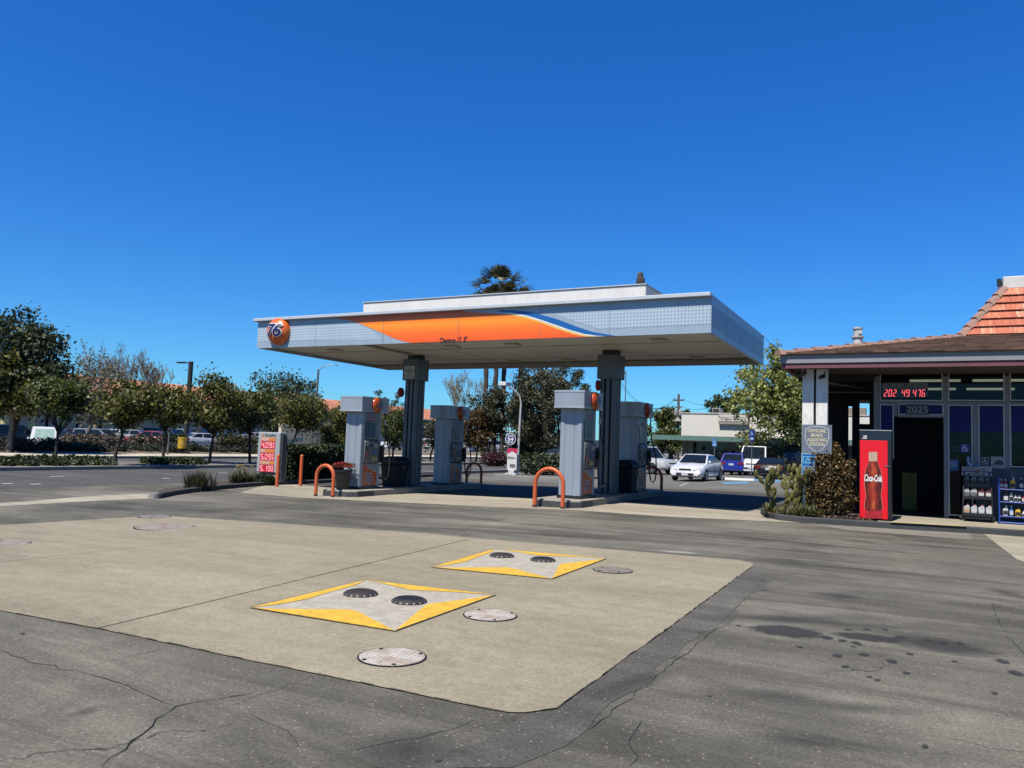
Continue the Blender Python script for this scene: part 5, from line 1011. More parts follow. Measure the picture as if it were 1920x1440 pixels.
# ---------------------------------------------------------------- plants
M_BARK = M("bark", (0.06, 0.046, 0.036), .9, var=.4, scale=6, bmp=.6, bscale=20, stretch=(1, 1, .3))
M_BARKP = M("bark_pale", (0.24, 0.20, 0.165), .9, var=.35, scale=6, bmp=.5, bscale=20)
def leafquad(b, p, s_, r_, up=.3, asp=.55, droop=0):
    n_ = Vector((r_.gauss(0, 1), r_.gauss(0, 1), r_.gauss(up, 1))).normalized(); x = n_.orthogonal().normalized(); a = r_.uniform(0, 6.28)
    x = (Matrix.Rotation(a, 3, n_) @ x); y = n_.cross(x)
    if droop: x = (x+Vector((0, 0, -droop))).normalized()
    b.v += [p-x*s_, p+y*s_*asp, p+x*s_, p-y*s_*asp]; i = len(b.v)-4; b.f.append((i, i+1, i+2, i+3)); b.m.append(0)
def grow(b, p, d, L_, r0, depth, r_, spread=.6, n=2, tips=None, up=.15, k=3, seg=3, lr=.72, rmin=0.0):
    path = [p.copy()]; q = p.copy(); dd = d.copy()
    for i in range(seg):
        dd = (dd+Vector((r_.gauss(0, .12), r_.gauss(0, .12), r_.gauss(up*.5, .08)))).normalized(); q = q+dd*L_/seg; path.append(q.copy())
    rs = [max(rmin, r0*(1-.4*i/seg)) for i in range(seg+1)]; b.tube(path, rs, k, caps=False)
    if tips is not None and depth <= 1: tips += path[1:]
    if depth == 0: return
    for j in range(n+(1 if r_.random() < .35 else 0)):
        i = r_.randint(1, seg) if j else seg; a = Vector((r_.gauss(0, 1), r_.gauss(0, 1), r_.gauss(0, .5))); nd_ = (dd+a.normalized()*spread+Vector((0, 0, up))).normalized()
        grow(b, path[i], nd_, L_*lr*r_.uniform(.8, 1.15), rs[i]*.62, depth-1, r_, spread, n, tips, up, k, seg, lr, rmin)
def tree(name, label, cat, loc, H, th, rx, rz, leafm, group=None, seed=1, lean=(0, 0), nleaf=5000, ls=.09, clumps=26, cr=.42, bark=None, tr=.07, cz=None, flat=.0, droop=0, forks=5, hollow=.55, ry=None, bark_k=1):
    r_ = random.Random(seed); t = thing(name, label, cat, loc, 0, group); ry = ry or rx
    top = Vector((lean[0], lean[1], th)); ctr = Vector((lean[0]*1.25, lean[1]*1.25, cz if cz else (th+H)/2 if rz is None else H-rz)); rz = rz or (H-th)/2
    cl = []
    for i in range(clumps):
        while True:
            q = Vector((r_.uniform(-1, 1), r_.uniform(-1, 1), r_.uniform(-1, 1)))
            if q.length <= 1 and q.length > hollow*r_.random()**.5: break
        if q.z < -.45 and r_.random() < flat: q.z *= -.4
        k = r_.uniform(.82, 1.1); cl.append((ctr+Vector((q.x*rx, q.y*ry, q.z*rz))*k, cr*r_.uniform(.6, 1.25)))
    b = MB(); path = [Vector((0, 0, -.1)), Vector((lean[0]*.25+r_.gauss(0, .04), lean[1]*.25, th*.4)), Vector((lean[0]*.7, lean[1]*.7+r_.gauss(0, .04), th*.75)), top]
    b.tube(path, [tr*1.25, tr, tr*.88, tr*.75], 9, caps=False)
    for p, _ in cl[:max(forks, int(clumps*.7))]:
        mid = top.lerp(p, .5)+Vector((r_.gauss(0, .1), r_.gauss(0, .1), -.08*(p-top).length)); st_ = path[2].lerp(top, r_.uniform(.3, 1)); b.tube([st_, mid, p], [tr*.42, tr*.24, tr*.08], 5, caps=False)
    b.build("trunk", bark or M_BARK, t, smooth=True)
    b = MB(); tot = sum(c[1]**2 for c in cl)
    for p, rr in cl:
        m_ = int(nleaf*rr*rr/tot)
        for _ in range(m_):
            g = Vector((r_.gauss(0, 1), r_.gauss(0, 1), r_.gauss(0, .8))); g *= rr*(.52 if r_.random() < .8 else .8)/max(g.length**.35, .3)
            leafquad(b, p+g, ls*r_.uniform(.6, 1.3), r_, droop=droop)
    b.build("crown", leafm, t); return t
L_MED = LEAF("leaf_median", (0.026, 0.032, 0.006), (0.14, 0.155, 0.034), (0.38, 0.35, 0.10), trans=.35, clump=.9)
L_DRK = LEAF("leaf_dark", (0.012, 0.022, 0.010), (0.055, 0.08, 0.03), (0.20, 0.235, 0.11), clump=.8)
L_GRN = LEAF("leaf_green", (0.022, 0.036, 0.010), (0.11, 0.145, 0.038), (0.30, 0.33, 0.11), trans=.35, clump=.6)
L_OLV = LEAF("leaf_olive", (0.022, 0.024, 0.012), (0.085, 0.088, 0.044), (0.24, 0.23, 0.14), clump=.7)
L_YLG = LEAF("leaf_spring", (0.13, 0.15, 0.035), (0.36, 0.40, 0.10), (0.62, 0.64, 0.24), trans=.35, clump=.7)
L_RED = LEAF("leaf_reddish", (0.03, 0.022, 0.012), (0.085, 0.055, 0.025), (0.17, 0.10, 0.05), clump=.7)
L_JUN = LEAF("leaf_juniper", (0.012, 0.020, 0.012), (0.040, 0.055, 0.030), (0.105, 0.115, 0.065), trans=.1, clump=.9)
L_PHO = LEAF("leaf_photinia", (0.035, 0.028, 0.010), (0.13, 0.092, 0.028), (0.36, 0.215, 0.085), trans=.15, clump=2.5)
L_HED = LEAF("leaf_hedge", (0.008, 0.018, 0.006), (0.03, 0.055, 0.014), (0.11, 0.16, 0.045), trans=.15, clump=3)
L_BUD = LEAF("leaf_bud", (0.10, 0.09, 0.04), (0.20, 0.17, 0.09), (0.34, 0.29, 0.18), clump=.7)
def at(x, y, dz=0): p = G(x, y); return (p.x, p.y, gz(p.x)+dz)
# trees standing in the median of the street: (base px), lean towards (px) etc.
def mtree(bx, by, tx, ty, x0, x1, ytop, ybot, label, lm, seed, **kw):
    p = G(bx, by); s_ = F_PX/((p-C0).dot(FWD)); q = RT.copy(); q.z = 0; q.normalize(); dx = (tx-bx)/s_; th = (by-ty)/s_; cxp = ((x0+x1)/2-bx)/s_
    H = (by-ytop)/s_; rz = (ybot-ytop)/2/s_; rx = (x1-x0)/2/s_*1.1
    k = cxp/1.25; return tree("median_tree", label, "tree", (p.x, p.y, gz(p.x)+.1), H, th, rx, rz, lm, "small trees in the street median", seed, lean=(q.x*k, q.y*k), cr=rx*.42, **kw)
mtree(103, 868, 112, 810, 58, 150, 704, 788, "straight dark trunked median tree in front of the white van", L_GRN, 1, nleaf=5500, ls=.09, clumps=30)
mtree(213, 877, 234, 806, 176, 278, 722, 800, "bronze crowned median tree with a pale strongly slanting trunk", L_MED, 2, nleaf=6500, ls=.085, clumps=36)
mtree(305, 870, 294, 806, 262, 348, 730, 804, "median tree whose trunk slants towards the bronze crowned one", L_MED, 3, nleaf=5200, ls=.09, clumps=30)
mtree(392, 873, 400, 812, 344, 452, 716, 806, "broad olive green tree in the median before the white sedan", L_MED, 4, nleaf=7000, ls=.09, clumps=38)
mtree(468, 872, 446, 815, 428, 500, 734, 808, "small slanting median tree right behind the price sign", L_GRN, 5, nleaf=4200, ls=.09, clumps=24)
mtree(540, 866, 548, 804, 512, 606, 742, 806, "bronze green tree in front of the cream wall", L_MED, 6, nleaf=5500, ls=.10, clumps=30)
mtree(622, 866, 632, 838, 600, 660, 766, 846, "low bronze tree beside the cream wall's pillar", L_MED, 8, nleaf=4000, ls=.10, clumps=24)
mtree(735, 866, 736, 830, 708, 768, 772, 836, "dull green tree in front of the white pickup's bed", L_GRN, 9, nleaf=4500, ls=.10, clumps=26)
mtree(806, 868, 806, 836, 786, 838, 785, 842, "thin greyish tree next to the column with red disc 13", L_OLV, 10, nleaf=2600, ls=.09, clumps=20)
mtree(892, 868, 896, 838, 862, 930, 768, 842, "rusty brown tree beside the shaded dispenser", LEAF("leaf_rust", (0.045, 0.027, 0.008), (0.12, 0.07, 0.02), (0.22, 0.13, 0.045)), 11, nleaf=6500, ls=.11, clumps=34)
mtree(925, 868, 926, 835, 890, 962, 720, 835, "tall dark green tree between the rusty brown tree and small lamp", L_OLV, 12, nleaf=6500, ls=.12, clumps=34)
# far bank and parking trees
def ftree(bx, u, y_top, x0, x1, y_bot, label, lm, seed, group="trees beyond the street", name="street_tree", trunk_y=None, **kw):
    p = Up(bx, 820, u); z0 = gz(u); s_ = F_PX/((p-C0).dot(FWD)); q = RT.copy(); q.z = 0; q.normalize(); H = Up(bx, y_top, u).z-z0; zb = Up(bx, y_bot, u).z-z0; rz = (H-zb)/2; rx = (x1-x0)/2/s_*.92; c = ((x0+x1)/2-bx)/s_/1.25
    return tree(name, label, "tree", (p.x, p.y, z0), H, max(zb+.25*rz, .6), rx, rz, lm, group, seed, lean=(q.x*c, q.y*c), cr=rx*.36, **kw)
ftree(20, -47, 583, -60, 122, 782, "largest dense dark tree, tallest across the street", L_DRK, 21, nleaf=15000, ls=.13, clumps=70, tr=.2)
ftree(20, -45.8, 660, -40, 76, 790, "bronze dark tree in front of the largest dark tree", L_MED, 22, nleaf=9000, ls=.12, clumps=44, tr=.12, bark=M_BARKP)
ftree(160, -58, 655, 128, 215, 815, "half bare tree with pale spring leaves behind the median trees", L_BUD, 23, nleaf=2200, ls=.10, clumps=60, tr=.16, bark=M_BARKP)
ftree(498, -62, 694, 452, 572, 812, "tall airy green tree with a dark trunk above the price sign", L_DRK, 24, nleaf=9000, ls=.14, clumps=54, tr=.2)
ftree(560, -64, 716, 536, 608, 800, "second airy green tree beside the street lamp pole", L_DRK, 25, nleaf=5500, ls=.14, clumps=36, tr=.14)
ftree(436, -66, 730, 404, 452, 806, "round green tree just above the olive clipped hedge", L_GRN, 26, nleaf=4000, ls=.14, clumps=28, tr=.12)
ftree(648, -70, 765, 610, 668, 830, "dense bush tree by the parked car beside the cream wall", L_RED, 27, nleaf=3600, ls=.15, clumps=26, tr=.1)
ftree(742, -100, 728, 726, 760, 800, "pale green tree above the tiled roof, beside the column's red disc", L_OLV, 28, nleaf=1600, ls=.16, clumps=24, tr=.2)
ftree(708, -100, 728, 692, 724, 800, "second pale green tree above the red tiled roof", L_OLV, 29, nleaf=1500, ls=.16, clumps=22, tr=.2)
for k, (x, yt, yb, lb) in enumerate(((318, 727, 738, "tiny conifer top above the tiled roof"),)): pass
def bare(name, label, bx, u, y_top, wpx, y0, seed, depth=6, n=2, group="bare trees beyond the street", up=.28, spread=.55, r0=.16, bark=None, buds=600):
    p = Up(bx, 820, u); z0 = gz(u); H = Up(bx, y_top, u).z-z0; r_ = random.Random(seed); t = thing(name, label, "tree", (p.x, p.y, z0), 0, group); b = MB(); tips = []
    s_ = F_PX/((p-C0).dot(FWD)); th = H*.22; b.tube([(0, 0, -.1), (0, 0, th)], [r0*1.2, r0], 8, caps=False); b.build("trunk", bark or M_BARKP, t, smooth=True)
    b = MB()
    for i in range(11):
        a = 6.28*i/11+r_.uniform(-.3, .3); d = Vector((math.cos(a)*.55, math.sin(a)*.55, 1)).normalized(); grow(b, Vector((0, 0, th*r_.uniform(.7, 1))), d, H*.27, r0*.5, depth, r_, spread, n, tips, up, 3, 3, .70, .011)
    w_ = max(abs(q.x) for q in b.v); hz = max(q.z for q in b.v); kx = (wpx/2/s_)/w_; kz = (H-th)/(hz-th)
    for q in b.v: q.x *= kx; q.y *= kx; q.z = th+(q.z-th)*kz if q.z > th else q.z
    g = MB()
    for q in tips:
        if r_.random() < buds/max(len(tips), 1): leafquad(g, Vector((q.x*kx, q.y*kx, th+(q.z-th)*kz)), .09, r_)
    b.build("branches", bark or M_BARKP, t)
    if g.f: g.build("leaves", L_BUD, t)  # the buds, built as small leaf quads on the branch tips
    return t
M_TWIG = M("twig", (0.30, 0.25, 0.20), .9, var=.3)
bare("bare_tree", "grey bare spreading tree with a single tall crown", 178, -72, 634, 105, 800, 31, bark=M_TWIG)
bare("bare_tree", "grey bare fan shaped tree nearest the dark square lamp post", 248, -70, 640, 130, 800, 32, up=.4, bark=M_TWIG, spread=.45)
bare("bare_tree", "pale bare tree rising behind the shaded dispenser's top", 862, -60, 688, 120, 830, 33, up=.3, bark=M("twig_pale", (0.40, 0.35, 0.24), .9, var=.3), buds=1800)
# palms
M_PALMT = M("palm_trunk", (0.075, 0.058, 0.045), .95, var=.45, scale=5, bmp=.8, bscale=9)
L_PALM = LEAF("leaf_palm", (0.018, 0.022, 0.010), (0.085, 0.088, 0.035), (0.28, 0.25, 0.115), clump=.5, rough=.4)
def palm(bx, y_top, u, label, seed, fr=26, size=1.9, crown=True):
    p = Up(bx, 760, u); z0 = gz(u); H = Up(bx, y_top, u).z-z0; r_ = random.Random(seed); t = thing("palm_tree", label, "palm", (p.x, p.y, z0), 0, "tall palms behind the canopy"); Ht = H-size*.6
    b = MB(); path = [(r_.gauss(0, .04), 0, Ht*i/24) for i in range(25)]; b.tube(path, [.30 if i == 0 else .25+(.05 if i % 2 else 0)+(.10 if i > 20 else 0) for i in range(25)], 9, caps=False); b.build("trunk", M_PALMT, t)
    b = MB(); c0 = Vector((0, 0, Ht))
    for k in range(fr):
        a = 2.4*k+r_.uniform(-.2, .2); elv = R(82-125*(k/fr)+r_.uniform(-12, 12)); d = Vector((math.cos(a)*math.cos(elv), math.sin(a)*math.cos(elv), math.sin(elv))); st_ = size*r_.uniform(.42, .68); hub = c0+d*st_+Vector((0, 0, -.12*st_*st_))
        b.tube([c0, hub], [.03, .018], 3, caps=False); side = d.cross(Vector((0, 0, 1)))
        if side.length < .1: side = Vector((1, 0, 0))
        side.normalize(); upv = side.cross(d); L_ = size*r_.uniform(.34, .46)
        for j in range(15):
            f = -1.25+2.5*j/14; dd = (d*math.cos(f)+side*math.sin(f)+upv*r_.gauss(.05, .06)).normalized(); l2 = L_*(1-.25*abs(f)/1.35); wv = dd.cross(upv).normalized()*.07
            m1 = hub+dd*l2*.6; e1 = hub+dd*l2*.95+Vector((0, 0, -.22*l2)); b.add([hub-wv*.4, hub+wv*.4, m1+wv, e1+wv*.2, e1-wv*.2, m1-wv], [(0, 1, 2, 5), (5, 2, 3, 4)])
    b.build("crown", L_PALM, t)
    b = MB()
    for k in range(110):
        a = r_.uniform(0, 6.28); q = Vector((math.cos(a)*.3, math.sin(a)*.3, Ht-r_.uniform(.0, .4))); e = q+Vector((math.cos(a)*.38, math.sin(a)*.38, -r_.uniform(.6, 1.3))); wv = Vector((-math.sin(a), math.cos(a), 0))*.09; b.add([q-wv*.3, q+wv*.3, e+wv, e-wv], [(0, 1, 2, 3)])
    b.build("dead_skirt", M("palm_skirt", (0.13, 0.095, 0.06), .95, var=.4), t); return t
palm(928, 494, -42.5, "tallest palm, its crown standing above the canopy roof", 41, fr=40, size=5.0)
palm(909, 536, -43.5, "palm showing only frond tips, on the price sign's side of the tallest", 42, fr=26, size=2.8)
palm(943, 531, -42.8, "palm close against the tallest one, its frayed top against the sky", 43, fr=30, size=3.2)
palm(974, 541, -42.2, "palm farthest from the price sign, barely above the canopy roof", 44, fr=26, size=2.8)
# dark trees behind the small lamp
def ctree(bx, by, ytop, x0, x1, yb, label, lm, seed, **kw):
    p = G(bx, by); s_ = F_PX/((p-C0).dot(FWD)); q = RT.copy(); q.z = 0; q.normalize(); H = (by-ytop)/s_; zb = (by-yb)/s_; rx = (x1-x0)/2/s_*.92; c = ((x0+x1)/2-bx)/s_/1.25
    return tree("shade_tree", label, "tree", (p.x, p.y, gz(p.x)), H, zb+.3, rx, (H-zb)/2, lm, "big trees behind the canopy", seed, lean=(q.x*c, q.y*c), cr=rx*.34, **kw)
ctree(1000, 872, 672, 950, 1062, 836, "dense dark olive tree behind the lamp and cigarette sign", L_OLV, 51, nleaf=15000, ls=.11, clumps=70, tr=.14)
ctree(1048, 876, 690, 1010, 1092, 846, "drooping grey green tree touching the sunlit dispenser's edge", L_OLV, 52, nleaf=10000, ls=.10, clumps=50, tr=.11, droop=.8)
ctree(1066, 870, 676, 1035, 1096, 800, "green topped tree rising to the canopy edge above the sunlit dispenser", L_DRK, 53, nleaf=5000, ls=.11, clumps=34, tr=.1, droop=.4)
ctree(975, 868, 770, 940, 1045, 862, "dark low tree behind the round opening hours sign", L_DRK, 54, nleaf=9000, ls=.12, clumps=44, tr=.1)
# right hand trees
p = Vp(1495, 885, 57.3); p.z = 0.0; q = RT.copy(); q.z = 0; q.normalize()
def rtree():
    r_ = random.Random(61); s_ = F_PX/((p-C0).dot(FWD)); t = thing("sycamore_tree", "open spring tree with pale green leaves in front of the white shop", "tree", (p.x, p.y, gz(p.x)))
    lo_, hi_ = 860.0, 920.0
    for _ in range(30):
        md_ = (lo_+hi_)/2
        lo_, hi_ = (md_, hi_) if Vp(1495, md_, p.y).z > 0 else (lo_, md_)
    yb_ = (lo_+hi_)/2
    def P_(x, y, dy=0): return q*((x-1495)/s_)+Vector((0, 0, (yb_-y)/s_))+Vector((0, 1, 0))*dy
    b = MB(); b.tube([P_(1495, yb_+2), P_(1494, 850), P_(1496, 820), P_(1492, 800)], [.2, .16, .15, .13], 9)
    limbs = [[P_(1492, 800), P_(1470, 778, .3), P_(1440, 768, .5), P_(1410, 752, .6), P_(1370, 762, .4)], [P_(1493, 806), P_(1480, 740, -.4), P_(1470, 700, -.6), P_(1462, 668, -.5)], [P_(1496, 815), P_(1510, 760, .3), P_(1515, 710, .5)], [P_(1488, 797), P_(1440, 817, -.5), P_(1412, 812, -.7)], [P_(1492, 800), P_(1462, 750, .8), P_(1430, 712, 1.2), P_(1405, 700, 1.2)], [P_(1493, 806), P_(1500, 770, -1), P_(1480, 735, -1.8)]]
    tips = []
    for L_ in limbs:
        b.tube(L_, [.10, .075, .05, .03, .02][:len(L_)], 6, caps=False)
        for i in range(len(L_)-1):
            for j in range(5):
                o = L_[i].lerp(L_[i+1], r_.random()); grow(b, o, (L_[i+1]-L_[i]).normalized()*.5+Vector((r_.gauss(0, .6), r_.gauss(0, .6), r_.gauss(.1, .5))).normalized(), r_.uniform(.6, 1.1), .025, 2, r_, .8, 2, tips, .05, 3, 3, .7)
    b.build("trunk", M_BARK, t)
    b = MB()
    for k in range(19000):
        if r_.random() < .55 and tips: o = r_.choice(tips)+Vector((r_.gauss(0, .22), r_.gauss(0, .22), r_.gauss(0, .2)))
        else:
            x, y = r_.gauss(1448, 46), r_.gauss(752, 40)
            if not (1345 < x < 1535 and 664 < y < 850) or (x < 1400 and y < 730 and r_.random() < .8) or (x < 1412 and y > 772 and r_.random() < .86) or (y > 775 and r_.random() < .45) or (y > 812 and r_.random() < .6): continue
            if noise3((x*.045, y*.045, 3)) < -.12 and r_.random() < .8: continue
            o = P_(x, y, r_.gauss(0, 1.4))
        leafquad(b, o, .095*r_.uniform(.7, 1.4), r_, asp=.8)
    b.build("crown", L_YLG, t); return t
from mathutils import noise as _mn
def noise3(v): return _mn.noise(Vector(v))
rtree()
def vtree(bx, v, y_top, x0, x1, yb, label, lm, seed, group="trees behind the white shop", **kw):
    p = Vp(bx, 850, v); s_ = F_PX/((p-C0).dot(FWD)); z0 = -.2; H = Vp(bx, y_top, v).z-z0; zb = Vp(bx, yb, v).z-z0; q = RT.copy(); q.z = 0; q.normalize(); rx = (x1-x0)/2/s_*.92; c = ((x0+x1)/2-bx)/s_/1.25
    return tree("background_tree", label, "tree", (p.x, v, z0), H, max(.5, zb+.2), rx, (H-zb)/2, lm, group, seed, lean=(q.x*c, q.y*c), cr=rx*.34, **kw)
vtree(1252, 104, 763, 1224, 1278, 812, "round green tree beside the utility pole", L_GRN, 71, nleaf=6000, ls=.2, clumps=44, tr=.3)
vtree(1288, 110, 766, 1270, 1300, 812, "green tree behind the corner of the white shop", L_GRN, 72, nleaf=3000, ls=.2, clumps=24, tr=.3)
vtree(1258, 84, 803, 1222, 1294, 850, "flat clipped tree beneath and behind the green awning", L_GRN, 73, nleaf=5000, ls=.15, clumps=36, tr=.3)
vtree(1352, 100, 745, 1324, 1378, 790, "dark round tree rising behind the shop's rooftop unit", L_DRK, 74, nleaf=2600, ls=.22, clumps=26, tr=.3)
vtree(1188, 92, 790, 1160, 1226, 850, "dark green tree mostly hidden by the shaded dispenser", L_GRN, 75, nleaf=3600, ls=.18, clumps=30, tr=.3)
# ---- shrubs
def shrub(name, label, cat, loc, pts, leafm, n, ls, seed, group=None, asp=.5, stems=None, up=.4):   # pts: (centre, radii) blobs that make the outline
    r_ = random.Random(seed); t = thing(name, label, cat, loc, 0, group); b = MB(); tot = sum(q[1][0]*q[1][2]+q[1][1]*q[1][2] for q in pts)
    for c, rad in pts:
        for _ in range(int(n*(rad[0]*rad[2]+rad[1]*rad[2])/tot)):
            d = Vector((r_.gauss(0, 1), r_.gauss(0, 1), r_.gauss(0, 1))).normalized(); k = r_.uniform(.72, 1.06) if r_.random() < .85 else r_.random(); o = Vector(c)+Vector((d.x*rad[0], d.y*rad[1], d.z*rad[2]))*k
            if o.z < 0: o.z = r_.uniform(0, .1)
            leafquad(b, o, ls*r_.uniform(.6, 1.3), r_, up=up, asp=asp)
    b.build("leaves", leafm, t); b = MB()
    for c, rad in pts[:14]:
        b.tube([(c[0]*.4, c[1]*.4, -.05), (c[0]*.8, c[1]*.8, c[2]*.5), tuple(c)], [.035, .025, .01], 5, caps=False)
    b.build("stems", M_BARK, t); return t
# juniper bank across the street
jr = random.Random(17); P0 = [(-8, 100, 818), (52, 90, 820), (108, 70, 828), (160, 70, 827), (205, 56, 830), (262, 70, 829), (318, 70, 832), (356, 56, 830), (398, 56, 834), (440, 60, 836), (490, 56, 838), (540, 56, 838)]
names = ("widest dark juniper shrub, below the dark blue SUV", "dark juniper mound in front of the white van", "juniper mound beside the straight median trunk", "juniper mound below the pink flowering hedge", "small juniper mound over bare soil", "juniper mound behind the two leaning trunks", "juniper mound beside the yellow bin and slim sign pole", "juniper mound behind the yellow bin", "juniper mound before the white sedan", "juniper mound behind the small leaning tree", "juniper mound beside the price sign's edge", "juniper mound hidden behind the green hedge")
for k, (x, wpx, yt) in enumerate(P0):
    u = -47.3-jr.uniform(0, 1.2); p = Up(x, 840, u); s_ = F_PX/((p-C0).dot(FWD)); rad = wpx/2/s_; z0 = gz(u); ht = Up(x, yt, u-1.2).z-z0
    blobs = [((jr.uniform(-.8, .2), jr.uniform(-1, 1)*rad*1.3, jr.uniform(.25, .6)*ht), (jr.uniform(.5, .9), jr.uniform(.35, .6)*rad, jr.uniform(.35, .55)*ht)) for _ in range(8)]
    shrub("juniper_shrub", names[k], "shrub", (p.x, p.y, z0), blobs, L_JUN, 2600, .10, 100+k, "low dark shrubs on the far bank", asp=.35)
for k, (x, wpx, y0, y1, u, lm, lb) in enumerate(((175, 90, 815, 826, -52, None, "long pink flowering hedge before the parked cars"), (272, 44, 818, 828, -52, None, "short pink flowering hedge at the end of the long one"), (327, 40, 814, 836, -52.5, L_HED, "clipped dark green hedge beside the white sedan's hood"), (444, 76, 816, 834, -53, LEAF("leaf_olive_hedge", (0.03, 0.03, 0.008), (0.085, 0.075, 0.02), (0.16, 0.14, 0.045)), "long clipped olive hedge reaching the price sign"))):
    p = Up(x, 830, u); s_ = F_PX/((p-C0).dot(FWD)); rad = wpx/2/s_; zt = Up(x, y0, u).z; lm = lm or LEAF("leaf_pinkflower", (0.025, 0.030, 0.012), (0.075, 0.070, 0.035), (0.55, 0.42, 0.36))
    bl = [((jr.uniform(-.2, .2), -rad*1.2+2.4*rad*i/9, zt*.55), (.55, rad*.22, zt*.5)) for i in range(10)]
    shrub("flowering_hedge" if k < 2 else "clipped_hedge", lb, "hedge", (p.x, p.y, 0), bl, lm, 3600, .09, 130+k)
# ground cover mounds in the median
for k, (x, y, wpx, hpx, lb) in enumerate(((108, 876, 110, 12, "low dark ground cover round the straight median trunk"), (305, 873, 70, 8, "low green ground cover between the two slanting trunks"), (-10, 876, 40, 9, "low ground cover on the median under the largest dark tree"))):
    p = G(x, y); s_ = F_PX/((p-C0).dot(FWD)); rad = wpx/2/s_
    shrub("median_ground_cover", lb, "ground cover", (-31.9, p.y, gz(-31.9)+.12), [((jr.uniform(-.8, .8), -rad*1.1+2.2*rad*i/9, .12), (.9, rad*.3, hpx/s_*1.0)) for i in range(10)], L_HED, 3600, .07, 150+k, "low ground cover in the median")
# hedge behind the price sign
def box_hedge(name, label, c0, c1, wdt, hgt, z0, lm, n, ls, seed, lumps=.06):
    r_ = random.Random(seed); a, c = Vector(c0), Vector(c1); d = (c-a); L_ = d.length; d.normalize(); s_ = Vector((d.y, -d.x, 0)); t = thing(name, label, "hedge", (a.x, a.y, z0)); b = MB()
    for _ in range(n):
        x = r_.uniform(-.1, L_+.1); y = r_.uniform(-wdt/2, wdt/2); z = r_.uniform(0, hgt); f = r_.random()
        if f < .36: z = hgt*r_.uniform(.93, 1.03)
        elif f < .9: y = (wdt/2 if r_.random() < .62 else -wdt/2)*r_.uniform(.86, 1.06)
        k = 1+lumps*noise3((x*1.3, y*2, z*2+seed)); o = d*x+s_*y*k+Vector((0, 0, z*k)); leafquad(b, o, ls*r_.uniform(.6, 1.3), r_, up=.7, asp=.6)
    b.build("leaves", lm, t)
    b = MB()
    for k in range(int(L_/.35)): o = d*(k*.35+.15); b.tube([o, o+Vector((0, 0, hgt*.6))], [.03, .012], 5, caps=False)
    b.build("stems", M_BARK, t); b = MB(); q = s_*(wdt*.34); e = d*(L_-.0); b.prism([-q, q, q+e, -q+e], (0, 0, hgt*.84)); b.build("inner_core", M("hedge_inner", (0.01, 0.012, 0.006), .95, var=.5), t); return t  # near-black solid core fills the hedge behind the leaves
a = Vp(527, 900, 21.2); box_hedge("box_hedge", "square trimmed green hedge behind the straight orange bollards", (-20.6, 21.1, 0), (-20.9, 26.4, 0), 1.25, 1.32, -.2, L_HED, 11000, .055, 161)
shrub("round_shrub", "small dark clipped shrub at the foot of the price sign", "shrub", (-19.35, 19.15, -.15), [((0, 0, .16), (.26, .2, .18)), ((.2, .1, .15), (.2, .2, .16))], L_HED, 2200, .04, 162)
def blades(b, c, n, L_, w_, r_, spread=.6, curve=.5, base=.08):
    for k in range(n):
        a = r_.uniform(0, 6.28); t_ = r_.random()**.7*spread; d = Vector((math.cos(a)*t_, math.sin(a)*t_, 1)).normalized(); o = Vector(c)+Vector((r_.gauss(0, base), r_.gauss(0, base), 0)); l = L_*r_.uniform(.6, 1.1); wv = Vector((-math.sin(a), math.cos(a), 0))*w_
        p1 = o+d*l*.55; p2 = o+d*l*.95+Vector((math.cos(a)*.35, math.sin(a)*.35, -.3))*l*curve*t_*1.5; b.add([o-wv*.7, o+wv*.7, p1+wv, p2+wv*.12, p2-wv*.12, p1-wv], [(0, 1, 2, 5), (5, 2, 3, 4)])
L_BLD = LEAF("leaf_blade", (0.05, 0.06, 0.025), (0.13, 0.14, 0.065), (0.28, 0.27, 0.14), clump=2); L_LAV = LEAF("leaf_lavender", (0.03, 0.035, 0.015), (0.085, 0.085, 0.04), (0.16, 0.15, 0.085), clump=3)
p = G(367, 923); r_ = random.Random(5); t = thing("lavender_bush", "spiky grey green bush by the driveway kerb, standing alone", "bush", (p.x-.35, p.y+.45, gz(p.x)+.02)); b = MB()
for k in range(16): blades(b, (r_.gauss(0, .19), r_.gauss(0, .19), 0), 46, .60, .008, r_, .75, .1, .05)
b.build("leaves", L_LAV, t); b = MB(); blades(b, (0, 0, 0), 60, .66, .005, r_, .6, 0, .14); b.build("flower_stalks", M("stalk", (0.14, 0.12, 0.09), .9), t)
p = G(478, 909); t = thing("daylily_plant", "clump of long green leaves with pale yellow flowers by the price sign", "plant", (-20.05, 18.9, -.15)); b = MB()
for k in range(9): blades(b, (r_.gauss(0, .16), r_.gauss(0, .16), 0), 46, .54, .013, r_, .95, .8, .06)
b.build("leaves", L_BLD, t); b = MB()
for k in range(9):
    o = Vector((r_.gauss(-.02, .13), r_.gauss(0, .1), r_.uniform(.42, .58)))
    for j in range(6): a = j*1.05; b.add([o, o+Vector((math.cos(a)*.05-.02*math.sin(a), math.sin(a)*.05+.02*math.cos(a), .03)), o+Vector((math.cos(a)*.095, math.sin(a)*.095, .035)), o+Vector((math.cos(a)*.05+.02*math.sin(a), math.sin(a)*.05-.02*math.cos(a), .03))], [(0, 1, 2, 3)])
b.build("flowers", LEAF("petal_cream", (0.5, 0.30, 0.06), (0.68, 0.50, 0.18), (0.8, 0.72, 0.42)), t); b = MB(); blades(b, (0, 0, 0), 12, .95, .006, r_, .35, .1, .12); b.build("stalks", M("stalk_pale", (0.4, 0.38, 0.3), .9), t)
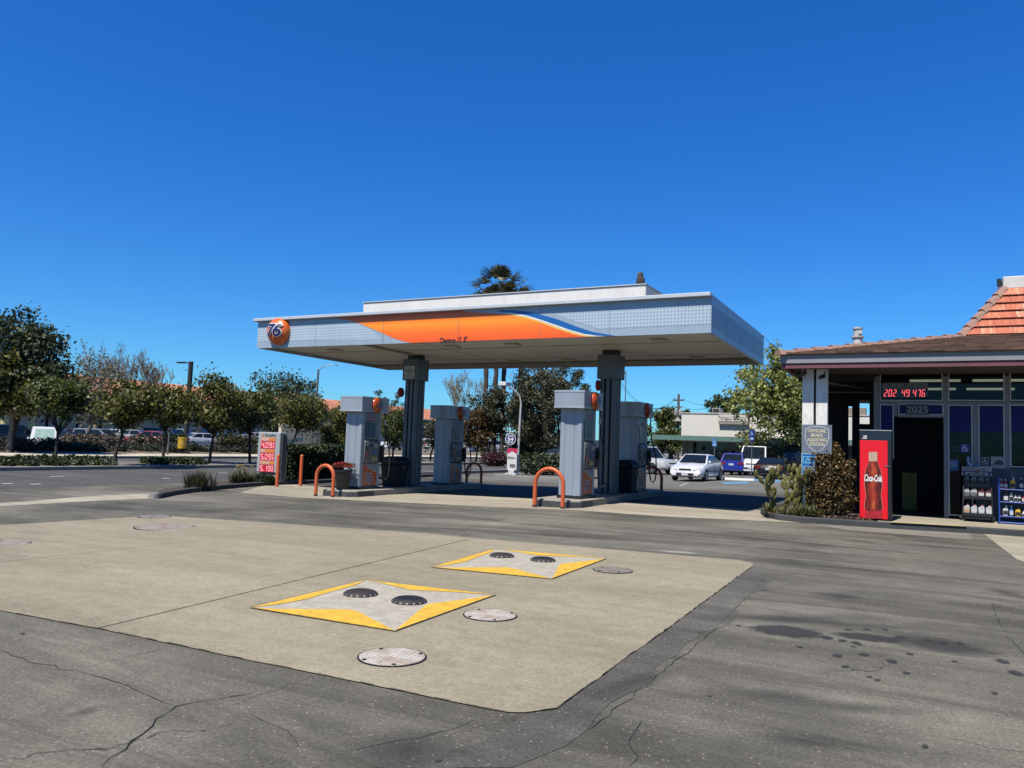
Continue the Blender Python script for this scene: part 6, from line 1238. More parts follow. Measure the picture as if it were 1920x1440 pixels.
# bed by the store
t = shrub("photinia_bush", "reddish brown bush beside the vending machine", "bush", (-1.72, 18.78, .1), [((-.42, .0, .95), (.2, .2, .2)), ((.36, 0, .95), (.18, .2, .22)), ((.42, .05, 1.2), (.12, .15, .14)), ((-.3, 0, 1.32), (.16, .18, .16)), ((0, .1, .55), (.52, .42, .55)), ((-.1, .1, 1.05), (.42, .36, .45)), ((.05, .1, 1.42), (.22, .24, .28)), ((-.32, .0, .62), (.26, .28, .36)), ((.3, .05, .45), (.28, .3, .36)), ((.12, .1, .95), (.4, .34, .4)), ((-.18, .05, .3), (.36, .3, .3))], L_PHO, 7200, .036, 171, asp=.55)
t = thing("prickly_pear", "clump of flat green cactus pads at the corner of the planted bed", "cactus", (-2.72, 18.72, .1)); r_ = random.Random(9)
M_CAC = M("cactus_green", (0.135, 0.135, 0.020), .6, var=.3, scale=6, dirt=.25); M_CACO = M("cactus_old", (0.16, 0.12, 0.07), .8, var=.4, scale=8)
b = MB(); old = MB(); tips = []
def pad_(bb, o, d, L_, w_, nrm_):
    d = d.normalized(); nrm_ = (nrm_-d*nrm_.dot(d)).normalized(); s_ = d.cross(nrm_); n = 12; rings = []
    for i in range(7):
        f = i/6; rad = math.sin(math.pi*min(max(.06+.94*f, 0), .985))**.75*w_/2; c = o+d*L_*f
        rings.append([c+s_*rad*math.cos(2*math.pi*j/n)+nrm_*min(.022, rad*.5)*math.sin(2*math.pi*j/n) for j in range(n)])
    vs = [q for rg in rings for q in rg]; fs = [(i*n+j, i*n+(j+1) % n, (i+1)*n+(j+1) % n, (i+1)*n+j) for i in range(6) for j in range(n)]+[tuple(range(n-1, -1, -1)), tuple(6*n+j for j in range(n))]; bb.add(vs, fs)
def chain(o, d, k):
    L_ = r_.uniform(.15, .22); nm_ = Vector((r_.gauss(.25, .5), -1, r_.gauss(0, .3))); pad_(b, o, d, L_, L_*r_.uniform(.5, .68), nm_); e = o+d.normalized()*L_*.93
    if k >= 5 or (k > 1 and r_.random() < .24): return
    for j in range(1 if r_.random() < .5 else 2): chain(e+Vector((r_.gauss(0, .03), r_.gauss(0, .03), -.01)), Vector((d.x+r_.gauss(0, .5), d.y+r_.gauss(0, .35), 1)).normalized(), k+1)
for x in (-.26, -.16, -.02, .08, .2, .34, .46): chain(Vector((x, r_.gauss(0, .08), 0)), Vector((r_.gauss(0, .2), r_.gauss(0, .15), 1)), 0)
b.build("pads", M_CAC, t, smooth=True, autosmooth=70)
b = MB(); 
for v in b.v: pass
hz = max((q.co.z for c in t.children for q in c.data.vertices)); k = 1.18/hz
for c in t.children: c.data.transform(Matrix.Diagonal((1, 1, k, 1)))
M_AL = LEAF("leaf_aloe", (0.07, 0.085, 0.02), (0.16, 0.18, 0.05), (0.30, 0.30, 0.11), trans=.05, clump=3)
for k, (x, v, s_, lb) in enumerate(((-3.02, 18.62, .26, "small aloe rosette at the tip of the planted bed"), (-2.3, 18.42, .30, "aloe rosette between the cactus and the bush"), (-2.05, 18.36, .34, "larger aloe rosette in front of the bush"), (-2.62, 18.40, .2, "tiny aloe rosette at the foot of the cactus"))):
    t = thing("aloe_plant", lb, "aloe", (x, v, .1), 0, "rosettes along the bed's kerb"); b = MB(); r_ = random.Random(30+k)
    for j in range(60):
        a = j*2.4; tl = .25+.75*j/60; d = Vector((math.cos(a)*tl, math.sin(a)*tl, 1-.75*tl)).normalized(); wv = Vector((-math.sin(a), math.cos(a), 0))*.016; o = Vector((r_.gauss(0, .04), r_.gauss(0, .04), r_.uniform(0, .06))); l = s_*r_.uniform(.7, 1.1); b.add([o-wv, o+wv, o+d*l*.6+wv*.8, o+d*l+Vector((0, 0, .02)), o+d*l*.6-wv*.8], [(0, 1, 2, 4), (4, 2, 3)])
    b.build("leaves", M_AL, t); b = MB(); b.tube([(0, 0, -.03), (0, 0, .05)], [.03, .02], 6); b.build("stem", M_BARK, t)
r_ = random.Random(12); b = MB()
for k in range(900): x, v = r_.uniform(-3.05, -.8), r_.uniform(18.3, 19.2); leafquad(b, Vector((x, max(v, 18.2+.1*abs(x+2)), .115+r_.random()*.05)), r_.uniform(.02, .05), r_, up=1.5)
tag(b.build("leaf_litter", LEAF("litter", (0.05, 0.025, 0.015), (0.16, 0.09, 0.06), (0.42, 0.33, 0.25))), "dry fallen leaves scattered over the planted bed", "leaf litter", kind="stuff")
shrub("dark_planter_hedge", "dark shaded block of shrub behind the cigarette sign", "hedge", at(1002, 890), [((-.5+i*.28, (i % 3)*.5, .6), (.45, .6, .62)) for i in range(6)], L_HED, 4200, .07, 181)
p = G(985, 896); kerb("planter_island_kerb", [(p.x-1.6, p.y-.2), (p.x+.1, p.y-.9), (p.x+2.2, p.y-.6), (p.x+2.6, p.y+6)], .16, .14, C_KERB)
shrub("red_flowering_shrub", "dark shrub with dull red blooms at the foot of the median trees", "shrub", at(925, 874), [((0, -.8+i*.5, .5), (.6, .6, .5)) for i in range(5)], LEAF("leaf_redbloom", (0.02, 0.012, 0.01), (0.06, 0.028, 0.025), (0.22, 0.05, 0.06)), 2600, .08, 182)
# ---------------------------------------------------------------- vehicles
M_TYRE = M("tyre", (0.014, 0.014, 0.015), .8); M_RIM = M("rim", (0.32, 0.33, 0.34), .35, .7); M_GLS = M("car_glass", (0.012, 0.018, 0.022), .08, spec=.45, var=.05)
M_HEADL = M("headlight", (0.62, 0.64, 0.64), .12, var=.1, scale=20); M_TAIL = M("tail_light", (0.30, 0.01, 0.012), .2); M_PLATE = M("plate_white", (0.62, 0.63, 0.64), .5); M_TRIM = M("car_trim", (0.02, 0.02, 0.022), .5)
def paint(n, c): return M("paint_"+n, c, .3, 0, var=.03, coat=.7 if max(c) > .1 else .0, spec=.5 if max(c) > .1 else .12)
KIND = {  # lower body top line (x from rear 0 to front 1, z); cabin belt x0,x1; roof x0,x1
 'coupe': dict(L=4.4, W=1.70, H=1.37, top=[(0, .52), (.015, .80), (.04, .96), (.17, .99), (.68, .93), (.80, .86), (.93, .73), (.985, .60), (1, .42)], belt=(.10, .73), roof=(.30, .55)),
 'sedan': dict(L=4.75, W=1.80, H=1.45, top=[(0, .5), (.015, .82), (.05, 1.02), (.17, 1.05), (.69, .98), (.82, .90), (.95, .76), (.99, .62), (1, .45)], belt=(.12, .75), roof=(.30, .56)),
 'hatch': dict(L=4.1, W=1.75, H=1.49, top=[(0, .48), (.012, .80), (.02, .98), (.10, 1.02), (.72, .98), (.86, .88), (.96, .74), (.99, .6), (1, .45)], belt=(.015, .80), roof=(.13, .60)),
 'suv': dict(L=4.6, W=1.85, H=1.68, top=[(0, .55), (.012, .9), (.02, 1.05), (.10, 1.08), (.70, 1.06), (.86, .98), (.96, .84), (.99, .68), (1, .5)], belt=(.015, .78), roof=(.06, .58)),
 'van': dict(L=4.9, W=1.92, H=1.98, top=[(0, .5), (.008, .95), (.02, 1.12), (.10, 1.12), (.82, 1.10), (.93, 1.00), (.98, .84), (.995, .66), (1, .5)], belt=(.01, .86), roof=(.03, .70)),
 'pickup': dict(L=5.6, W=1.95, H=1.82, top=[(0, .55), (.008, 1.0), (.02, 1.08), (.44, 1.08), (.46, 1.06), (.74, 1.06), (.90, 1.02), (.975, .9), (.995, .7), (1, .55)], belt=(.42, .76), roof=(.45, .64)),
}
def vehicle(name, label, cat, kind, loc, rz, col, group=None, small=False, shade=False, sc=(1, 1, 1)):
    K = KIND[kind]; L_, W, H = K['L'], K['W']/2, K['H']; t = thing(name, label, cat, loc, rz, group); t.scale = sc; X = lambda f: (f-.5)*L_
    zb = .20 if kind not in ('pickup', 'suv') else .30; b = MB(); n = 0; st_ = []
    tp = K['top']; dense = []
    for (xa, za), (xb, zb_) in zip(tp, tp[1:]):
        m_ = max(1, int((xb-xa)*14))
        for i in range(m_): f = i/m_; dense.append((xa+(xb-xa)*f, za+(zb_-za)*f))
    dense.append(tp[-1])
    for f, z in dense:
        e = max(0, 1-min(f, 1-f)/.10); w_ = W*(1-.13*e*e); zl = zb+.10*e*e
        st_.append([(X(f), s_, zz) for s_, zz in ((0, zl), (w_*.86, zl), (w_*.97, zl+.10), (w_, zl+(z-zl)*.48), (w_*.985, zl+(z-zl)*.74), (w_*.93, z-.05), (w_*.80, z-.008), (0, z+.02))])
    k = 8; vs = []; fs = []
    for s_ in (1, -1):
        o = len(vs)
        for r_ in st_: vs += [(x, s_*y, z) for x, y, z in r_]
        for i in range(len(st_)-1):
            for j in range(k-1):
                q = (o+i*k+j, o+i*k+j+1, o+(i+1)*k+j+1, o+(i+1)*k+j); fs.append(q if s_ < 0 else q[::-1])
        for e in (0, len(st_)-1): fs.append(tuple(o+e*k+j for j in range(k)))
    b.add(vs, fs)
    ztop = lambda f: next((za+(zc-za)*(f-xa)/(xc-xa) for (xa, za), (xc, zc) in zip(tp, tp[1:]) if xa <= f <= xc), tp[-1][1])
    b0, b1 = K['belt']; r0, r1 = K['roof']; wb, wr = W*.90, W*.72 if kind not in ('van', 'pickup', 'suv') else W*.78
    zb0, zb1 = ztop(b0)-.02, ztop(b1)-.02; mid = lambda a, c, f: tuple(a[i]+(c[i]-a[i])*f for i in range(3))
    B4 = [(X(b0), -wb, zb0), (X(b1), -wb, zb1), (X(b1), wb, zb1), (X(b0), wb, zb0)]; R4 = [(X(r0), -wr, H-.04), (X(r1), -wr, H-.02), (X(r1), wr, H-.02), (X(r0), wr, H-.04)]
    rc = [((X(r0)*.97+X(r1)*.03), -wr*.6, H), (X(r1)*.96+X(r0)*.04, -wr*.6, H), (X(r1)*.96+X(r0)*.04, wr*.6, H), ((X(r0)*.97+X(r1)*.03), wr*.6, H)]
    cab = MB(); cab.add(B4+R4+rc, [(0, 1, 5, 4), (1, 2, 6, 5), (2, 3, 7, 6), (3, 0, 4, 7), (4, 5, 9, 8), (5, 6, 10, 9), (6, 7, 11, 10), (7, 4, 8, 11), (8, 9, 10, 11)])
    b.v += []; b.add(cab.v, cab.f); b.build("body", col, t, smooth=True, autosmooth=32)
    def quad(nm, A, B_, C_, D_, mt, ia=.06, ib=.94, ja=.1, jb=.92, off=.012):   # A,B bottom; D,C top
        A, B_, C_, D_ = map(Vector, (A, B_, C_, D_)); f = lambda u, v: (A.lerp(B_, u)).lerp(D_.lerp(C_, u), v); nn = (B_-A).cross(D_-A).normalized()*off
        m_ = MB(); pts = [f(ia, ja), f(ib, ja), f(ib, jb), f(ia, jb)]; m_.prism([p+nn for p in pts], nn*-.3); return m_.build(nm, mt, t)
    quad("windscreen", B4[1], B4[2], R4[2], R4[1], M_GLS if not shade else M("sunshade_pale", (0.36, 0.52, 0.46), .25, var=.3, scale=5), .05 if not shade else .13, .95 if not shade else .87, .06 if not shade else .12, .94 if not shade else .84)
    if kind != 'van' or True: quad("rear_window", B4[3], B4[0], R4[0], R4[3], M_GLS, .07, .93, .16, .92)
    div = ((.04, .44), (.48, .95)) if kind in ('sedan', 'hatch', 'suv', 'coupe') else ((.06, .94),) if kind == 'pickup' else ((.04, .3), (.33, .62), (.65, .95))
    for a, c in div:
        quad("side_window", B4[0], B4[1], R4[1], R4[0], M_GLS, a, c, .10, .90); quad("side_window", B4[2], B4[3], R4[3], R4[2], M_GLS, 1-c, 1-a, .10, .90)
    wr_ = .31 if kind in ('coupe', 'sedan', 'hatch') else .36
    for fx in (.185, .80 if kind != 'pickup' else .82):
        for s_ in (-1, 1):
            m_ = MB(); y = s_*(W-.10); m_.lathe([(wr_*.6, -.02), (wr_*.94, -.0), (wr_, .03), (wr_, .16), (wr_*.94, .19), (wr_*.6, .195)], (X(fx), y-s_*.085, wr_), 20, X=(1, 0, 0), Y=(0, 0, 1), Z=(0, s_, 0)); wh = m_.build("wheel", M_TYRE, t, smooth=True)
            m_ = MB(); m_.lathe([(wr_*.62, .0), (wr_*.60, .012), (wr_*.2, .0), (wr_*.18, .014), (.001, .016)], (X(fx), y+s_*.112, wr_), 16, X=(1, 0, 0), Y=(0, 0, 1), Z=(0, s_, 0)); m_.build("rim", M_RIM, wh, smooth=True)
            m_ = MB(); pts = [(wr_*1.16*math.cos(a), wr_*1.16*math.sin(a)) for a in [math.pi*i/14-.12+(.24*i/14) for i in range(15)]]; m_.prism([(X(fx)+x, s_*(W-.012), wr_+z) for x, z in pts], (0, s_*.016, 0)); m_.build("wheel_arch", M_TRIM, t)
    if small: return t
    fe, re = X(.985), X(.012)
    for s_ in (-1, 1):
        z = .62 if kind in ('coupe', 'sedan', 'hatch') else .80; m_ = MB(); m_.prism([(X(.955), s_*W*.90, z+.09), (X(.955), s_*W*.50, z+.085), (X(.99), s_*W*.46, z-.05), (X(.965), s_*W*.92, z-.05)], (.045, 0, 0)); m_.build("headlight", M_HEADL, t, bevel=.008)
        z = .80 if kind in ('coupe', 'sedan', 'hatch') else .90; hh = .09 if kind != 'suv' else .2; m_ = MB(); m_.prism([(X(.02), s_*W*.91, z+hh), (X(.02), s_*W*.48, z+hh*.8), (X(.02), s_*W*.46, z-hh*.9), (X(.03), s_*W*.93, z-hh*.8)], (-.085, 0, 0)); m_.build("tail_light", M_TAIL, t, bevel=.008)
        m_ = MB(); f = b1-.05; m_.box(X(f)-.05, X(f)+.06, s_*(W*.93) if s_ > 0 else -W*1.09, W*1.09 if s_ > 0 else -W*.93, ztop(b1)+.02, ztop(b1)+.15); m_.build("side_mirror", col, t, bevel=.03)
        m_ = MB(); m_.box(X(.50), X(.54), s_*W-.01 if s_ > 0 else -W-.012, W+.012 if s_ > 0 else -W+.01, .74, .76); m_.build("door_handle", M_TRIM, t)
        m_ = MB(); m_.box(X(.27), X(.72), min(s_*W, s_*(W+.006)), max(s_*W, s_*(W+.006)), .50, .54); m_.box(X(.46), X(.462), min(s_*(W-.01), s_*(W+.004)), max(s_*(W-.01), s_*(W+.004)), .3, .9); m_.build("door_trim", M_TRIM, t)
    lo = .36 if kind in ('coupe', 'sedan', 'hatch') else .46
    m_ = MB(); m_.box(X(.99), X(1)+.012, -W*.52, W*.52, lo-.05, lo+.07); m_.build("lower_grille", M_TRIM, t, bevel=.01)
    zg = .60 if kind in ('coupe', 'sedan', 'hatch') else .76; m_ = MB(); m_.box(X(.985)-.03, X(.985)+.06, -W*.36, W*.36, zg-.025, zg+.04); m_.build("grille", M_TRIM, t, bevel=.01)
    m_ = MB(); m_.box(X(1)+.013, X(1)+.02, -.16, .16, lo-.06, lo+.07); m_.build("licence_plate", M_PLATE, t)
    m_ = MB(); zp = .62 if kind != 'hatch' else .66; m_.box(X(0)-.03, X(0)-.005, -.16, .16, zp, zp+.14); m_.build("licence_plate", M_PLATE, t)
    m_ = MB(); m_.box(X(0)-.02, X(.03), -W*.84, W*.84, .30, .37); m_.build("bumper_strip", M_TRIM, t, bevel=.01)
    return t
P_W, P_SIL, P_BLU, P_DRK, P_RED, P_BLK, P_GRN, P_TAN, P_NVY = paint("white", (0.74, 0.75, 0.76)), paint("silver", (0.36, 0.37, 0.38)), paint("blue", (0.012, 0.022, 0.34)), paint("charcoal", (0.03, 0.034, 0.04)), paint("red", (0.42, 0.015, 0.02)), paint("black", (0.012, 0.013, 0.016)), paint("green", (0.06, 0.15, 0.12)), paint("tan", (0.26, 0.22, 0.18)), paint("navy", (0.02, 0.035, 0.075))
p = G(1286, 903); vehicle("parked_car", "white coupe facing the camera in front of the white shop", "car", 'coupe', (p.x+.02, p.y+2.15, gz(p.x)), R(-90-2), P_W)
p = G(1366, 891); vehicle("parked_car", "bright blue hatchback seen from behind, next to the white coupe", "car", 'hatch', (p.x+.25, p.y+2.0, gz(p.x)), R(90-2), P_BLU)
p = G(1440, 899); vehicle("parked_car", "black sedan seen from behind with red tail lights, beside the cactus", "car", 'sedan', (p.x, p.y+2.3, gz(p.x)), R(90), P_BLK, sc=(.96, .98, .85))
p = G(1418, 893); vehicle("parked_van", "white van facing the camera behind the black sedan", "van", 'van', (p.x-.6, p.y+3.4, gz(p.x)), R(-88), P_W)
p = G(1228, 889); vehicle("parked_car", "white pickup partly hidden behind a shaded dispenser", "car", 'pickup', (p.x-1.3, p.y+.8, gz(p.x)), R(-22), paint("cream", (0.60, 0.61, 0.60)))
p = Vp(1492, 880, 57); vehicle("parked_car", "dark car in the shade behind the spring tree's trunk", "car", 'suv', (p.x, 58.5, 0), R(90), P_BLK, small=True)
def lot(x, y, u, kind, rz, col, label, small=True, dz=0, cat="car", group="cars parked across the street", shade=False):
    p = Up(x, 815, u); H = KIND[kind]['H']; zt = Up(x, y, u).z; vehicle("parked_car", label, cat, kind, (u, p.y, zt-H), rz, col, group, small, shade)
lot(24, 796, -57, 'suv', R(80), P_NVY, "dark blue SUV behind the widest juniper", False)
lot(84, 800, -56, 'van', R(-32), P_W, "white van with a pale sunshade behind its windscreen", False, cat="van", shade=True)
lot(118, 808, -60, 'sedan', R(20), P_DRK, "dark sedan next to the white van")
lot(140, 805, -74, 'sedan', R(85), paint("maroon", (0.10, 0.02, 0.03)), "low maroon car behind the dark sedan")
lot(188, 804, -64, 'suv', R(20), P_SIL, "silver SUV behind the middle of the long flowering hedge")
lot(221, 804.5, -65, 'hatch', R(200), P_W, "white hatchback between the silver SUV and silver coupe")
lot(258, 806, -63, 'coupe', R(30), P_SIL, "silver coupe next to the red car")
lot(284, 808, -60, 'sedan', R(205), P_RED, "red sedan, only red car across the street")
lot(312, 803, -68, 'suv', R(20), P_BLK, "black SUV next to the red sedan")
lot(342, 804, -74, 'suv', R(20), P_SIL, "silver SUV parked next to the brown van")
lot(372, 804, -76, 'suv', R(20), paint("brown", (0.06, 0.05, 0.045)), "brown van like car above the white sedan's roof")
lot(381, 812, -62, 'sedan', R(78), P_W, "white sedan parked side on behind the yellow bin", False)
lot(424, 812, -70, 'sedan', R(75), P_GRN, "pale green sedan over the olive hedge")
lot(478, 811, -78, 'sedan', R(75), P_W, "white sedan above the olive hedge by the price sign")
lot(606, 808, -56, 'pickup', R(20), P_DRK, "dark pickup by the end of the cream wall", cat="pickup")
lot(745, 819, -62, 'pickup', R(88), P_W, "white pickup side on, seen between dispenser and column", False, cat="pickup")
lot(817, 822.5, -66, 'suv', R(95), P_W, "white SUV half behind the shaded dispenser's edge", False)
lot(930, 826, -58, 'suv', R(60), P_W, "white SUV glimpsed between dark trunks by the round sign")
lot(905, 832, -60, 'sedan', R(60), P_W, "white car glimpsed low behind the rusty brown tree")
lot(805, 816, -80, 'suv', R(20), P_SIL, "silver SUV glimpsed beside the column with red disc 13")
lot(1235, 842, -30, 'sedan', R(60), P_W, "white car far behind the pickup, under the clipped tree")
# sunshade of the van
# ---------------------------------------------------------------- buildings and street furniture beyond
def tile_roof_mat():
    mt, t, b, _ = newmat("red_barrel_tile"); co = coord(t); sp = nd(t, "ShaderNodeSeparateXYZ"); t.links.new(co, sp.inputs[0])
    br = nd(t, "ShaderNodeTexBrick"); br.offset = .5
    for k, x in (("Scale", 1.0), ("Mortar Size", .03), ("Brick Width", .9), ("Row Height", .45)): br.inputs[k].default_value = x
    br.inputs['Color1'].default_value = (0.29, 0.095, 0.052, 1); br.inputs['Color2'].default_value = (0.42, 0.185, 0.115, 1); br.inputs['Mortar'].default_value = (0.07, 0.025, 0.016, 1)
    t.links.new(mapping(t, co, (1, 1, 1), (0, 0, R(90))), br.inputs['Vector']); c = mix(t, 1.0, br.outputs['Color'], ramp(t, noise(t, co, 1.4, 6, .75), [(0.3, .55), (0.7, 1.3)]), 'MULTIPLY')
    t.links.new(c, b.inputs['Base Color']); b.inputs['Roughness'].default_value = .85
    w_ = mth(t, 'SINE', mth(t, 'MULTIPLY', sp.outputs[1], 2*math.pi/.9)); bump(t, b, w_, .9, .12); return mt
M_BTILE = tile_roof_mat(); M_BEIGE = M("stucco_beige", (0.80, 0.73, 0.58), .85, var=.08, scale=.5); M_CREAMC = M("column_cream", (0.66, 0.56, 0.26), .7, var=.08); M_STW = M("stucco_white", (0.62, 0.61, 0.57), .85, var=.08, scale=.6)
U_M = -112; pl = Up(-60, 800, U_M); pr = Up(846, 800, U_M); ze = Up(600, 771, U_M+4).z; zr = Up(600, 748, U_M-3).z
mk_ = thing("market_building", "long low market with red tiled roof and yellow columns across the street", "building", (U_M, 0, 0))
va, vb = pl.y, pr.y+4
b = MB(); b.box(-22, -.0, va, vb, -.1, ze-.25); b.build("wall", M_BEIGE, mk_)
b = MB()
ym = Up(136, 740, U_M).y
for k in range(int((vb-ym)/.9)): 
    y = ym+k*.9; b.add([(4, y+.07, ze), (4, y+.83, ze), (-3, y+.83, zr), (-3, y+.07, zr), (4, y+.45, ze+.16), (-3, y+.45, zr+.16)], [(0, 4, 5, 3), (4, 1, 2, 5)])
b.add([(4, ym, ze-.02), (4, vb, ze-.02), (-3, vb, zr-.02), (-3, ym, zr-.02), (-14, vb, zr-1.2), (-14, ym, zr-1.2)], [(0, 1, 2, 3), (3, 2, 4, 5)]); b.build("tiled_roof", M_BTILE, mk_)
b = MB(); b.box(3.6, 4.1, va, vb, ze-.9, ze-.1); b.build("arcade_beam", M("arcade_beam", (0.22, 0.20, 0.17), .85), mk_)
b = MB(); b.box(-1, 4.2, va, ym-.2, ze-.099, Up(60, 742, U_M).z); b.build("parapet", M_STW, mk_)
for k, x in enumerate((8, 60, 117, 173, 260, 315, 362, 418, 478)):
    y = Up(x, 800, U_M+3.4).y; b = MB(); b.lathe([(.62, -.1), (.62, .4), (.5, .5), (.46, ze-1.3), (.6, ze-1.2), (.6, ze-.91)], (3.4, y, 0), 14); b.build("column", M_CREAMC if k < 6 else M_STW, mk_, smooth=True, autosmooth=30)
b = MB()
for x0, x1 in ((84, 90), (142, 146), (185, 190), (225, 250), (300, 312), (380, 410), (450, 472), (520, 560)): ya, yb_ = Up(x0, 800, U_M).y, Up(x1, 800, U_M).y; b.box(.01, .06, ya, yb_, -.1, 3.4)
b.build("doorway", M_DARK, mk_)
y0, y1 = Up(563, 800, U_M+8).y, Up(604, 800, U_M+8).y; b = MB(); b.box(2, 8, y0, y1, -.1, 4.6); b.add([(8, y0-.4, 4.6), (8, y1+.4, 4.6), (8, (y0+y1)/2, 6.4), (0, y0-.4, 4.6), (0, y1+.4, 4.6), (0, (y0+y1)/2, 6.4)], [(0, 1, 2), (0, 2, 5, 3), (1, 4, 5, 2)]); b.build("entrance_gable", M_STW, mk_)
b = MB(); b.box(8.01, 8.06, y0+.8, y1-.8, -.1, 3.4); b.build("entrance_opening", M_DARK, mk_)
# cream wall with lettering
u = -46.2; ya, yb_ = Up(527, 815, u), Up(590, 815, u); zt = Up(560, 797, u).z; t = thing("cream_wall", "low cream wall with teal grocery lettering behind the green hedge", "wall", (u, ya.y, -.1)); Lw = yb_.y-ya.y
b = MB(); b.box(-.3, 0, 0, Lw, -.1, zt); b.build("wall", M("wall_cream", (0.70, 0.64, 0.46), .8, var=.05), t); b = MB(); b.box(-.34, .04, -.02, Lw-.02, zt+.001, zt+.14); b.build("coping", M("coping_cream", (0.72, 0.69, 0.58), .8), t)
y2 = Up(597, 815, u).y-ya.y
b = MB(); b.box(-.45, .15, Lw+.002, y2+.1, -.1, zt+.2); b.box(-.5, .2, Lw-.03, y2+.14, zt+.2, zt+.34); b.build("pillar", M("pillar_grey", (0.42, 0.40, 0.34), .8), t)
q = Up(553, 829, u); b = MB(); wt = Up(569, 820, u).y-Up(536, 820, u).y
for off, mt, nm, lf in ((.06, M("teal_outline", (0.09, 0.30, 0.34), .6), "lettering_edge", .01), (.015, M("teal_light", (0.24, 0.52, 0.55), .6), "lettering", .02)):  # darker teal outline behind the lighter letters
    b = MB(); b.text("foodmaxx", (0, q.y-ya.y, q.z+.12), (0, 1, .13), (0, 0, 1), width=wt, height=Up(553, 818, u).z-Up(553, 827, u).z, shear=.15, offset=off, lift=lf); b.build(nm, mt, t)
# yellow bin, street poles and signs
p = Up(342, 826, -46.6); t = thing("yellow_bin", "round yellow bin on the far bank in front of the white sedan", "bin", (p.x, p.y, Up(342, 841, -46.6).z)); hz = Up(342, 820, -46.6).z-Up(342, 841, -46.6).z
b = MB(); b.lathe([(.29, 0), (.30, .05), (.30, hz*.9), (.33, hz*.92), (.32, hz), (.001, hz)], n=18); b.build("drum", M("bin_yellow", (0.72, 0.42, 0.02), .5, dirt=.2), t, smooth=True, autosmooth=30); b = MB(); b.lathe([(.305, hz*.45), (.305, hz*.5)], n=18); b.build("band", M("band_pale", (0.7, 0.6, 0.3), .5), t)
def pole(name, label, base_u, bx, by_top, path_px, rad, mt, head=None, group=None, rad2=None):
    p = Up(bx, 800, base_u); z0 = gz(base_u); t = thing(name, label, "lamp post" if head else "pole", (p.x, p.y, z0), 0, group); s_ = F_PX/((p-C0).dot(FWD)); q = RT.copy(); q.z = 0; q.normalize(); zt = Up(bx, by_top, base_u).z-z0; b = MB(); b.tube([(0, 0, -.1), (0, 0, zt)], [rad, rad2 or rad], 10); b.build("pole", mt, t, smooth=True); return t, s_, q, zt
t, s_, q, zt = pole("lamp_post", "dark square lamp post with a short arm, above the tiled roof", -66, 350, 677, None, .24, M_DARK, True)
b = MB(); b.tube([Vector((0, 0, zt-.15)), q*-.75+Vector((0, 0, zt-.12))], .07, 6); b.build("arm", M_DARK, t); b = MB(); c = q*-1.0+Vector((0, 0, zt-.12)); b.box(c.x-.5, c.x+.5, c.y-.22, c.y+.22, c.z-.08, c.z+.06); b.build("lamp_head", M_DARK, t, bevel=.03)
t, s_, q, zt = pole("lamp_post", "thin grey street lamp with a curved arm by the canopy's ball end", -46, 591, 692, None, .09, M("galvanised", (0.22, 0.23, 0.235), .5, .4), True)
b = MB(); b.tube([Vector((0, 0, zt-.05)), q*.28+Vector((0, 0, zt+.18)), q*.7+Vector((0, 0, zt+.36)), q*1.25+Vector((0, 0, zt+.45))], .04, 6); b.build("arm", MATS["galvanised"], t, smooth=True); b = MB(); c = q*1.55+Vector((0, 0, zt+.46)); b.lathe([(.05, -.06), (.13, -.04), (.16, 0), (.08, .06), (.001, .07)], c, 12); b.build("lamp_head", M("lamp_grey", (0.4, 0.41, 0.42), .4), t, smooth=True)
t, s_, q, zt = pole("sign_pole", "slim grey sign pole on the far sidewalk by the yellow bin", -43.5, 318, 794, None, .05, MATS["galvanised"], None)
b = MB(); c = Vector((.06, 0, zt-.25)); b.plate(c, (0, 1, 0), UY, -.16, .16, -.3, .25, .01); b.build("sign_plate", M("plate_back", (0.5, 0.5, 0.5), .5), t)
t, s_, q, zt = pole("sign_pole", "slim grey pole between the cream wall's pillar and the dispenser", -45.5, 594, 800, None, .05, MATS["galvanised"], None)
b = MB(); b.plate((.06, 0, zt-.3), (0, 1, 0), UY, -.1, .1, -.2, .2, .01); b.build("sign_plate", MATS["plate_back"], t)
# small lamp with round sign and cigarette board
p = G(969, 894); z0 = gz(p.x); t = thing("lamp_post", "white lamp post with a box lamp on a bent arm, behind the cigarette sign", "lamp post", (p.x, p.y, z0)); s_ = F_PX/((p-C0).dot(FWD)); q = RT.copy(); q.z = 0; q.normalize(); M_PW = M("lamp_white", (0.55, 0.55, 0.54), .5, dirt=.2)
Pq = lambda x, y, dv=0: q*((x-969)/s_)+Vector((0, dv, (894-y)/s_))
b = MB(); b.tube([Pq(969, 894), Pq(971, 800), Pq(972, 757)], [.075, .06, .05], 10); b.build("pole", M_PW, t, smooth=True)
b = MB(); b.tube([Pq(972, 757), Pq(969, 742), Pq(958, 731), Pq(948, 724)], [.045, .035, .03, .03], 8); b.build("arm", M_PW, t, smooth=True)
c = Pq(941, 720.5); b = MB(); b.box(c.x-.24, c.x+.20, c.y-.3, c.y+.3, c.z-.10, c.z+.10); b.build("lamp_head", M("lamp_head_white", (0.74, 0.74, 0.73), .5), t, bevel=.02)
c = p+Pq(957, 824, -.12); r = thing("opening_hours_sign", "round navy sign reading open 24 hours on the white lamp post", "sign", (c.x, c.y, z0+(894-824)/s_)); rd = 11/s_
b = MB(); b.lathe([(rd, 0), (rd, .02), (.001, .021)], n=32, X=UX, Y=UY, Z=(0, -1, 0)); b.build("rim", M_LWHITE, r); b = MB(); b.lathe([(rd*.9, .0), (rd*.9, .025), (.001, .026)], n=32, X=UX, Y=UY, Z=(0, -1, 0)); b.build("disc", M("hours_navy", (0.02, 0.025, 0.22), .4), r)
